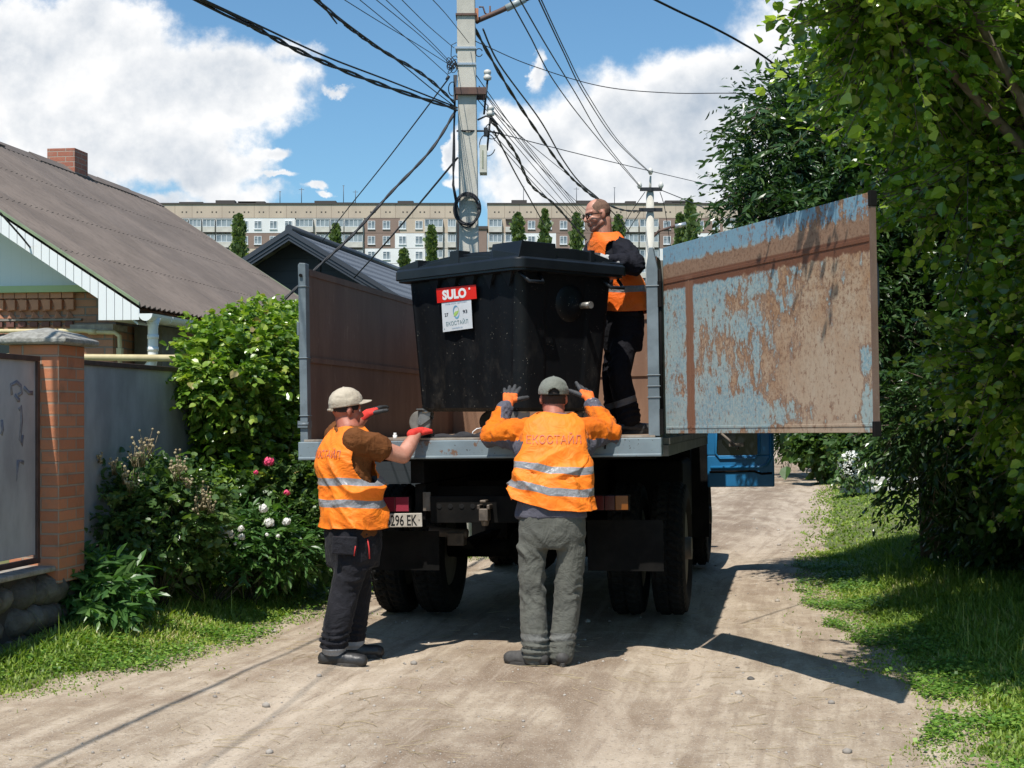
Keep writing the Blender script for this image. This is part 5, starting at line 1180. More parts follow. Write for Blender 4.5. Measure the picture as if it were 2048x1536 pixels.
v3 = vest([(hip.x, hip.y, .905, .205, .175), (hip.x - .005, hip.y, 1.0, .205, .175), (hip.x - .02, hip.y, 1.12, .208, .170), (ch.x + .01, ch.y, 1.24, .212, .165), (ch.x + .01, ch.y, 1.34, .215, .150), (nk.x + .035, nk.y, 1.43, .195, .120), (nk.x + .03, nk.y, 1.475, .150, .105), (nk.x + .02, nk.y, 1.505, .105, .095)], YF, None, m3,
     mat_vest('orange_safety_vest_three', [(.245, .325), (.455, .530)], (.93, .17, .012)), (.02, 1.305), (.088, .118), 9.0, .010, xin=.14)
TN = fabric('black_navy_trousers', (.010, .010, .014), (.007, .007, .010), .85, .02, band=(.225 - .0, .275, (.15, .15, .155), .35))
t3 = trousers([(hip.x, hip.y, .62, .155, .13), (hip.x, hip.y, .76, .18, .15), (hip.x, hip.y, .90, .18, .145)], [([(hip.x - .0, hip.y - .08, .70), tuple(k1), tuple(a1 + Vector((0, 0, .03)))], [.104, .086, .088]), ([(hip.x - .02, hip.y + .09, .70), tuple(k2), tuple(a2 + Vector((0, 0, .03)))], [.104, .086, .084])], m3, TN, .014, 3.5, YF)
m = MB(); a = W3(1250, 643, 10.97); m.prism([(a.x - .02, a.z - .05), (a.x + .005, a.z - .06), (a.x + .012, a.z + .05), (a.x - .0, a.z + .04)], a.y, a.y + .03); m.build('pocket_flash', fabric('orange_pocket_flash', (.9, .2, .05)), t3)
shoe((a1.x + .0, a1.y, 0), R(84), SHB, SOL, m3, L=.28); shoe((a2.x, a2.y, 0), R(-100), SHB, SOL, m3, L=.28)
GW = M('grey_white_glove', (.50, .49, .47), (.35, .34, .33), 30, .85, bmp=.4, bscale=200)
hand(LW, (W3(1192, 508, 10.72) - LW), (0, .25, -1), (.1, 1, .1), [.35, .4, .4, .45], [GW, GBK], m3, size=1.05, spread=.07, split=.46)
hand(RW, (-.4, -.5, -.1), (0, .25, -1), (1, -.3, .1), [.3, .3, .3, .3], [GW, GBK], m3, size=1.05)
# ------------------------------------------------------------------ left: fence, pillar, house
def mat_brick(name, c1, c2, mortar, bw=.25, bh=.077, ms=.008, off=.5, rough=.85):
    m, t, b = newmat(name); p = t.coord(); x, y, z = t.sep(p)[:]
    br = t.new('ShaderNodeTexBrick'); br.offset = off; t.l.new(t.comb(t.math('ADD', x, y), z, 0.0), br.inputs['Vector'])
    br.inputs['Scale'].default_value = 1; br.inputs['Brick Width'].default_value = bw; br.inputs['Row Height'].default_value = bh; br.inputs['Mortar Size'].default_value = ms; br.inputs['Mortar Smooth'].default_value = .3
    t.put(br.inputs['Color1'], c1); t.put(br.inputs['Color2'], c2); t.put(br.inputs['Mortar'], mortar); br.inputs['Bias'].default_value = -.1
    n = t.noise(p, 26, 6, .7); c = t.mix(t.ramp(n, .45, .7, 0, .5), br.outputs[0], t.mix(.5, mortar, c2)); c = t.mix(t.ramp(t.noise(p, 5, 4), .5, .75, 0, .35), c, (.10, .06, .045))
    t.put(b.inputs['Base Color'], c); b.inputs['Roughness'].default_value = rough
    bump(t, b, t.math('ADD', t.math('MULTIPLY', br.outputs[1], -1.0), t.math('MULTIPLY', n, .4)), .8, .012); return m
BRK = mat_brick('orange_brick', (.56, .215, .105), (.43, .15, .07), (.36, .27, .20))
BRKH = mat_brick('house_brick', (.50, .24, .14), (.40, .18, .10), (.27, .22, .18), .25, .082, .010)
FA = math.atan2(.162, 1.0)
fdir = Vector((math.sin(FA), math.cos(FA), 0))
def fpt(y, off=0.0): return Vector((fenceX(y) - off * math.cos(FA), y + off * math.sin(FA), 0))
MOT = M('dull_grey_zinc_sheet', (.50, .51, .53), (.33, .33, .35), 3.2, .55, .25, .25, 20, detail=9, lo=.3, hi=.7, stretch=(1, 1, .5))
DRB = M('dark_brown_angle_iron', (.055, .030, .024), (.09, .05, .038), 10, .7)
pc = fpt(9.6)
pil = thing('brick_pillar', (pc.x, pc.y, 0), 'orange brick gate pillar with a grey concrete pyramid cap', 'pillar', rot=(0, 0, -FA))
MB().box(-.345, 0, 0, .375, .45, 1.995).build('shaft', BRK, pil, .004)
m = MB(); cx, cy = -.1725, .1875; a = .245
def sq(h, z): return [(cx - h, cy - h, z), (cx + h, cy - h, z), (cx + h, cy + h, z), (cx - h, cy + h, z)]
vs, fs = loft([sq(.235, 1.997), sq(.25, 2.01), sq(.25, 2.035), sq(.205, 2.055), sq(.175, 2.075), sq(.012, 2.115)]); m.add(vs, fs); m.build('cap', M('weathered_concrete', (.34, .33, .295), (.20, .19, .165), 22, .95, bmp=.8, bscale=60, bdist=.01), pil, .006)
wallb = thing('stone_wall', (pc.x, pc.y, 0), 'low dark rubble stone wall beneath the metal fence', 'wall', rot=(0, 0, -FA))
m = MB(); rr = random.Random(4)
for side_y in np.arange(-3.6, 6.2, .21):
    for row in range(3):
        V, Fc = rock_mesh(int(side_y * 50) + row * 7, 12, .3); sc_ = np.array([.13, .14, .155]) * rr.uniform(.8, 1.15)
        m.add(V * sc_ + np.array([-.17 + rr.uniform(-.02, .02), side_y + rr.uniform(-.05, .05) + row * .07, .07 + row * .17]), Fc, 0, True)
m.box(-.32, -.12, -3.7, 6.3, -.3, .53, 1); m.build('stones', [M('dark_field_stone', (.075, .07, .06), (.15, .14, .12), 6, .9, bmp=.8, bscale=30, bdist=.02), M('wall_mortar', (.05, .045, .04), rough=.95)], wallb)
MB().box(-.36, -.02, -3.7, 6.3, .53, .565).build('ledge', M('pale_mortar_ledge', (.34, .31, .27), (.2, .18, .15), 12, .9, bmp=.5), wallb, .01)
def panel(y0, y1, label):
    o = thing('fence_panel', (pc.x, pc.y, 0), label, 'fence panel', rot=(0, 0, -FA)); m = MB()
    m.box(-.142, -.132, y0 + .03, y1 - .03, .64, 1.885); m.build('sheet', MOT, o)
    m = MB(); m.box(-.15, -.115, y0, y0 + .035, .60, 1.885); m.box(-.15, -.115, y1 - .035, y1, .60, 1.885); m.box(-.15, -.113, y0, y1, 1.886, 1.92); m.box(-.15, -.113, y0, y1, .585, .62); m.build('frame', DRB, o, .003)
panel(-3.2, -.025, 'grey metal fence panel with scribbles left of the brick pillar'); panel(.385, 2.95, 'grey metal fence panel right of the brick pillar, behind the shrubs'); panel(2.98, 6.2, 'grey metal fence panel hidden under the climbing vine')
# faint dark scribbles on the left panel
o = [c for c in bpy.data.objects if c.name.startswith('fence_panel')][0]
m = MB()
def frm(u, v):
    """pixel -> left panel plane"""
    mi = o.matrix_basis.inverted(); a = mi @ Vector((0, 0, CZ)); b = mi.to_3x3() @ Vector(((u - 1024) / F, 1, (HY - v) / F)); k = (-.130 - a.x) / b.x; return a + b * k
for pts in ([(24, 790), (22, 770), (34, 764), (42, 772), (44, 786), (36, 792)], [(30, 790), (36, 800), (40, 800)], [(48, 775), (58, 786), (66, 786)], [(38, 820), (42, 812), (44, 840), (40, 880), (44, 890), (46, 870)], [(36, 920), (34, 960), (38, 922), (48, 925)], [(4, 840), (6, 860), (3, 870)]):
    m.tube([frm(*p) for p in pts], .015, 5)
for k in range(len(m.v)): x, y, z = m.v[k]; m.v[k] = (-.1305 + (x + .13) * .12, y, z)
m.build('scribble', M('dark_scribble', (.25, .25, .28), (.17, .17, .2), 30, .6), o)

# the brown roofed house
Er = Vector((-.7071, .7071, 0))
A0 = Vector((-3.6, 14.3, 0)); hd_ = Vector((.1434, .9897, 0)); hp = Vector((-.9897, .1434, 0)); HLn, HW_, EZ, RZ_ = 9.9, 3.8, 2.60, 5.07
house = thing('house', (A0.x, A0.y, 0), 'brick house with a big brown corrugated roof, white gable trim and brick chimney', 'house', rot=(0, 0, math.atan2(hd_.y, hd_.x) - R(90)))
# local frame: y along the street, x towards the street is +, house body at x<0
ang = math.atan2(RZ_ - EZ, HW_)
def mat_slate():
    m, t, b = newmat('weathered_corrugated_sheet'); p = t.coord()
    c = t.mix(t.ramp(t.noise(t.scalev(p, (1, 1, 1)), 1.3, 6, .6), .35, .65), (.185, .148, .125), (.14, .112, .095)); c = t.mix(t.ramp(t.noise(t.scalev(p, (.35, 2.5, .35)), 22, 7, .75), .48, .66, 0, .75), c, (.10, .082, .070))
    c = t.mix(t.ramp(t.noise(p, 45, 3), .68, .72, 0, .6), c, (.24, .22, .20)); t.put(b.inputs['Base Color'], c); b.inputs['Roughness'].default_value = .9; bump(t, b, t.noise(p, 60, 4), .3, .005); return m
SLATE = mat_slate()
SL = math.hypot(HW_, RZ_ - EZ)
rows = 4; y0r, y1r = 0, HLn
for sgn, nm in ((1, 'roof'), (-1, 'roof')):
    vs_all, fs_all = [], []
    for r_ in range(rows):
        s0 = SL * r_ / rows - (.10 if r_ else .0); s1 = SL * (r_ + 1) / rows
        ny = int((y1r - y0r) / .0325); yy = np.linspace(y0r, y1r, ny + 1); ns = 7; ss = np.linspace(s0, s1, ns)
        S_, Yy = np.meshgrid(ss, yy, indexing='ij'); lift = .007 * (r_ > 0) * (1 - (S_ - s0) / (s1 - s0)) * 0 + .005 * r_ + .015 * np.sin(Yy / .13 * 2 * np.pi) + .004 * fbm(np.stack([S_ * .5, Yy * .5, S_ * 0], -1), 2) + .003 * (np.floor(Yy / 1.1) % 2)
        xl = -S_ * math.cos(ang) + math.sin(ang) * lift; zl = EZ + S_ * math.sin(ang) + math.cos(ang) * lift
        if sgn < 0: xl = -2 * HW_ - xl
        k = len(vs_all); V = np.stack([xl, Yy, zl], -1).reshape(-1, 3); vs_all += V.tolist(); fs_all += (grid_faces(ns, ny + 1) + k).tolist()
    me = npmesh('roof', np.array(vs_all), np.array(fs_all), True); roof = link('roof', me, SLATE, house); so = roof.modifiers.new('s', 'SOLIDIFY'); so.thickness = .006; so.offset = 1; so = roof.modifiers.new('e', 'EDGE_SPLIT'); so.split_angle = R(45)
    if sgn > 0: roof0 = roof
m = MB()
for k in range(9):
    ya, yb = HLn * k / 9 - .05, HLn * (k + 1) / 9 + .05; dz = .01 * (k % 2) + rn(-.01, .02); m.prism([(-HW_ - .17, RZ_ - .07 + dz), (-HW_, RZ_ + .055 + dz), (-HW_ + .17, RZ_ - .07 + dz), (-HW_ + .16, RZ_ - .085 + dz), (-HW_, RZ_ + .04 + dz), (-HW_ - .16, RZ_ - .085 + dz)], ya, yb)
m.build('ridge_cap', SLATE, roof0)
GRNP = M('pale_green_edge', (.27, .33, .19), (.21, .26, .15), 6, .5); WPVC = M('white_pvc', (.80, .81, .80), rough=.35)
for yy in (-.035, HLn):
    m = MB()
    for sg in (0, 1):
        f = (lambda x: x) if sg == 0 else (lambda x: -2 * HW_ - x)
        m.prism([(f(.02), EZ - .005), (f(-HW_), RZ_ - .005), (f(-HW_), RZ_ + .022), (f(.02), EZ + .024)], yy, yy + .035)
    m.build('verge_strip', GRNP, roof0)
# bargeboard of vertical white boards
m = MB(); nb = 46
for sg in (0, 1):
    for k in range(nb):
        x0 = .02 - (HW_ + .02) * k / nb; x1 = .02 - (HW_ + .02) * (k + 1) / nb + .006
        zt0 = EZ + (-x0) * math.tan(ang) - .012 - .015; zt1 = EZ + (-x1) * math.tan(ang) - .012 - .015; lo = .34 if k else .34
        zb0 = max(zt0 - .165, EZ - .145) if x0 > -.3 else zt0 - .165; zb1 = zt1 - .165
        if x0 > -.33: zb0 = zb1 = EZ - .145
        f = (lambda x: x) if sg == 0 else (lambda x: -2 * HW_ - x)
        m.prism([(f(x0), zb0), (f(x0), zt0), (f(x1), zt1), (f(x1), zb1)], -.03, -.012)
m.build('bargeboard', WPVC, roof0)
m = MB()   # soffits
SOF = M('off_white_soffit', (.55, .56, .52), rough=.6)
m.prism([(.0, EZ - .19), (-HW_, RZ_ - .19), (-HW_, RZ_ - .17), (.0, EZ - .17)], -.010, .52); m.build('soffit', SOF, roof0); MB().prism([(-2 * HW_, EZ - .19), (-HW_, RZ_ - .19), (-HW_, RZ_ - .17), (-2 * HW_, EZ - .17)], -.010, .52).build('soffit', SOF, roof0)
MB().box(-.34, .0, .0, HLn - .1, EZ - .14, EZ - .125).build('soffit', SOF, roof0)
GX0, GX1, GY = -2 * HW_ + .45, -.45, .52
m = MB(); m.prism([(GX0, -.3), (GX1, -.3), (GX1, EZ + .05), (GX1 - .18, 2.77), (GX0 + .18, 2.77), (GX0, EZ + .05)], GY, HLn - .3); m.build('wall', BRKH, house)
gm, gt, gb = newmat('gable_boarding'); p_ = gt.coord(); xx_ = gt.math('FRACT', gt.math('MULTIPLY', gt.sep(p_)[0], 9.0)); gt.put(gb.inputs['Base Color'], gt.mix(gt.ramp(xx_, .0, .05), (.66, .68, .66), (.74, .755, .74))); gb.inputs['Roughness'].default_value = .45
m = MB(); zb = 2.84
m.prism([(GX1 - .19, zb), (-HW_, RZ_ - .22), (GX0 + .19, zb)], GY - .02, HLn - .35); m.build('gable', gm, house)
MB().box(GX0 + .1, GX1 - .12, GY - .10, GY - .022, 2.772, 2.838).build('green_fascia', M('lime_green_fascia', (.42, .52, .26), rough=.5), house)
# relief brickwork band: a row, upright saw teeth, a pointed row, a dentil row
m = MB(); mi_ = 0
for k in range(30):
    x = GX1 - .05 - k * .125
    if k > 2: 
        m.box(x - .118, x - .002, GY - .055, GY, 2.715, 2.77, 1)
        m.prism([(x - .06, 2.60), (x, 2.60), (x - .0, 2.70), (x - .10, 2.70)], GY - .05, GY, 'y', 1)
        m.add([(x - .11, GY, 2.59), (x - .005, GY, 2.59), (x - .06, GY - .05, 2.59), (x - .11, GY, 2.71), (x - .005, GY, 2.71), (x - .06, GY - .05, 2.71)], [(0, 2, 5, 3), (2, 1, 4, 5), (0, 1, 2), (3, 5, 4)], 1)
        m.add([(x - .11, GY, 2.515), (x - .005, GY, 2.515), (x - .06, GY - .06, 2.515), (x - .06, GY - .03, 2.588)], [(0, 2, 3), (2, 1, 3), (0, 1, 2)], 1)
        m.box(x - .10, x - .02, GY - .03, GY, 2.43, 2.48, 2)
m.box(GX0, GX1 - .35, GY - .035, GY - .002, 2.49, 2.51, 0)
m.build('relief_brickwork', [M('grey_mortar', (.25, .22, .19), rough=.9), M('relief_brick', (.54, .25, .145), (.44, .21, .13), 9, .85, bmp=.4), M('dark_red_brick', (.16, .07, .055), rough=.9)], house)
MB().box(GX1 - .40, GX1 + .03, GY - .14, GY + .2, -.3, 2.38).build('corner_column', BRKH, house)
MB().box(GX1 - .41, GX1 + .04, GY - .16, GY + .2, 2.382, 2.44).build('column_ledge', M('mortar_ledge', (.42, .36, .29), (.3, .25, .2), 12, .9), house)
MB().box(GX1 + .031, GX1 + .33, GY + .4, GY + 1.1, -.3, 2.45).build('render_pier', M('olive_render', (.19, .17, .13), (.13, .115, .09), 6, .9), house)
m = MB(); m.box(GX1 - 1.9, GX1 - .9, GY - .012, GY, 1.2, 2.36); m.build('window', GLASS_D, house)
# chimney through the ridge
m = MB(); cxh = -HW_ - .05; cyh = 6.55; m.box(cxh - .21, cxh + .21, cyh - .02, cyh + .42, RZ_ - .25, 5.37); m.build('chimney', mat_brick('chimney_brick', (.40, .14, .085), (.33, .11, .07), (.42, .33, .26), .25, .075, .007), roof0, .004)
# gutter and downpipe
m = MB(); n = 10
g0, g1 = -.02, HLn - .2; gc = (.085, EZ - .085); prof = [(gc[0] + .07 * math.cos(a), gc[1] + .07 * math.sin(a)) for a in np.linspace(-math.pi, 0, n)]; inn = [(gc[0] + .063 * math.cos(a), gc[1] + .063 * math.sin(a)) for a in np.linspace(0, -math.pi, n)]
m.prism(prof + inn, g0, g1); m.prism(prof, g0 - .008, g0 + .002)
for yy in np.arange(.5, HLn, .62): m.prism([(gc[0] + .076 * math.cos(a), gc[1] + .076 * math.sin(a)) for a in np.linspace(-math.pi, 0, n)] + [(gc[0] + .07 * math.cos(a), gc[1] + .07 * math.sin(a)) for a in np.linspace(0, -math.pi, n)], yy, yy + .03)
gut = m.build('gutter', WPVC, house)
m = MB(); x = gc[0]; m.tube([(x, .16, EZ - .12), (x, .16, EZ - .20), (x - .0, .16, EZ - .50), (x - .01, .16, EZ - .56), (x - .30, .20, EZ - .92), (x - .36, .22, EZ - 1.02), (x - .36, .22, .2)], [.075, .05, .05, .052, .05, .05, .05], 14)
for z_ in (.30, .42): m.cyl((x, .16, EZ - z_ - .02), (x, .16, EZ - z_ + .02), .056, n=14)
m.build('downpipe', WPVC, house)
YG = M('yellow_gas_paint', (.62, .53, .30), (.52, .43, .24), 8, .5)
m = MB(); m.tube([(-7, GY - .19, 2.40), (GX1 - .25, GY - .19, 2.375), (GX1 - .15, GY - .19, 2.36), (GX1 + .07, GY - .19, 2.355), (GX1 + .12, GY - .19, 2.32), (GX1 + .125, GY - .19, 2.22), (GX1 + .125, GY - .19, 1.0)], .022, 10); m.cyl((GX1 - .2, GY - .19, 2.365), (GX1 - .12, GY - .19, 2.36), .028, n=10); m.box(GX1 + .10, GX1 + .15, GY - .22, GY - .16, 2.1, 2.2); m.build('gas_pipe', YG, house)
gp = MB().cyl((-7, GY - .42, 2.19), (2.5, GY - .42, 2.06), .034, n=10).build('gas_pipe', YG, house)

# dark house further on
D0 = P(578, 460, 28.0); dh = thing('house', (D0.x, D0.y, 0), 'dark grey gabled house with a metal tile roof behind the brown roofed house', 'house', rot=(0, 0, -R(10.2)))
DZ = D0.z; DW = 4.6; tn = .60
def mat_mtile():
    m, t, b = newmat('graphite_metal_tile'); p = t.coord(); x, y, z = t.sep(p)[:]
    fy = t.math('FRACT', t.math('DIVIDE', y, .20)); fx = t.math('FRACT', t.math('DIVIDE', x, .35)); d = t.math('MULTIPLY', t.ramp(fx, .50, .60), t.math('MULTIPLY', t.ramp(fy, .25, .4), t.ramp(fy, .9, .75)))
    t.put(b.inputs['Base Color'], t.mix(d, (.125, .135, .150), (.018, .02, .026))); b.inputs['Roughness'].default_value = .62
    bump(t, b, t.math('ADD', fx, t.math('MULTIPLY', t.math('SINE', t.math('MULTIPLY', y, 33.0)), .4)), .6, .03); return m
DT = mat_mtile(); DG = M('graphite_trim', (.05, .055, .065), rough=.4)
for sg in (-1, 1):
    m = MB(); m.prism([(0, DZ), (sg * DW, DZ - DW * tn), (sg * DW, DZ - DW * tn - .05), (0, DZ - .05)], 0, 14)
    r_ = m.build('roof', DT, dh)
    if sg > 0: r_dark = r_
    m = MB()
    for a, b, o_ in ((.0, .10, -.05), (.11, .17, -.03), (.18, .23, -.015)): m.prism([(0, DZ + .03 - a), (sg * (DW + .05), DZ + .03 - a - (DW + .05) * tn), (sg * (DW + .05), DZ + .03 - b - (DW + .05) * tn), (0, DZ + .03 - b)], o_, .02)
    m.build('rake_trim', DG, r_)
m = MB(); m.cyl((0, -.02, DZ + .03), (0, 14, DZ + .03), .075, n=10); m.build('ridge_cap', DG, r_dark)
dm, dt, db = newmat('dark_siding'); zz_ = dt.math('FRACT', dt.math('DIVIDE', dt.sep(dt.coord())[2], .24)); dt.put(db.inputs['Base Color'], dt.mix(dt.ramp(zz_, .0, .07), (.012, .013, .016), (.036, .040, .048))); db.inputs['Roughness'].default_value = .5; bump(dt, db, zz_, .4, .02)
m = MB(); m.prism([(-DW + .5, -.2), (DW - .5, -.2), (DW - .5, DZ - (DW - .5) * tn - .06), (0, DZ - .06), (-DW + .5, DZ - (DW - .5) * tn - .06)], .7, 13.7); m.build('wall', dm, dh)
MB().box(.30, .40, .66, .70, 2.4, DZ - .4).build('siding_joint', dm, dh)
# red roofed house far behind
q = P(800, 537, 62); rh = thing('house', (q.x - 2.5, q.y, 0), 'distant house showing only a strip of red tiled roof', 'house')
m = MB(); m.prism([(-5, q.z - 2.2), (5, q.z - 2.2), (3.9, q.z), (-3.9, q.z)], 0, 7); m.build('roof', M('red_tile', (.42, .075, .06), (.34, .06, .05), 4, .6, bmp=.4), rh); MB().box(-4.5, 4.5, .4, 6.6, 0, q.z - 2.202).build('wall', M('cream_render', (.5, .45, .38), rough=.9), rh)

# ------------------------------------------------------------------ apartment blocks on the rise behind
YB = 273.0; SZ = F / YB
bx = lambda u: (u - 1024) / SZ; bz_ = lambda v: CZ + (HY - v) / SZ
BE = M('beige_panel', (.54, .44, .34), (.46, .375, .295), .25, .9, stretch=(1, 1, .4), detail=8); BR = M('brown_panel', (.27, .19, .155), (.23, .16, .13), .2, .9); WH = M('white_insulation', (.78, .78, .77), (.70, .70, .69), .2, .8); WB = M('weathered_balcony', (.62, .59, .53), (.48, .46, .41), .5, .85); TAR = M('roof_tar', (.07, .06, .055), rough=.9)
WFR = M('white_window_frame', (.75, .76, .77), rough=.4); WGL = M('far_glass', (.09, .12, .15), (.30, .34, .36), .35, .15); STAIN = M('joint_grime', (.25, .19, .15), rough=.95)
BASEZ = 17.0
win_me = None
def win_mesh(w, h, n):
    m = MB(); m.box(-w / 2, w / 2, -.04, .03, -h / 2, h / 2, 1); f = .09
    m.box(-w / 2, w / 2, -.10, -.041, -h / 2, -h / 2 + f, 0); m.box(-w / 2, w / 2, -.10, -.041, h / 2 - f, h / 2, 0)
    for k in range(n + 1): x = -w / 2 + (w - f) * k / n; m.box(x, x + f, -.10, -.041, -h / 2 + f, h / 2 - f, 0)
    m.box(-w / 2 - .05, w / 2 + .05, -.16, .0, -h / 2 - .09, -h / 2 - .005, 0)
    if n > 1: m.box(-w / 2 + f, -w / 2 + w / n, -.09, -.042, h * .22, h * .22 + .07, 0)
    return m.mesh('window')
WM = win_mesh(1.35, 1.5, 2)
def balc_mesh(w, glazed=True, seed=0):
    m = MB(); m.box(-w / 2, w / 2, -.75, 0, -1.38, -.42, 2); m.box(-w / 2, w / 2, -.75, 0, -1.46, -1.39, 3)
    if glazed:
        m.box(-w / 2 + .04, w / 2 - .04, -.70, 0, -.415, .82, 1); n = max(3, int(w / .8))
        for k in range(n + 1): x = -w / 2 + (w - .08) * k / n; m.box(x, x + .08, -.76, -.701, -.415, .9, 0)
        m.box(-w / 2, w / 2, -.76, -.701, .82, .93, 0); m.box(-w / 2, w / 2, -.76, -.701, -.42, -.34, 0)
    else: m.box(-w / 2 + .05, w / 2 - .05, -.25, -.02, -.415, .9, 4)
    m.box(-w / 2, w / 2, -.8, 0, .935, 1.0, 3); return m.mesh('balcony')
def block(x0, x1, label, rowspec, wins, balcs, seed):
    b = thing('apartment_block', (bx((x0 + x1) / 2), YB, BASEZ), label, 'apartment block', 'long panel apartment blocks on the skyline'); ox = bx((x0 + x1) / 2); X0, X1 = bx(x0) - ox, bx(x1) - ox; zt = bz_(409) - BASEZ; za = bz_(436) - BASEZ
    MB().box(X0, X1, 0, 12, -8, za - .01).build('wall', BR, b)
    MB().box(X0, X1, -.10, 12.1, za, zt).build('attic', BE, b)
    m = MB(); m.box(X0 - .1, X1 + .1, -.25, 12.2, zt + .005, zt + .28); rr = random.Random(seed)
    for k in range(7):
        x = rr.uniform(X0 + 3, X1 - 3); m.box(x, x + rr.uniform(1, 5), 1, 3, zt + .285, zt + rr.uniform(.5, 1.0))
    m.build('roof', TAR, b)
    m = MB(); x = X0 + 1.2
    while x < X1 - 1:
        for dx in (0, .75): m.box(x + dx, x + dx + .26, -.125, -.101, za + .95, za + 1.2)
        if rr.random() < .8: m.box(x + 1.9, x + 1.96, -.11, -.101, za + .01, zt, 1)
        x += 2.75 * rr.choice((1, 1, 1.15))
    m.build('attic_vents', [TAR, STAIN], b)
    for r_, (v0, segs) in enumerate(rowspec):
        z1 = bz_(v0) - BASEZ; z0 = bz_(v0 + 30.5) - BASEZ
        for (a, c, mt) in segs: MB().box(bx(a) - ox, bx(c) - ox, -.06 - .004 * (r_ % 2), -.002, z0 + .06, z1 - .02).build('facade_panel', {'W': WH, 'B': BR, 'E': BE, 'P': WB}[mt], b)
        zc = bz_(v0 + 14) - BASEZ
        for u in wins:
            o = bpy.data.objects.new('window', WM); COL.objects.link(o); o.parent = b; o.location = (bx(u) - ox, -.075, zc)
        for (a, c, kind) in balcs:
            key = (round(c - a), (r_ + int(a)) % 5 != 1 or kind == 1); me_ = BALC.get(key) or BALC.setdefault(key, balc_mesh((c - a) / SZ, key[1])); o = bpy.data.objects.new('balcony', me_); COL.objects.link(o); o.parent = b; o.location = ((bx(a) + bx(c)) / 2 - ox, -.08, zc)
    return b
WM.materials.append(WFR); WM.materials.append(WGL); BALC = {}
rows_v = [436, 466.5, 497, 527.5, 558, 588.5]
LB_, RB_ = (316, 914), (975, 1560)
ls = [[(316, 467, 'P'), (467, 590, 'W'), (592, 728, 'P'), (730, 800, 'B'), (800, 914, 'E')], [(316, 467, 'P'), (467, 592, 'B'), (592, 728, 'P'), (730, 790, 'B'), (790, 848, 'W'), (848, 914, 'P')], [(316, 467, 'P'), (467, 592, 'E'), (592, 728, 'P'), (730, 860, 'W'), (860, 914, 'P')], [(316, 467, 'W'), (467, 728, 'P'), (730, 914, 'W')], [(316, 600, 'B'), (600, 728, 'P'), (730, 914, 'W')], [(316, 600, 'B'), (600, 914, 'E')]]
rs = [[(975, 1045, 'E'), (1045, 1228, 'B'), (1228, 1318, 'E'), (1318, 1446, 'B'), (1446, 1480, 'P'), (1480, 1560, 'B')], [(975, 1045, 'P'), (1045, 1112, 'W'), (1112, 1228, 'B'), (1228, 1318, 'P'), (1318, 1384, 'B'), (1384, 1480, 'W'), (1480, 1560, 'E')], [(975, 1045, 'P'), (1045, 1228, 'W'), (1228, 1318, 'P'), (1318, 1560, 'W')], [(975, 1560, 'W')], [(975, 1228, 'B'), (1228, 1560, 'W')], [(975, 1560, 'E')]]
block(*LB_, 'long beige, brown and white apartment block left of the near utility pole', list(zip(rows_v, ls)), [489, 516, 547, 577, 743, 773, 805, 838], [(322, 345, 1), (348, 377, 1), (380, 404, 1), (407, 431, 1), (434, 466, 1), (592, 627, 1), (633, 660, 1), (662, 688, 1), (690, 726, 1), (850, 886, 1), (896, 912, 1)], 3)
block(*RB_, 'long beige and brown apartment block right of the near utility pole', list(zip(rows_v, rs)), [1063, 1096, 1127, 1162, 1200, 1334, 1366, 1400, 1432, 1500, 1530], [(978, 1004, 1), (1011, 1042, 0), (1230, 1246, 1), (1249, 1276, 1), (1279, 1316, 1), (1450, 1478, 1)], 5)
for b_ in [o for o in bpy.data.objects if o.name.startswith('apartment_block')]: del b_['group']
for (me_) in BALC.values():
    for mt in (WFR, WGL, WB, TAR, BR): me_.materials.append(mt)
q = P(966, 458, 262); lowb = thing('lift_house', (q.x, q.y, 17), 'narrow low brown building in the gap between the two apartment blocks', 'building'); w_ = 2.2; h_ = q.z - 17; MB().box(-w_, w_ * .3, 0, 6, -4, h_).build('wall', BR, lowb); MB().box(-w_ - .2, w_ * .3 + .2, -.2, 6, h_ + .003, h_ + .5).build('roof', TAR, lowb)
for i, (u, v, txt) in enumerate([(560, 385, 'left of the dark gable, over the white cloud'), (603, 378, 'above the dark gable'), (687, 373, 'between the dark gable and the pole'), (711, 383, 'beside the sagging cable'), (1047, 375, 'right of the near pole'), (1153, 377, 'just left of the bald man'), (1229, 377, 'right of the bald man'), (1462, 395, 'beside the cherry tree')]):
    q = P(u, 409, YB + 3); m = MB(); h_ = (409 - v) / SZ; m.cyl((0, 0, 0), (0, 0, h_), .07, n=6)
    if i % 2: m.box(-.5, .5, -.03, .03, h_ - .35, h_ - .28)
    else: m.box(-.2, .2, -.03, .03, h_ - .12, h_ - .04)
    o = m.build('roof_antenna', M('antenna_grey', (.10, .11, .13), rough=.6)); o.location = (q.x, q.y, q.z + .25); tag(o, 'thin antenna mast on the apartment roof ' + txt, 'antenna', 'antenna masts on the apartment roofs')
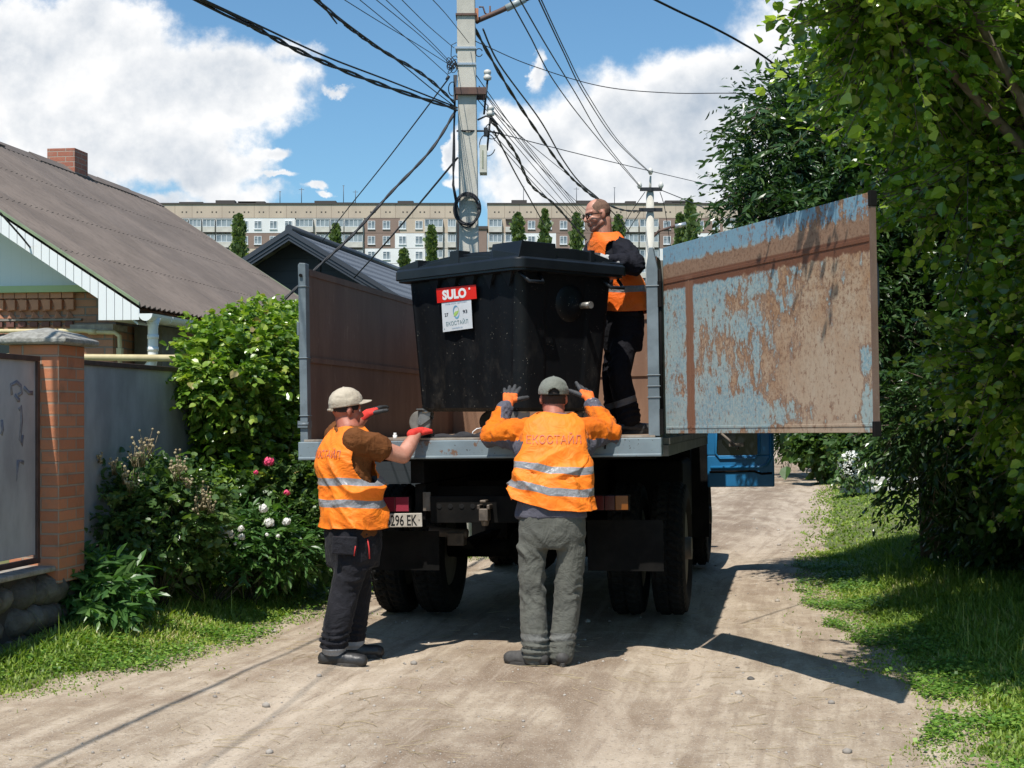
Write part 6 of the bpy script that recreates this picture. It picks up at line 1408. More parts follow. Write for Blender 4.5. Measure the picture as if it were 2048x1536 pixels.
# poplars in front of the blocks
for (u, v0, w, nm) in [(478, 434, 34, 'beside the brown roof edge, left of the dark gable'), (672, 453, 22, 'above the slope of the dark tiled roof'), (863, 456, 22, 'just left of the near utility pole'), (808, 503, 20, 'low, behind the lid of the black bin'), (1036, 432, 24, 'first one right of the near pole'), (1090, 424, 24, 'second one right of the near pole'), (1153, 432, 20, 'touching the bald man on his left'), (1236, 436, 22, 'behind the bald man\'s vest'), (1360, 432, 22, 'the smaller one right of the second pole'), (1380, 404, 36, 'tallest one, right of the second pole'), (1010, 500, 16, 'shortest one, under the loggia right of the near pole')]:
    Yp = 215; q = P(u, v0, Yp); g0 = hz(q.x, Yp); H_ = q.z - g0; r_ = w / F * Yp / 2 * rn(.75, 1.1)
    T_o = thing('poplar_tree', (q.x, Yp, g0), 'narrow dark green poplar ' + nm, 'poplar', 'poplars in front of the apartment blocks')
    MB().tube([(0, 0, -.3), (0, 0, H_ * .9)], [.25, .05], 6).build('trunk', BARK, T_o)
    n = 1900; z = rng.random(n) ** .9; rad = r_ * np.sqrt(rng.random(n)) * np.interp(z, [0, .1, .4, .8, .93, 1], [.6, .85, 1, .85, .5, .12]) * .85 * (1 + .5 * fbm(np.stack([z * 11 + u, rng.random(n) * 0, z * 0], -1), 2)); a = rng.uniform(0, 6.283, n); lobe = 1 + .55 * fbm(np.stack([np.cos(a) * 1.5 + u, np.sin(a) * 1.5, z * 7], -1), 2)
    pos = np.stack([rad * np.cos(a) * lobe, rad * np.sin(a) * lobe, 1.0 + z * (H_ - 1)], -1); ax = np.stack([np.cos(a) * .4, np.sin(a) * .4, .9 + 0 * a], -1) + rng.normal(scale=.35, size=(n, 3))
    leafmesh('crown', pos, ax, rng.uniform(.5, 1.3, n) * .66, 'tri', L_POP, T_o, .3)

# ------------------------------------------------------------------ utility poles and cables
CON = M('pole_concrete', (.56, .53, .46), (.46, .435, .375), 5, .9, bmp=.5, bscale=90, bdist=.004, stretch=(1, 1, .5))
STL = M('rusty_bracket', (.13, .07, .05), (.09, .05, .04), 10, .7); ZNC = M('zinc_band', (.55, .56, .57), rough=.35, metal=.7); POR = M('porcelain', (.62, .60, .55), rough=.3); CAB = M('cable_black', (.014, .015, .018), rough=.6)
YP = 17.0; pb = P(941, 490, YP); pole = thing('utility_pole', (pb.x, YP, hz(pb.x, YP)), 'near square concrete utility pole with a coil of black cable and many wires', 'utility pole')
def pq(u, v, dy=0): p = P(u, v, YP + dy); return p - Vector((pb.x, YP, pole.location.z))
m = MB(); top = pq(930.5, -420); bot = pq(943, 845)
def sqr(c, h): return [(c.x - h, c.y - h, c.z), (c.x + h, c.y - h, c.z), (c.x + h, c.y + h, c.z), (c.x - h, c.y + h, c.z)]
vs, fs = loft([sqr(Vector((bot.x, 0, -.4)), .115), sqr(bot, .112), sqr(pq(932, 0), .104), sqr(top, .088)]); m.add(vs, fs); m.build('shaft', CON, pole, .012)
a, b = pq(909, 180, -.14), pq(972, 183, -.14)
for y0_, y1_ in ((a.y - .02, a.y + .03), (.11, .16)): MB().box(a.x, b.x, y0_, y1_, b.z - .035, a.z + .03).build('crossarm', STL, pole, .004)
for (u, v) in ((975, 150), (981, 222)):
    m = MB(); c = pq(u, v, -.05); m.lathe([(-.06, .03), (-.05, .045), (-.02, .048), (-.01, .036), (.01, .036), (.02, .044), (.05, .04), (.06, .02)], c, (0, 0, 1), 14); m.build('insulator', POR, pole); m = MB(); m.cyl(c - Vector((0, 0, .06)), c + Vector((-.04, 0, -.45)), .012, n=8); m.build('insulator_pin', CAB, pole)
for v in (34,): MB().box(pq(912, v).x, pq(954, v).x, -.125, .12, pq(0, v).z - .012, pq(0, v).z + .012).build('band', STL, pole)
for v in (100, 132): q = pq(932, v); MB().box(q.x - .118, q.x + .118, -.118, .118, q.z - .012, q.z + .012).build('band', ZNC, pole)
q = pq(936, 262); m = MB(); m.tube([(q.x + .125 * math.cos(a), .125 * math.sin(a), q.z + .02 * math.sin(a * 1)) for a in np.linspace(0, 6.283, 20)], .010, 6); m.build('band', CAB, pole)
m = MB(); a = pq(956, 293, -.05); b = pq(974, 348, -.05); m.box(a.x + .02, b.x - .0, -.16, .06, b.z, a.z); m.box(a.x + .05, b.x - .04, -.168, -.161, b.z + .05, a.z - .06, 1); m.build('junction_box', [M('cream_box', (.62, .60, .50), (.5, .48, .4), 8, .5), M('box_slot', (.25, .28, .2), rough=.6)], pole, .006)
m = MB(); m.tube([pq(951, 44), pq(958, 40), pq(1000, 22), pq(1060, -6), pq(1110, -25)], .030, 10); m.cyl(pq(1012, 17), pq(1050, -2), .042, n=12, mi=1); m.lathe([(0, .03), (.1, .1), (.5, .13), (.6, .05)], pq(1110, -25), (1, 0, .2), 14, 1); m.build('lamp_arm', [STL, M('lamp_housing', (.35, .38, .38), rough=.4)], pole)
m = MB(); m.tube([pq(958, 14), pq(966, 14), pq(970, 26), pq(976, 30), pq(980, 26), pq(980, 12)], .010, 8); m.box(pq(949, 0).x, pq(957, 0).x, -.08, .0, pq(0, 44).z, pq(0, 20).z, 1); m.build('hook_bracket', [STL, M('orange_insulator', (.5, .2, .1), rough=.6)], pole)
m = MB()                                                    # coil of spare cable, hanging on the front
for k in range(9):
    c = pq(935 + rn(-1.5, 1.5), 421 + rn(-2, 2) + k * .6, 0); rx_, rz_ = (24 + rn(-2.5, 3)) / F * YP, (30 + rn(-3, 3)) / F * YP; m.tube([(c.x + rx_ * math.cos(a), -.135 - .008 * k + .01 * math.sin(a * 2 + k), c.z + rz_ * math.sin(a)) for a in np.linspace(0, 6.283, 36)], .0085, 6)
m.build('cable_coil', CAB, pole)
m = MB(); rr = random.Random(8)
for k in range(5):
    m.tube([pq(908 + k * 1.3, 150, -.13), pq(909 + rr.uniform(-1, 1), 230, -.14), pq(907 + rr.uniform(-3, 3), 320, -.14), pq(905 + k * .7, 370, -.14), pq(911 + k, 405, -.15)], .007, 5)
for k in range(10):
    u, v = 903 + rr.uniform(-4, 6), 130 + rr.uniform(-10, 12); c = pq(u, v, -.13); rx_ = rr.uniform(.02, .055); m.tube([(c.x + rx_ * math.cos(a), c.y + rr.uniform(-.01, .01), c.z + rx_ * 1.3 * math.sin(a + k)) for a in np.linspace(0, 5.5, 12)], .005, 5)
for (pts) in ([(897, 158), (893, 152)],): m.tube([pq(898, 152, -.1), pq(893, 160, -.1)], .018, 8)
for (cu, cv, ru, rv) in ((984, 262, 14, 16), (905, 178, 8, 14), (958, 105, 7, 8), (975, 290, 16, 22)):
    m.tube([pq(cu + ru * math.cos(a), cv + rv * math.sin(a), -.12) for a in np.linspace(.4, 5.9, 18)], .006, 5)
m.tube([pq(955, 262, -.1), pq(975, 262, -.1), pq(1005, 268, -.1)], .011, 6); m.tube([pq(955, 240, -.1), pq(972, 232, -.1), pq(984, 236, -.1), pq(995, 250, -.1)], .011, 6); m.box(pq(968, 0).x, pq(976, 0).x, -.15, -.08, pq(0, 276).z, pq(0, 260).z)
m.tube([pq(913, 85, -.12), pq(903, 90, -.12), pq(902, 112, -.12), pq(912, 125, -.12)], .005, 5)
m.build('loose_wiring', CAB, pole)
Y2 = 33.0; p2 = P(1300, 700, Y2); pole2 = thing('utility_pole', (p2.x, Y2, hz(p2.x, Y2)), 'more distant round concrete utility pole right of the bald man', 'utility pole')
def pr(u, v, dy=0): p = P(u, v, Y2 + dy); return p - Vector((p2.x, Y2, pole2.location.z))
m = MB(); m.tube([(0, 0, -.3), pr(1300, 700), pr(1300, 378)], [.13, .115, .085], 14); m.tube([pr(1300, 385), pr(1301, 352)], [.03, .022], 8); m.build('shaft', CON, pole2)
for v, a_, b_ in ((380, 1279, 1323), (421, 1277, 1324)): m = MB(); m.box(pr(a_, v).x, pr(b_, v).x, -.13, -.09, pr(0, v).z - .04, pr(0, v).z + .04); m.build('crossarm', CAB, pole2)
for u, v in ((1279, 372), (1322, 372), (1301, 344)): m = MB(); m.lathe([(-.06, .03), (.0, .06), (.05, .05), (.09, .03)], pr(u, v, -.11), (0, 0, 1), 10); m.build('insulator', POR, pole2)
m = MB(); m.tube([pr(1304, 476), pr(1318, 462), pr(1350, 452)], .03, 8); m.tube([pr(1350, 453), pr(1372, 448)], .05, 8, 1); m.build('lamp_arm', [STL, ZNC], pole2)
def spline(pts, n=10):
    out = []; k = len(pts)
    for i in range(k - 1):
        p0, p1, p2_, p3 = pts[max(i - 1, 0)], pts[i], pts[i + 1], pts[min(i + 2, k - 1)]
        for j in range(n):
            t = j / n; out.append(.5 * ((2 * p1) + (p2_ - p0) * t + (2 * p0 - 5 * p1 + 4 * p2_ - p3) * t * t + (3 * p1 - p0 - 3 * p2_ + p3) * t ** 3))
    return out + [pts[-1]]
def cable(pix, Ya, Yb, r, label, extend=0, twist=0, strands=1):
    d = [0]
    for a, b in zip(pix, pix[1:]): d.append(d[-1] + math.hypot(b[0] - a[0], b[1] - a[1]))
    tot = d[-1]
    # even steps in 1/Y keep the wire straight in space between its two ends
    pts = [P(u, v, 1 / ((1 / Ya) * (1 - s / tot) + (1 / Yb) * (s / tot))) for (u, v), s in zip(pix, d)]
    if extend: dd = (pts[-1] - pts[-2]).normalized(); pts.append(pts[-1] + dd * extend)
    c = spline(pts); m = MB()
    for s in range(strands):
        q = [p + Vector((math.sin(i * .9 + s * 3.1) * twist, 0, math.cos(i * .9 + s * 3.1) * twist)) if strands > 1 or twist else p for i, p in enumerate(c)]; m.tube(q, r, 5)
    o = m.build('overhead_cable', CAB); o.data.transform(Matrix.Translation(-c[0])); o.location = c[0]
    return tag(o, label, 'cable', 'overhead cables strung from the utility poles')
cable([(914, 218), (770, 172), (620, 112), (500, 50), (388, -4)], 16.9, 11.5, .012, 'thickest twisted black cable bundle crossing the upper left sky', 11, .014, 3)
cable([(912, 214), (780, 162), (650, 112), (520, 52), (400, -4)], 16.9, 11.5, .009, 'black cable running just above the thickest bundle at upper left', 11)
cable([(910, 206), (850, 152), (760, 98), (695, 52), (627, -4)], 16.9, 12, .009, 'doubled black cable reaching the top edge midway along the left sky', 9, .010, 2)
cable([(908, 212), (860, 175), (790, 118), (700, 52), (645, 8), (636, -4)], 16.9, 12, .006, 'thin cable hugging the doubled black cable', 9)
for i, (pts, l) in enumerate([([(903, 132), (830, 86), (760, 44), (683, -4)], 'lowest of the thin wires fanning to the upper left of the pole'), ([(896, 150), (835, 95), (775, 45), (715, -4)], 'second lowest thin wire fanning to the upper left'), ([(900, 128), (848, 78), (800, 38), (748, -4)], 'middle thin wire fanning to the upper left'), ([(902, 126), (862, 84), (815, 40), (768, -4)], 'thin wire fanning to the upper left just above the middle one'), ([(908, 96), (860, 55), (830, 26), (800, -4)], 'second highest thin wire fanning to the upper left'), ([(938, 86), (900, 38), (880, 15), (862, -4)], 'highest thin wire passing left in front of the pole top')]): cable(pts, 16.85, 12.2, .0040, l, 2)
cable([(911, 222), (862, 300), (782, 385), (705, 470), (640, 530), (578, 590), (540, 622)], 16.9, 15.2, .013, 'thick sagging service cable dropping from the pole to the brown roof', 0, .006, 2)
cable([(895, 160), (780, 312), (700, 412), (645, 482)], 16.8, 27.5, .009, 'thin straight wire from the pole down to the dark house')
cable([(915, 316), (845, 400), (775, 482), (708, 556)], 16.9, 27.0, .013, 'straight wire from the pole box down over the dark tiled roof')
cable([(948, 55), (1010, 165), (1075, 265), (1125, 335), (1160, 372), (1200, 402), (1245, 420), (1280, 422)], 16.9, 32.9, .012, 'thick black cable from the lamp arm running down behind the bald man', 0, .012, 2)
cable([(966, 58), (1000, 130), (1080, 240), (1125, 318), (1160, 365), (1196, 396), (1240, 440), (1262, 470)], 16.9, 30, .011, 'second thick cable beside the one from the lamp arm')
cable([(1018, -4), (1060, 72), (1110, 165), (1190, 270), (1278, 372)], 12.5, 32.9, .007, 'left wire of the pair crossing the top edge to the second pole')
cable([(1038, -4), (1092, 90), (1150, 185), (1210, 285), (1280, 372)], 12.5, 32.9, .007, 'right wire of the pair crossing the top edge to the second pole')
cable([(1076, -4), (1125, 100), (1170, 190), (1235, 285), (1300, 346)], 12.5, 32.9, .007, 'left wire of the pair reaching the tip of the second pole')
cable([(1081, -4), (1132, 105), (1176, 190), (1242, 288), (1302, 346)], 12.5, 32.9, .006, 'right wire of the pair reaching the tip of the second pole')
cable([(1303, -4), (1360, 24), (1420, 52), (1480, 84), (1540, 122), (1620, 190)], 9, 11.5, .008, 'lone black wire entering the trees at the upper right')
cable([(950, 82), (972, 92), (1060, 130), (1200, 172), (1340, 186), (1510, 188), (1740, 208), (1900, 216)], 16.9, 19, .0055, 'long thin wire sweeping level from the pole into the cherry tree')
cable([(1010, 270), (1150, 306), (1300, 342), (1480, 384), (1600, 410)], 17, 40, .006, 'faint wire passing the second pole tip toward the trees')
cable([(1322, 380), (1400, 412), (1470, 446), (1520, 470)], 33, 26, .010, 'wire from the second pole down behind the tailgate')
for i, (a, b, c, l) in enumerate([((952, 150), (1066, 300), (1178, 446), 'first'), ((958, 172), (1080, 312), (1186, 452), 'second'), ((962, 178), (1060, 300), (1168, 440), 'third'), ((985, 222), (1085, 330), (1182, 430), 'fourth'), ((956, 200), (1072, 330), (1176, 462), 'fifth'), ((978, 258), (1070, 350), (1160, 452), 'sixth'), ((990, 280), (1080, 372), (1165, 470), 'seventh'), ((955, 190), (1050, 272), (1205, 405), 'eighth')]):
    cable([a, (b[0] - 3, b[1] + 5), c], 16.9, 31, .0055, l + ' thin wire, counted from the top, of the fan descending right of the near pole')
cable([(982, 240), (1030, 305), (1062, 370), (1110, 410), (1150, 455), (1172, 480)], 16.9, 29, .011, 'thick twisted bundle ending behind the head of the bald man', 0, .012, 3)
cable([(988, 262), (1030, 345), (1060, 398), (1090, 452)], 16.9, 27, .010, 'steep dark cable dropping to the poplars right of the near pole')
cable([(1280, 424), (1230, 505), (1205, 560)], 33, 40, .010, 'short cable slanting left down from the second pole crossarm')
cable([(1290, 384), (1262, 425), (1236, 470)], 33, 36, .009, 'short cable slanting down left from the second pole top')
cable([(1320, 384), (1330, 420), (1345, 520)], 33, 34, .008, 'thin wire hanging down right of the second pole')
cable([(0, 425), (40, 470), (85, 520), (150, 560)], 13.6, 15.6, .010, 'black wire hanging in front of the white gable at the left edge')
# ------------------------------------------------------------------ planting on the left
STEM = M('dark_stem', (.05, .045, .025), (.09, .075, .04), 20, .85)
def shrub(name, label, cat, base, blobs, n, per, ls, kind, mt, tl_=.22, droop=.2, up=.6, stems=10, twigs=.15, shell=.45, group=None):
    T = thing(name, base, label, cat, group); b = Vector(base); allp = []; m = MB(); vol = np.array([q[3] * q[4] * q[5] for q in blobs]) ** .67; vol /= vol.sum()
    for q, w in zip(blobs, vol):
        c, r = np.array(q[:3], float), np.array(q[3:6], float); s, d = blob_pts(max(6, int(n * w)), c, r, shell); lp = twig_leaves(s - d * tl_ * .3, d * .8 + np.array([0, 0, .3]), tl_, per, ls, droop); allp.append(lp)
        for k in range(max(2, stems // len(blobs))):
            e = Vector(c + rng.normal(size=3) * r * .5) - b; m.tube([(rn(-.06, .06), rn(-.06, .06), -.05), e * .5 + Vector((rn(-.05, .05), rn(-.05, .05), .05)), e], [.008, .005, .003], 5)
        for tw in lp[3]:
            if random.random() < twigs: m.tube([Vector(x) - b for x in tw], [.003, .002, .0012], 3)
    m.build('stems', STEM, T)
    pos = np.concatenate([a[0] for a in allp]) - np.array(base); ax = np.concatenate([a[1] for a in allp]); sz = np.concatenate([a[2] for a in allp]); ex = np.concatenate([a[4] for a in allp])
    k = pos[:, 2] + base[2] > hraw(pos[:, 0] + base[0], pos[:, 1] + base[1]) - .02
    leafmesh('foliage', pos[k], ax[k], sz[k], kind, mt, T, up, ex[k]); return T
def at(u, v, Y): p = P(u, v, Y); return (p.x, p.y, p.z)
# climbing vine over the fence
iv = []
for (u, v, Y, r) in [(425, 705, 12.2, .26), (470, 675, 12.8, .25), (510, 672, 13.2, .29), (565, 668, 14.2, .31), (605, 664, 14.8, .30), (410, 765, 11.95, .22), (465, 735, 12.2, .33), (520, 720, 12.8, .38), (580, 720, 13.6, .36), (435, 810, 12.1, .22), (480, 810, 12.4, .34), (550, 810, 13.0, .36), (600, 800, 13.6, .3), (455, 880, 12.3, .28), (520, 890, 12.6, .32), (580, 890, 13.0, .32), (470, 960, 12.2, .25), (540, 970, 12.5, .28), (600, 960, 13.2, .3), (610, 700, 14.6, .35), (630, 760, 14.0, .3), (640, 860, 13.5, .3)]:
    x, y, z = at(u, v, Y); iv.append((x, y, z, r, r, r * .95))
shrub('climbing_vine', 'big bright green climbing vine smothering the fence left of the truck', 'vine', (-2.25, 12.9, .1), iv, 4600, 9, .060, 'broad', L_IVY, .22, .30, .55, 24, .1, .5)
# long bush with buff seed heads
bl = [(*at(300, 985, 10.9), .30, .28, .24), (*at(370, 1010, 10.7), .30, .26, .28), (*at(240, 1030, 10.6), .24, .22, .28), (*at(320, 1070, 10.8), .34, .25, .24), (*at(385, 1075, 10.9), .24, .22, .22), (*at(310, 1120, 10.9), .26, .2, .14)]
hb = shrub('hydrangea_bush', 'leafy bush carrying dry buff flower heads in front of the grey fence', 'bush', (*at(310, 1190, 10.8)[:2], .1), bl, 1000, 8, .052, 'broad', L_BUS, .18, .1, .55, 18)
m = MB(); rs_ = random.Random(3)
for (u, v, s) in [(285, 890, 22), (300, 885, 16), (270, 905, 14), (360, 925, 18), (350, 935, 14), (230, 930, 10), (250, 945, 12), (405, 985, 18), (420, 1000, 14), (395, 1010, 12), (262, 960, 16), (375, 960, 12), (200, 915, 6)]:
    for k in range(16):
        uu, vv = u + rs_.gauss(0, s * .5), v + rs_.gauss(0, s * .6); c = P(uu, vv, 10.45 + rs_.uniform(-.15, .15)); st = P(u + rs_.uniform(-5, 5), v + s * 2.0, 10.5); m.ball(c, rs_.uniform(.007, .013), 6); m.tube([c, c.lerp(st, .5) + Vector((rs_.uniform(-.01, .01), 0, 0)), st], [.0015, .0018, .0025], 3)
for i, v in enumerate(m.v): m.v[i] = tuple(Vector(v) - hb.location)
m.build('seed_heads', M('buff_seed_head', (.38, .32, .19), (.27, .21, .12), 8, .9), hb)
# rose bush and its flowers
bl = [(*at(520, 960, 12.2), .22, .2, .20), (*at(580, 980, 12.3), .24, .22, .22), (*at(490, 1000, 12.0), .16, .2, .18), (*at(600, 1040, 12.2), .28, .24, .22), (*at(610, 940, 12.4), .14, .15, .18)]
rb = shrub('rose_bush', 'rose bush with three pink blooms beside the truck corner post', 'rose bush', (*at(560, 1160, 12.3)[:2], .1), bl, 460, 8, .05, 'broad', L_BUS, .16, .1, .5, 12)
def flower(parent, c, r, mt, petals=26):
    m = MB(); c = Vector(c) - parent.location; rr_ = random.Random(int(c.x * 1e4))
    for k in range(petals + 14):
        q = (k + .5) / (petals + 14); el = math.asin(1 - 1.75 * q); a = k * 2.4; d = Vector((math.cos(a) * math.cos(el), math.sin(a) * math.cos(el), math.sin(el))); sd = d.cross(Vector((.1, .2, 1))).normalized(); u_ = sd.cross(d).normalized(); w = r * .58
        o_ = c + d * r * rr_.uniform(.45, .95); tl_ = d * rr_.uniform(-.1, .35) * r
        m.add([o_ - u_ * w * .9, o_ + sd * w * .7 + tl_ * .6, o_ + u_ * w + tl_, o_ - sd * w * .7 + tl_ * .6], [(0, 1, 2, 3)], 0, True)
    m.ball(c, r * .5, 8); return m.build('flower', mt, parent)
PK = M('pink_petal', (.80, .05, .16), (.85, .12, .25), 30, .5); WP = M('white_petal', (.84, .83, .79), (.76, .75, .68), 30, .5)
for (u, v, r) in ((537, 924, .040), (512, 945, .022), (573, 986, .024)): flower(rb, P(u, v, 11.7), r * 1.0, PK)
bl = [(*at(425, 1080, 11.5), .24, .2, .18), (*at(500, 1075, 11.6), .32, .22, .20), (*at(560, 1085, 11.8), .26, .22, .20), (*at(460, 1115, 11.5), .26, .2, .12), (*at(600, 1095, 12.1), .24, .2, .18), (*at(530, 1115, 11.7), .30, .2, .13)]
pb_ = shrub('peony_bush', 'peony bush covered in white blooms below the pink roses', 'peony', (*at(500, 1175, 11.7)[:2], .1), bl, 420, 9, .090, 'narrow', L_PEO, .2, .15, .5, 16)
for (u, v, r) in ((455, 1066, .048), (443, 1060, .026), (482, 1058, .026), (483, 1074, .026), (538, 1046, .036), (527, 1018, .032), (573, 1044, .032), (417, 1037, .024), (455, 1001, .016), (534, 1070, .015), (556, 1072, .015), (470, 1088, .012)): flower(pb_, P(u, v, 11.05 if u < 500 else 11.15), r * 1.0, WP, 30)
bl = [(*at(125, 1180, 10.0), .16, .16, .15), (*at(180, 1165, 10.1), .18, .16, .17), (*at(235, 1190, 10.1), .16, .16, .16), (*at(180, 1220, 9.95), .24, .18, .14), (*at(225, 1160, 10.2), .12, .12, .16)]
fp = shrub('peony_plant', 'low glossy peony plant with one white bud in front of the stone wall', 'peony', (*at(185, 1275, 10.0)[:2], .1), bl, 300, 9, .12, 'narrow', L_PEO, .20, .35, .5, 16, .05)
flower(fp, P(102, 1128, 9.9), .020, WP, 14); MB().tube([P(102, 1130, 9.9) - fp.location, P(110, 1180, 9.95) - fp.location], .003, 5).build('stem', TWIG, fp)
# dark understorey under the bushes
bl = [(*at(u, v, Y), .28, .20, .17) for (u, v, Y) in ((250, 1090, 10.7), (330, 1110, 11.2), (420, 1110, 11.9), (500, 1100, 12.3), (590, 1100, 12.7), (640, 1100, 12.3), (650, 1030, 12.8), (640, 960, 13.3))]
shrub('low_shrubs', 'low dark shrubs growing along the foot of the fence behind the flowers', 'shrub', (*at(420, 1180, 11.3)[:2], .1), bl, 700, 8, .06, 'broad', L_BUS, .16, .05, .4, 16)

# ------------------------------------------------------------------ trees on the right
cz = [(2.45, 13.2, 3.85, .50, .7, .6), (2.9, 13.2, 3.6, .7, .8, .7), (2.6, 13.0, 2.9, .5, .6, .5), (3.1, 13.4, 4.5, .65, .8, .5), (2.5, 12.9, 3.1, .5, .7, .5), (3.3, 13.2, 3.4, .8, .9, .8), (2.75, 12.8, 2.45, .55, .6, .45), (3.9, 13.5, 4.3, .8, .9, .7), (3.6, 12.9, 2.5, .7, .8, .6), (2.15, 13.0, 3.45, .3, .35, .22), (2.25, 13.1, 4.25, .25, .3, .2), (3.5, 12.2, 1.6, .5, .6, .4), (4.2, 12.8, 3.2, .8, .9, .9), (4.4, 12.6, 1.9, .8, .8, .7), (3.75, 13.1, 1.1, .45, .5, .35), (4.2, 13.0, .8, .5, .5, .5), (3.7, 12.6, 1.5, .5, .5, .4), (4.6, 12.6, .9, .5, .5, .6)]
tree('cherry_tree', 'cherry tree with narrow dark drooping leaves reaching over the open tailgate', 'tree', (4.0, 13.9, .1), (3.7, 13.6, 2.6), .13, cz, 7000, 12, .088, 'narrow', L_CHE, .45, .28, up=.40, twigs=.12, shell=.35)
mz = [(1.58, 7.3, 3.85, .20, .28, .18), (1.86, 7.6, 3.72, .30, .42, .26), (2.1, 7.9, 3.55, .5, .6, .40), (2.8, 8.2, 3.9, .8, .8, .6), (3.6, 8.4, 3.6, .8, .9, .8), (2.75, 8.6, 3.05, .55, .6, .55), (3.3, 8.3, 2.5, .55, .7, .55), (3.9, 8.6, 2.2, .7, .8, .7), (3.2, 9.2, 1.9, .5, .6, .5), (3.7, 9.3, 1.4, .6, .6, .45), (2.2, 6.3, 4.35, .5, .6, .35), (2.9, 9.6, 3.9, .8, .8, .8), (4.5, 9.6, 3.5, .9, 1.0, .9), (3.8, 7.1, 3.9, .8, .9, .7), (1.75, 7.0, 4.25, .35, .4, .2)]
tree('mulberry_tree', 'large near tree with broad bright green leaves filling the right side', 'tree', (4.3, 8.9, .1), (3.9, 8.7, 2.4), .10, mz, 8200, 11, .058, 'broad', L_MUL, .42, .05, up=.36, twigs=.4, shell=.30)
# lower bushes that close the yard in shade
lowz = [(4.1, 11.6, 1.3, .5, .6, .45), (4.2, 11.6, 1.9, .7, .8, .7), (4.9, 10.4, 1.4, .7, .9, .9), (5.2, 8.9, 1.3, .6, .9, 1.0), (5.5, 10.5, 2.8, .8, 1.0, 1.0), (4.6, 13.0, 1.0, .7, .7, .6), (5.3, 12.2, 1.4, .8, .9, .9), (4.5, 12.6, .6, .6, .6, .55), (4.9, 11.2, .6, .7, .8, .6)]
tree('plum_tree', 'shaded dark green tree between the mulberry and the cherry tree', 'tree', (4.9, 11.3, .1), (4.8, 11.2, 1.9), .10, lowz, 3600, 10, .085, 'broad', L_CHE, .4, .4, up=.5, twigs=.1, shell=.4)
hb2 = [(5.3, 10.2, 4.7, 1.2, 1.5, .7), (5.2, 12.6, 4.9, 1.5, 1.5, .7), (5.8, 15.5, 4.8, 1.8, 1.8, .9), (5.0, 14.3, 3.6, 1.1, 1.2, .8)] + [(5.9 + i * .30, 8.0 + i * 1.6, 1.5, .8, 1.0, 1.5) for i in range(8)] + [(6.4 + i * .35, 9 + i * 1.8, 3.3, 1.0, 1.2, 1.3) for i in range(6)]  # leading crowns: overhead canopy added to shade the ground and foliage below
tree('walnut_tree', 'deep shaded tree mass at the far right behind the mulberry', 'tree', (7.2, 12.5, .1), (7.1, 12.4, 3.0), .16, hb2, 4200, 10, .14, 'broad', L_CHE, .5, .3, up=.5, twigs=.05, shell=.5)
# distant plants on the right beyond the truck
def dplant(u, v, Y, ru, rv, name, label, cat, mt, n, ls, kind='broad'):
    p = P(u, v, Y); r = ru / F * Y; rz = rv / F * Y
    return shrub(name, label, cat, (p.x, p.y, hz(p.x, p.y)), [(p.x, p.y, p.z, r, r, rz), (p.x + r * .5, p.y + r * .3, p.z - rz * .2, r * .7, r * .7, rz * .8)], n, 7, ls, kind, mt, .35, .3, .5, 8, .1, .5)
dplant(1640, 880, 33, 46, 46, 'lilac_bush', 'rounded green bush beyond the open cab door', 'bush', L_HED, 700, .15)
dplant(1575, 870, 38, 26, 30, 'weeping_shrub', 'small shrub with hanging branches right beside the blue cab door', 'shrub', L_HED, 260, .14, 'narrow')
dplant(1720, 880, 30, 44, 34, 'elder_bush', 'light green bush behind the white flowering shrub', 'bush', L_HED, 500, .14)
sp = dplant(1702, 935, 27, 24, 28, 'white_flowering_shrub', 'small shrub covered in tiny white flowers on the far verge', 'shrub', L_BUS, 160, .08)
m = MB(); c0 = P(1702, 932, 27)
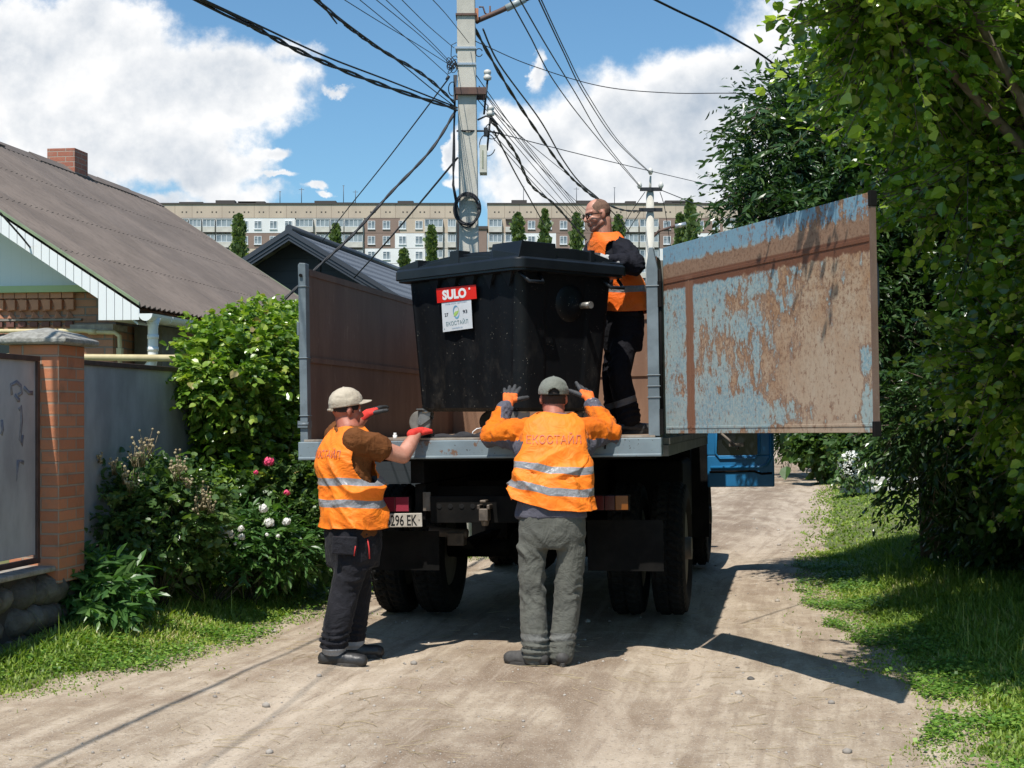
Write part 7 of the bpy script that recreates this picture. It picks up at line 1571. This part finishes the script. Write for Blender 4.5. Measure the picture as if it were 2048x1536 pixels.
for k in range(420):
    d = rng.normal(size=3); d /= np.linalg.norm(d); d[1] = -abs(d[1]); q = c0 + Vector(d * np.array([.24, .26, .27])) - sp.location; m.ball(q, rn(.012, .024), 5)
m.build('blossom', WP, sp)
q = P(1740, 955, 27.5); bw = thing('garden_border', (q.x, q.y, hz(q.x, q.y)), 'low white brick garden border beside the white flowering shrub', 'border')
m = MB()
for r_ in range(2):
    for k in range(7): m.box(-.55 + k * .28 + .1 * r_, -.55 + k * .28 + .24 + .1 * r_, -.05, .06, .005 + r_ * .17, .13 + r_ * .17)
m.build('bricks', M('whitewashed_brick', (.72, .70, .66), (.55, .53, .48), 8, .8), bw, .01)
bigz = [(8.5 + i * 1.2, 36 + i * 3.5, 3.2 + (i % 3), 2.2, 2.2, 2.6) for i in range(7)]
tree('linden_tree', 'broad green tree far down the road on the right', 'tree', (12, 42, .1), (12, 42, 3), .25, bigz, 2200, 8, .30, 'broad', L_HED, .9, .3, up=.5, twigs=0, shell=.6)
hz2 = [(-1.0 - i * 1.6, 46 + i * 2, 1.2, 1.3, 1.2, 1.3) for i in range(8)]
tree('row_of_bushes'.replace('row_of_', 'garden_') if 0 else 'garden_bush', 'dense green garden bush far beyond the dark house', 'bush', (-5, 50, 0), (-5, 50, 1), .08, hz2, 900, 7, .3, 'broad', L_HED, .6, .3, up=.5, twigs=0, shell=.6)
q = P(2050, 890, 11.2); nt = thing('green_fence', (q.x + .25, q.y, .1), 'strip of green mesh fence glimpsed at the right edge behind the trees', 'fence')
m = MB(); m.box(-.32, 1.2, 0, .012, 1.0, 1.9); m.build('mesh_panel', M('green_netting', (.03, .22, .11), (.02, .14, .07), 10, .6), nt); MB().cyl((1.22, 0, -.1), (1.22, 0, 2.0), .03, n=10).build('post', DRB, nt)
q = P(1552, 888, 66); w3 = thing('garden_wall', (q.x + 3, 67, .0), 'pale rendered wall at the far end of the road', 'wall', rot=(0, 0, -.1)); MB().box(-3.5, 4, 0, .3, 0, 2.2).build('panel', M('pale_render', (.52, .50, .46), (.42, .40, .37), 1, .9), w3)
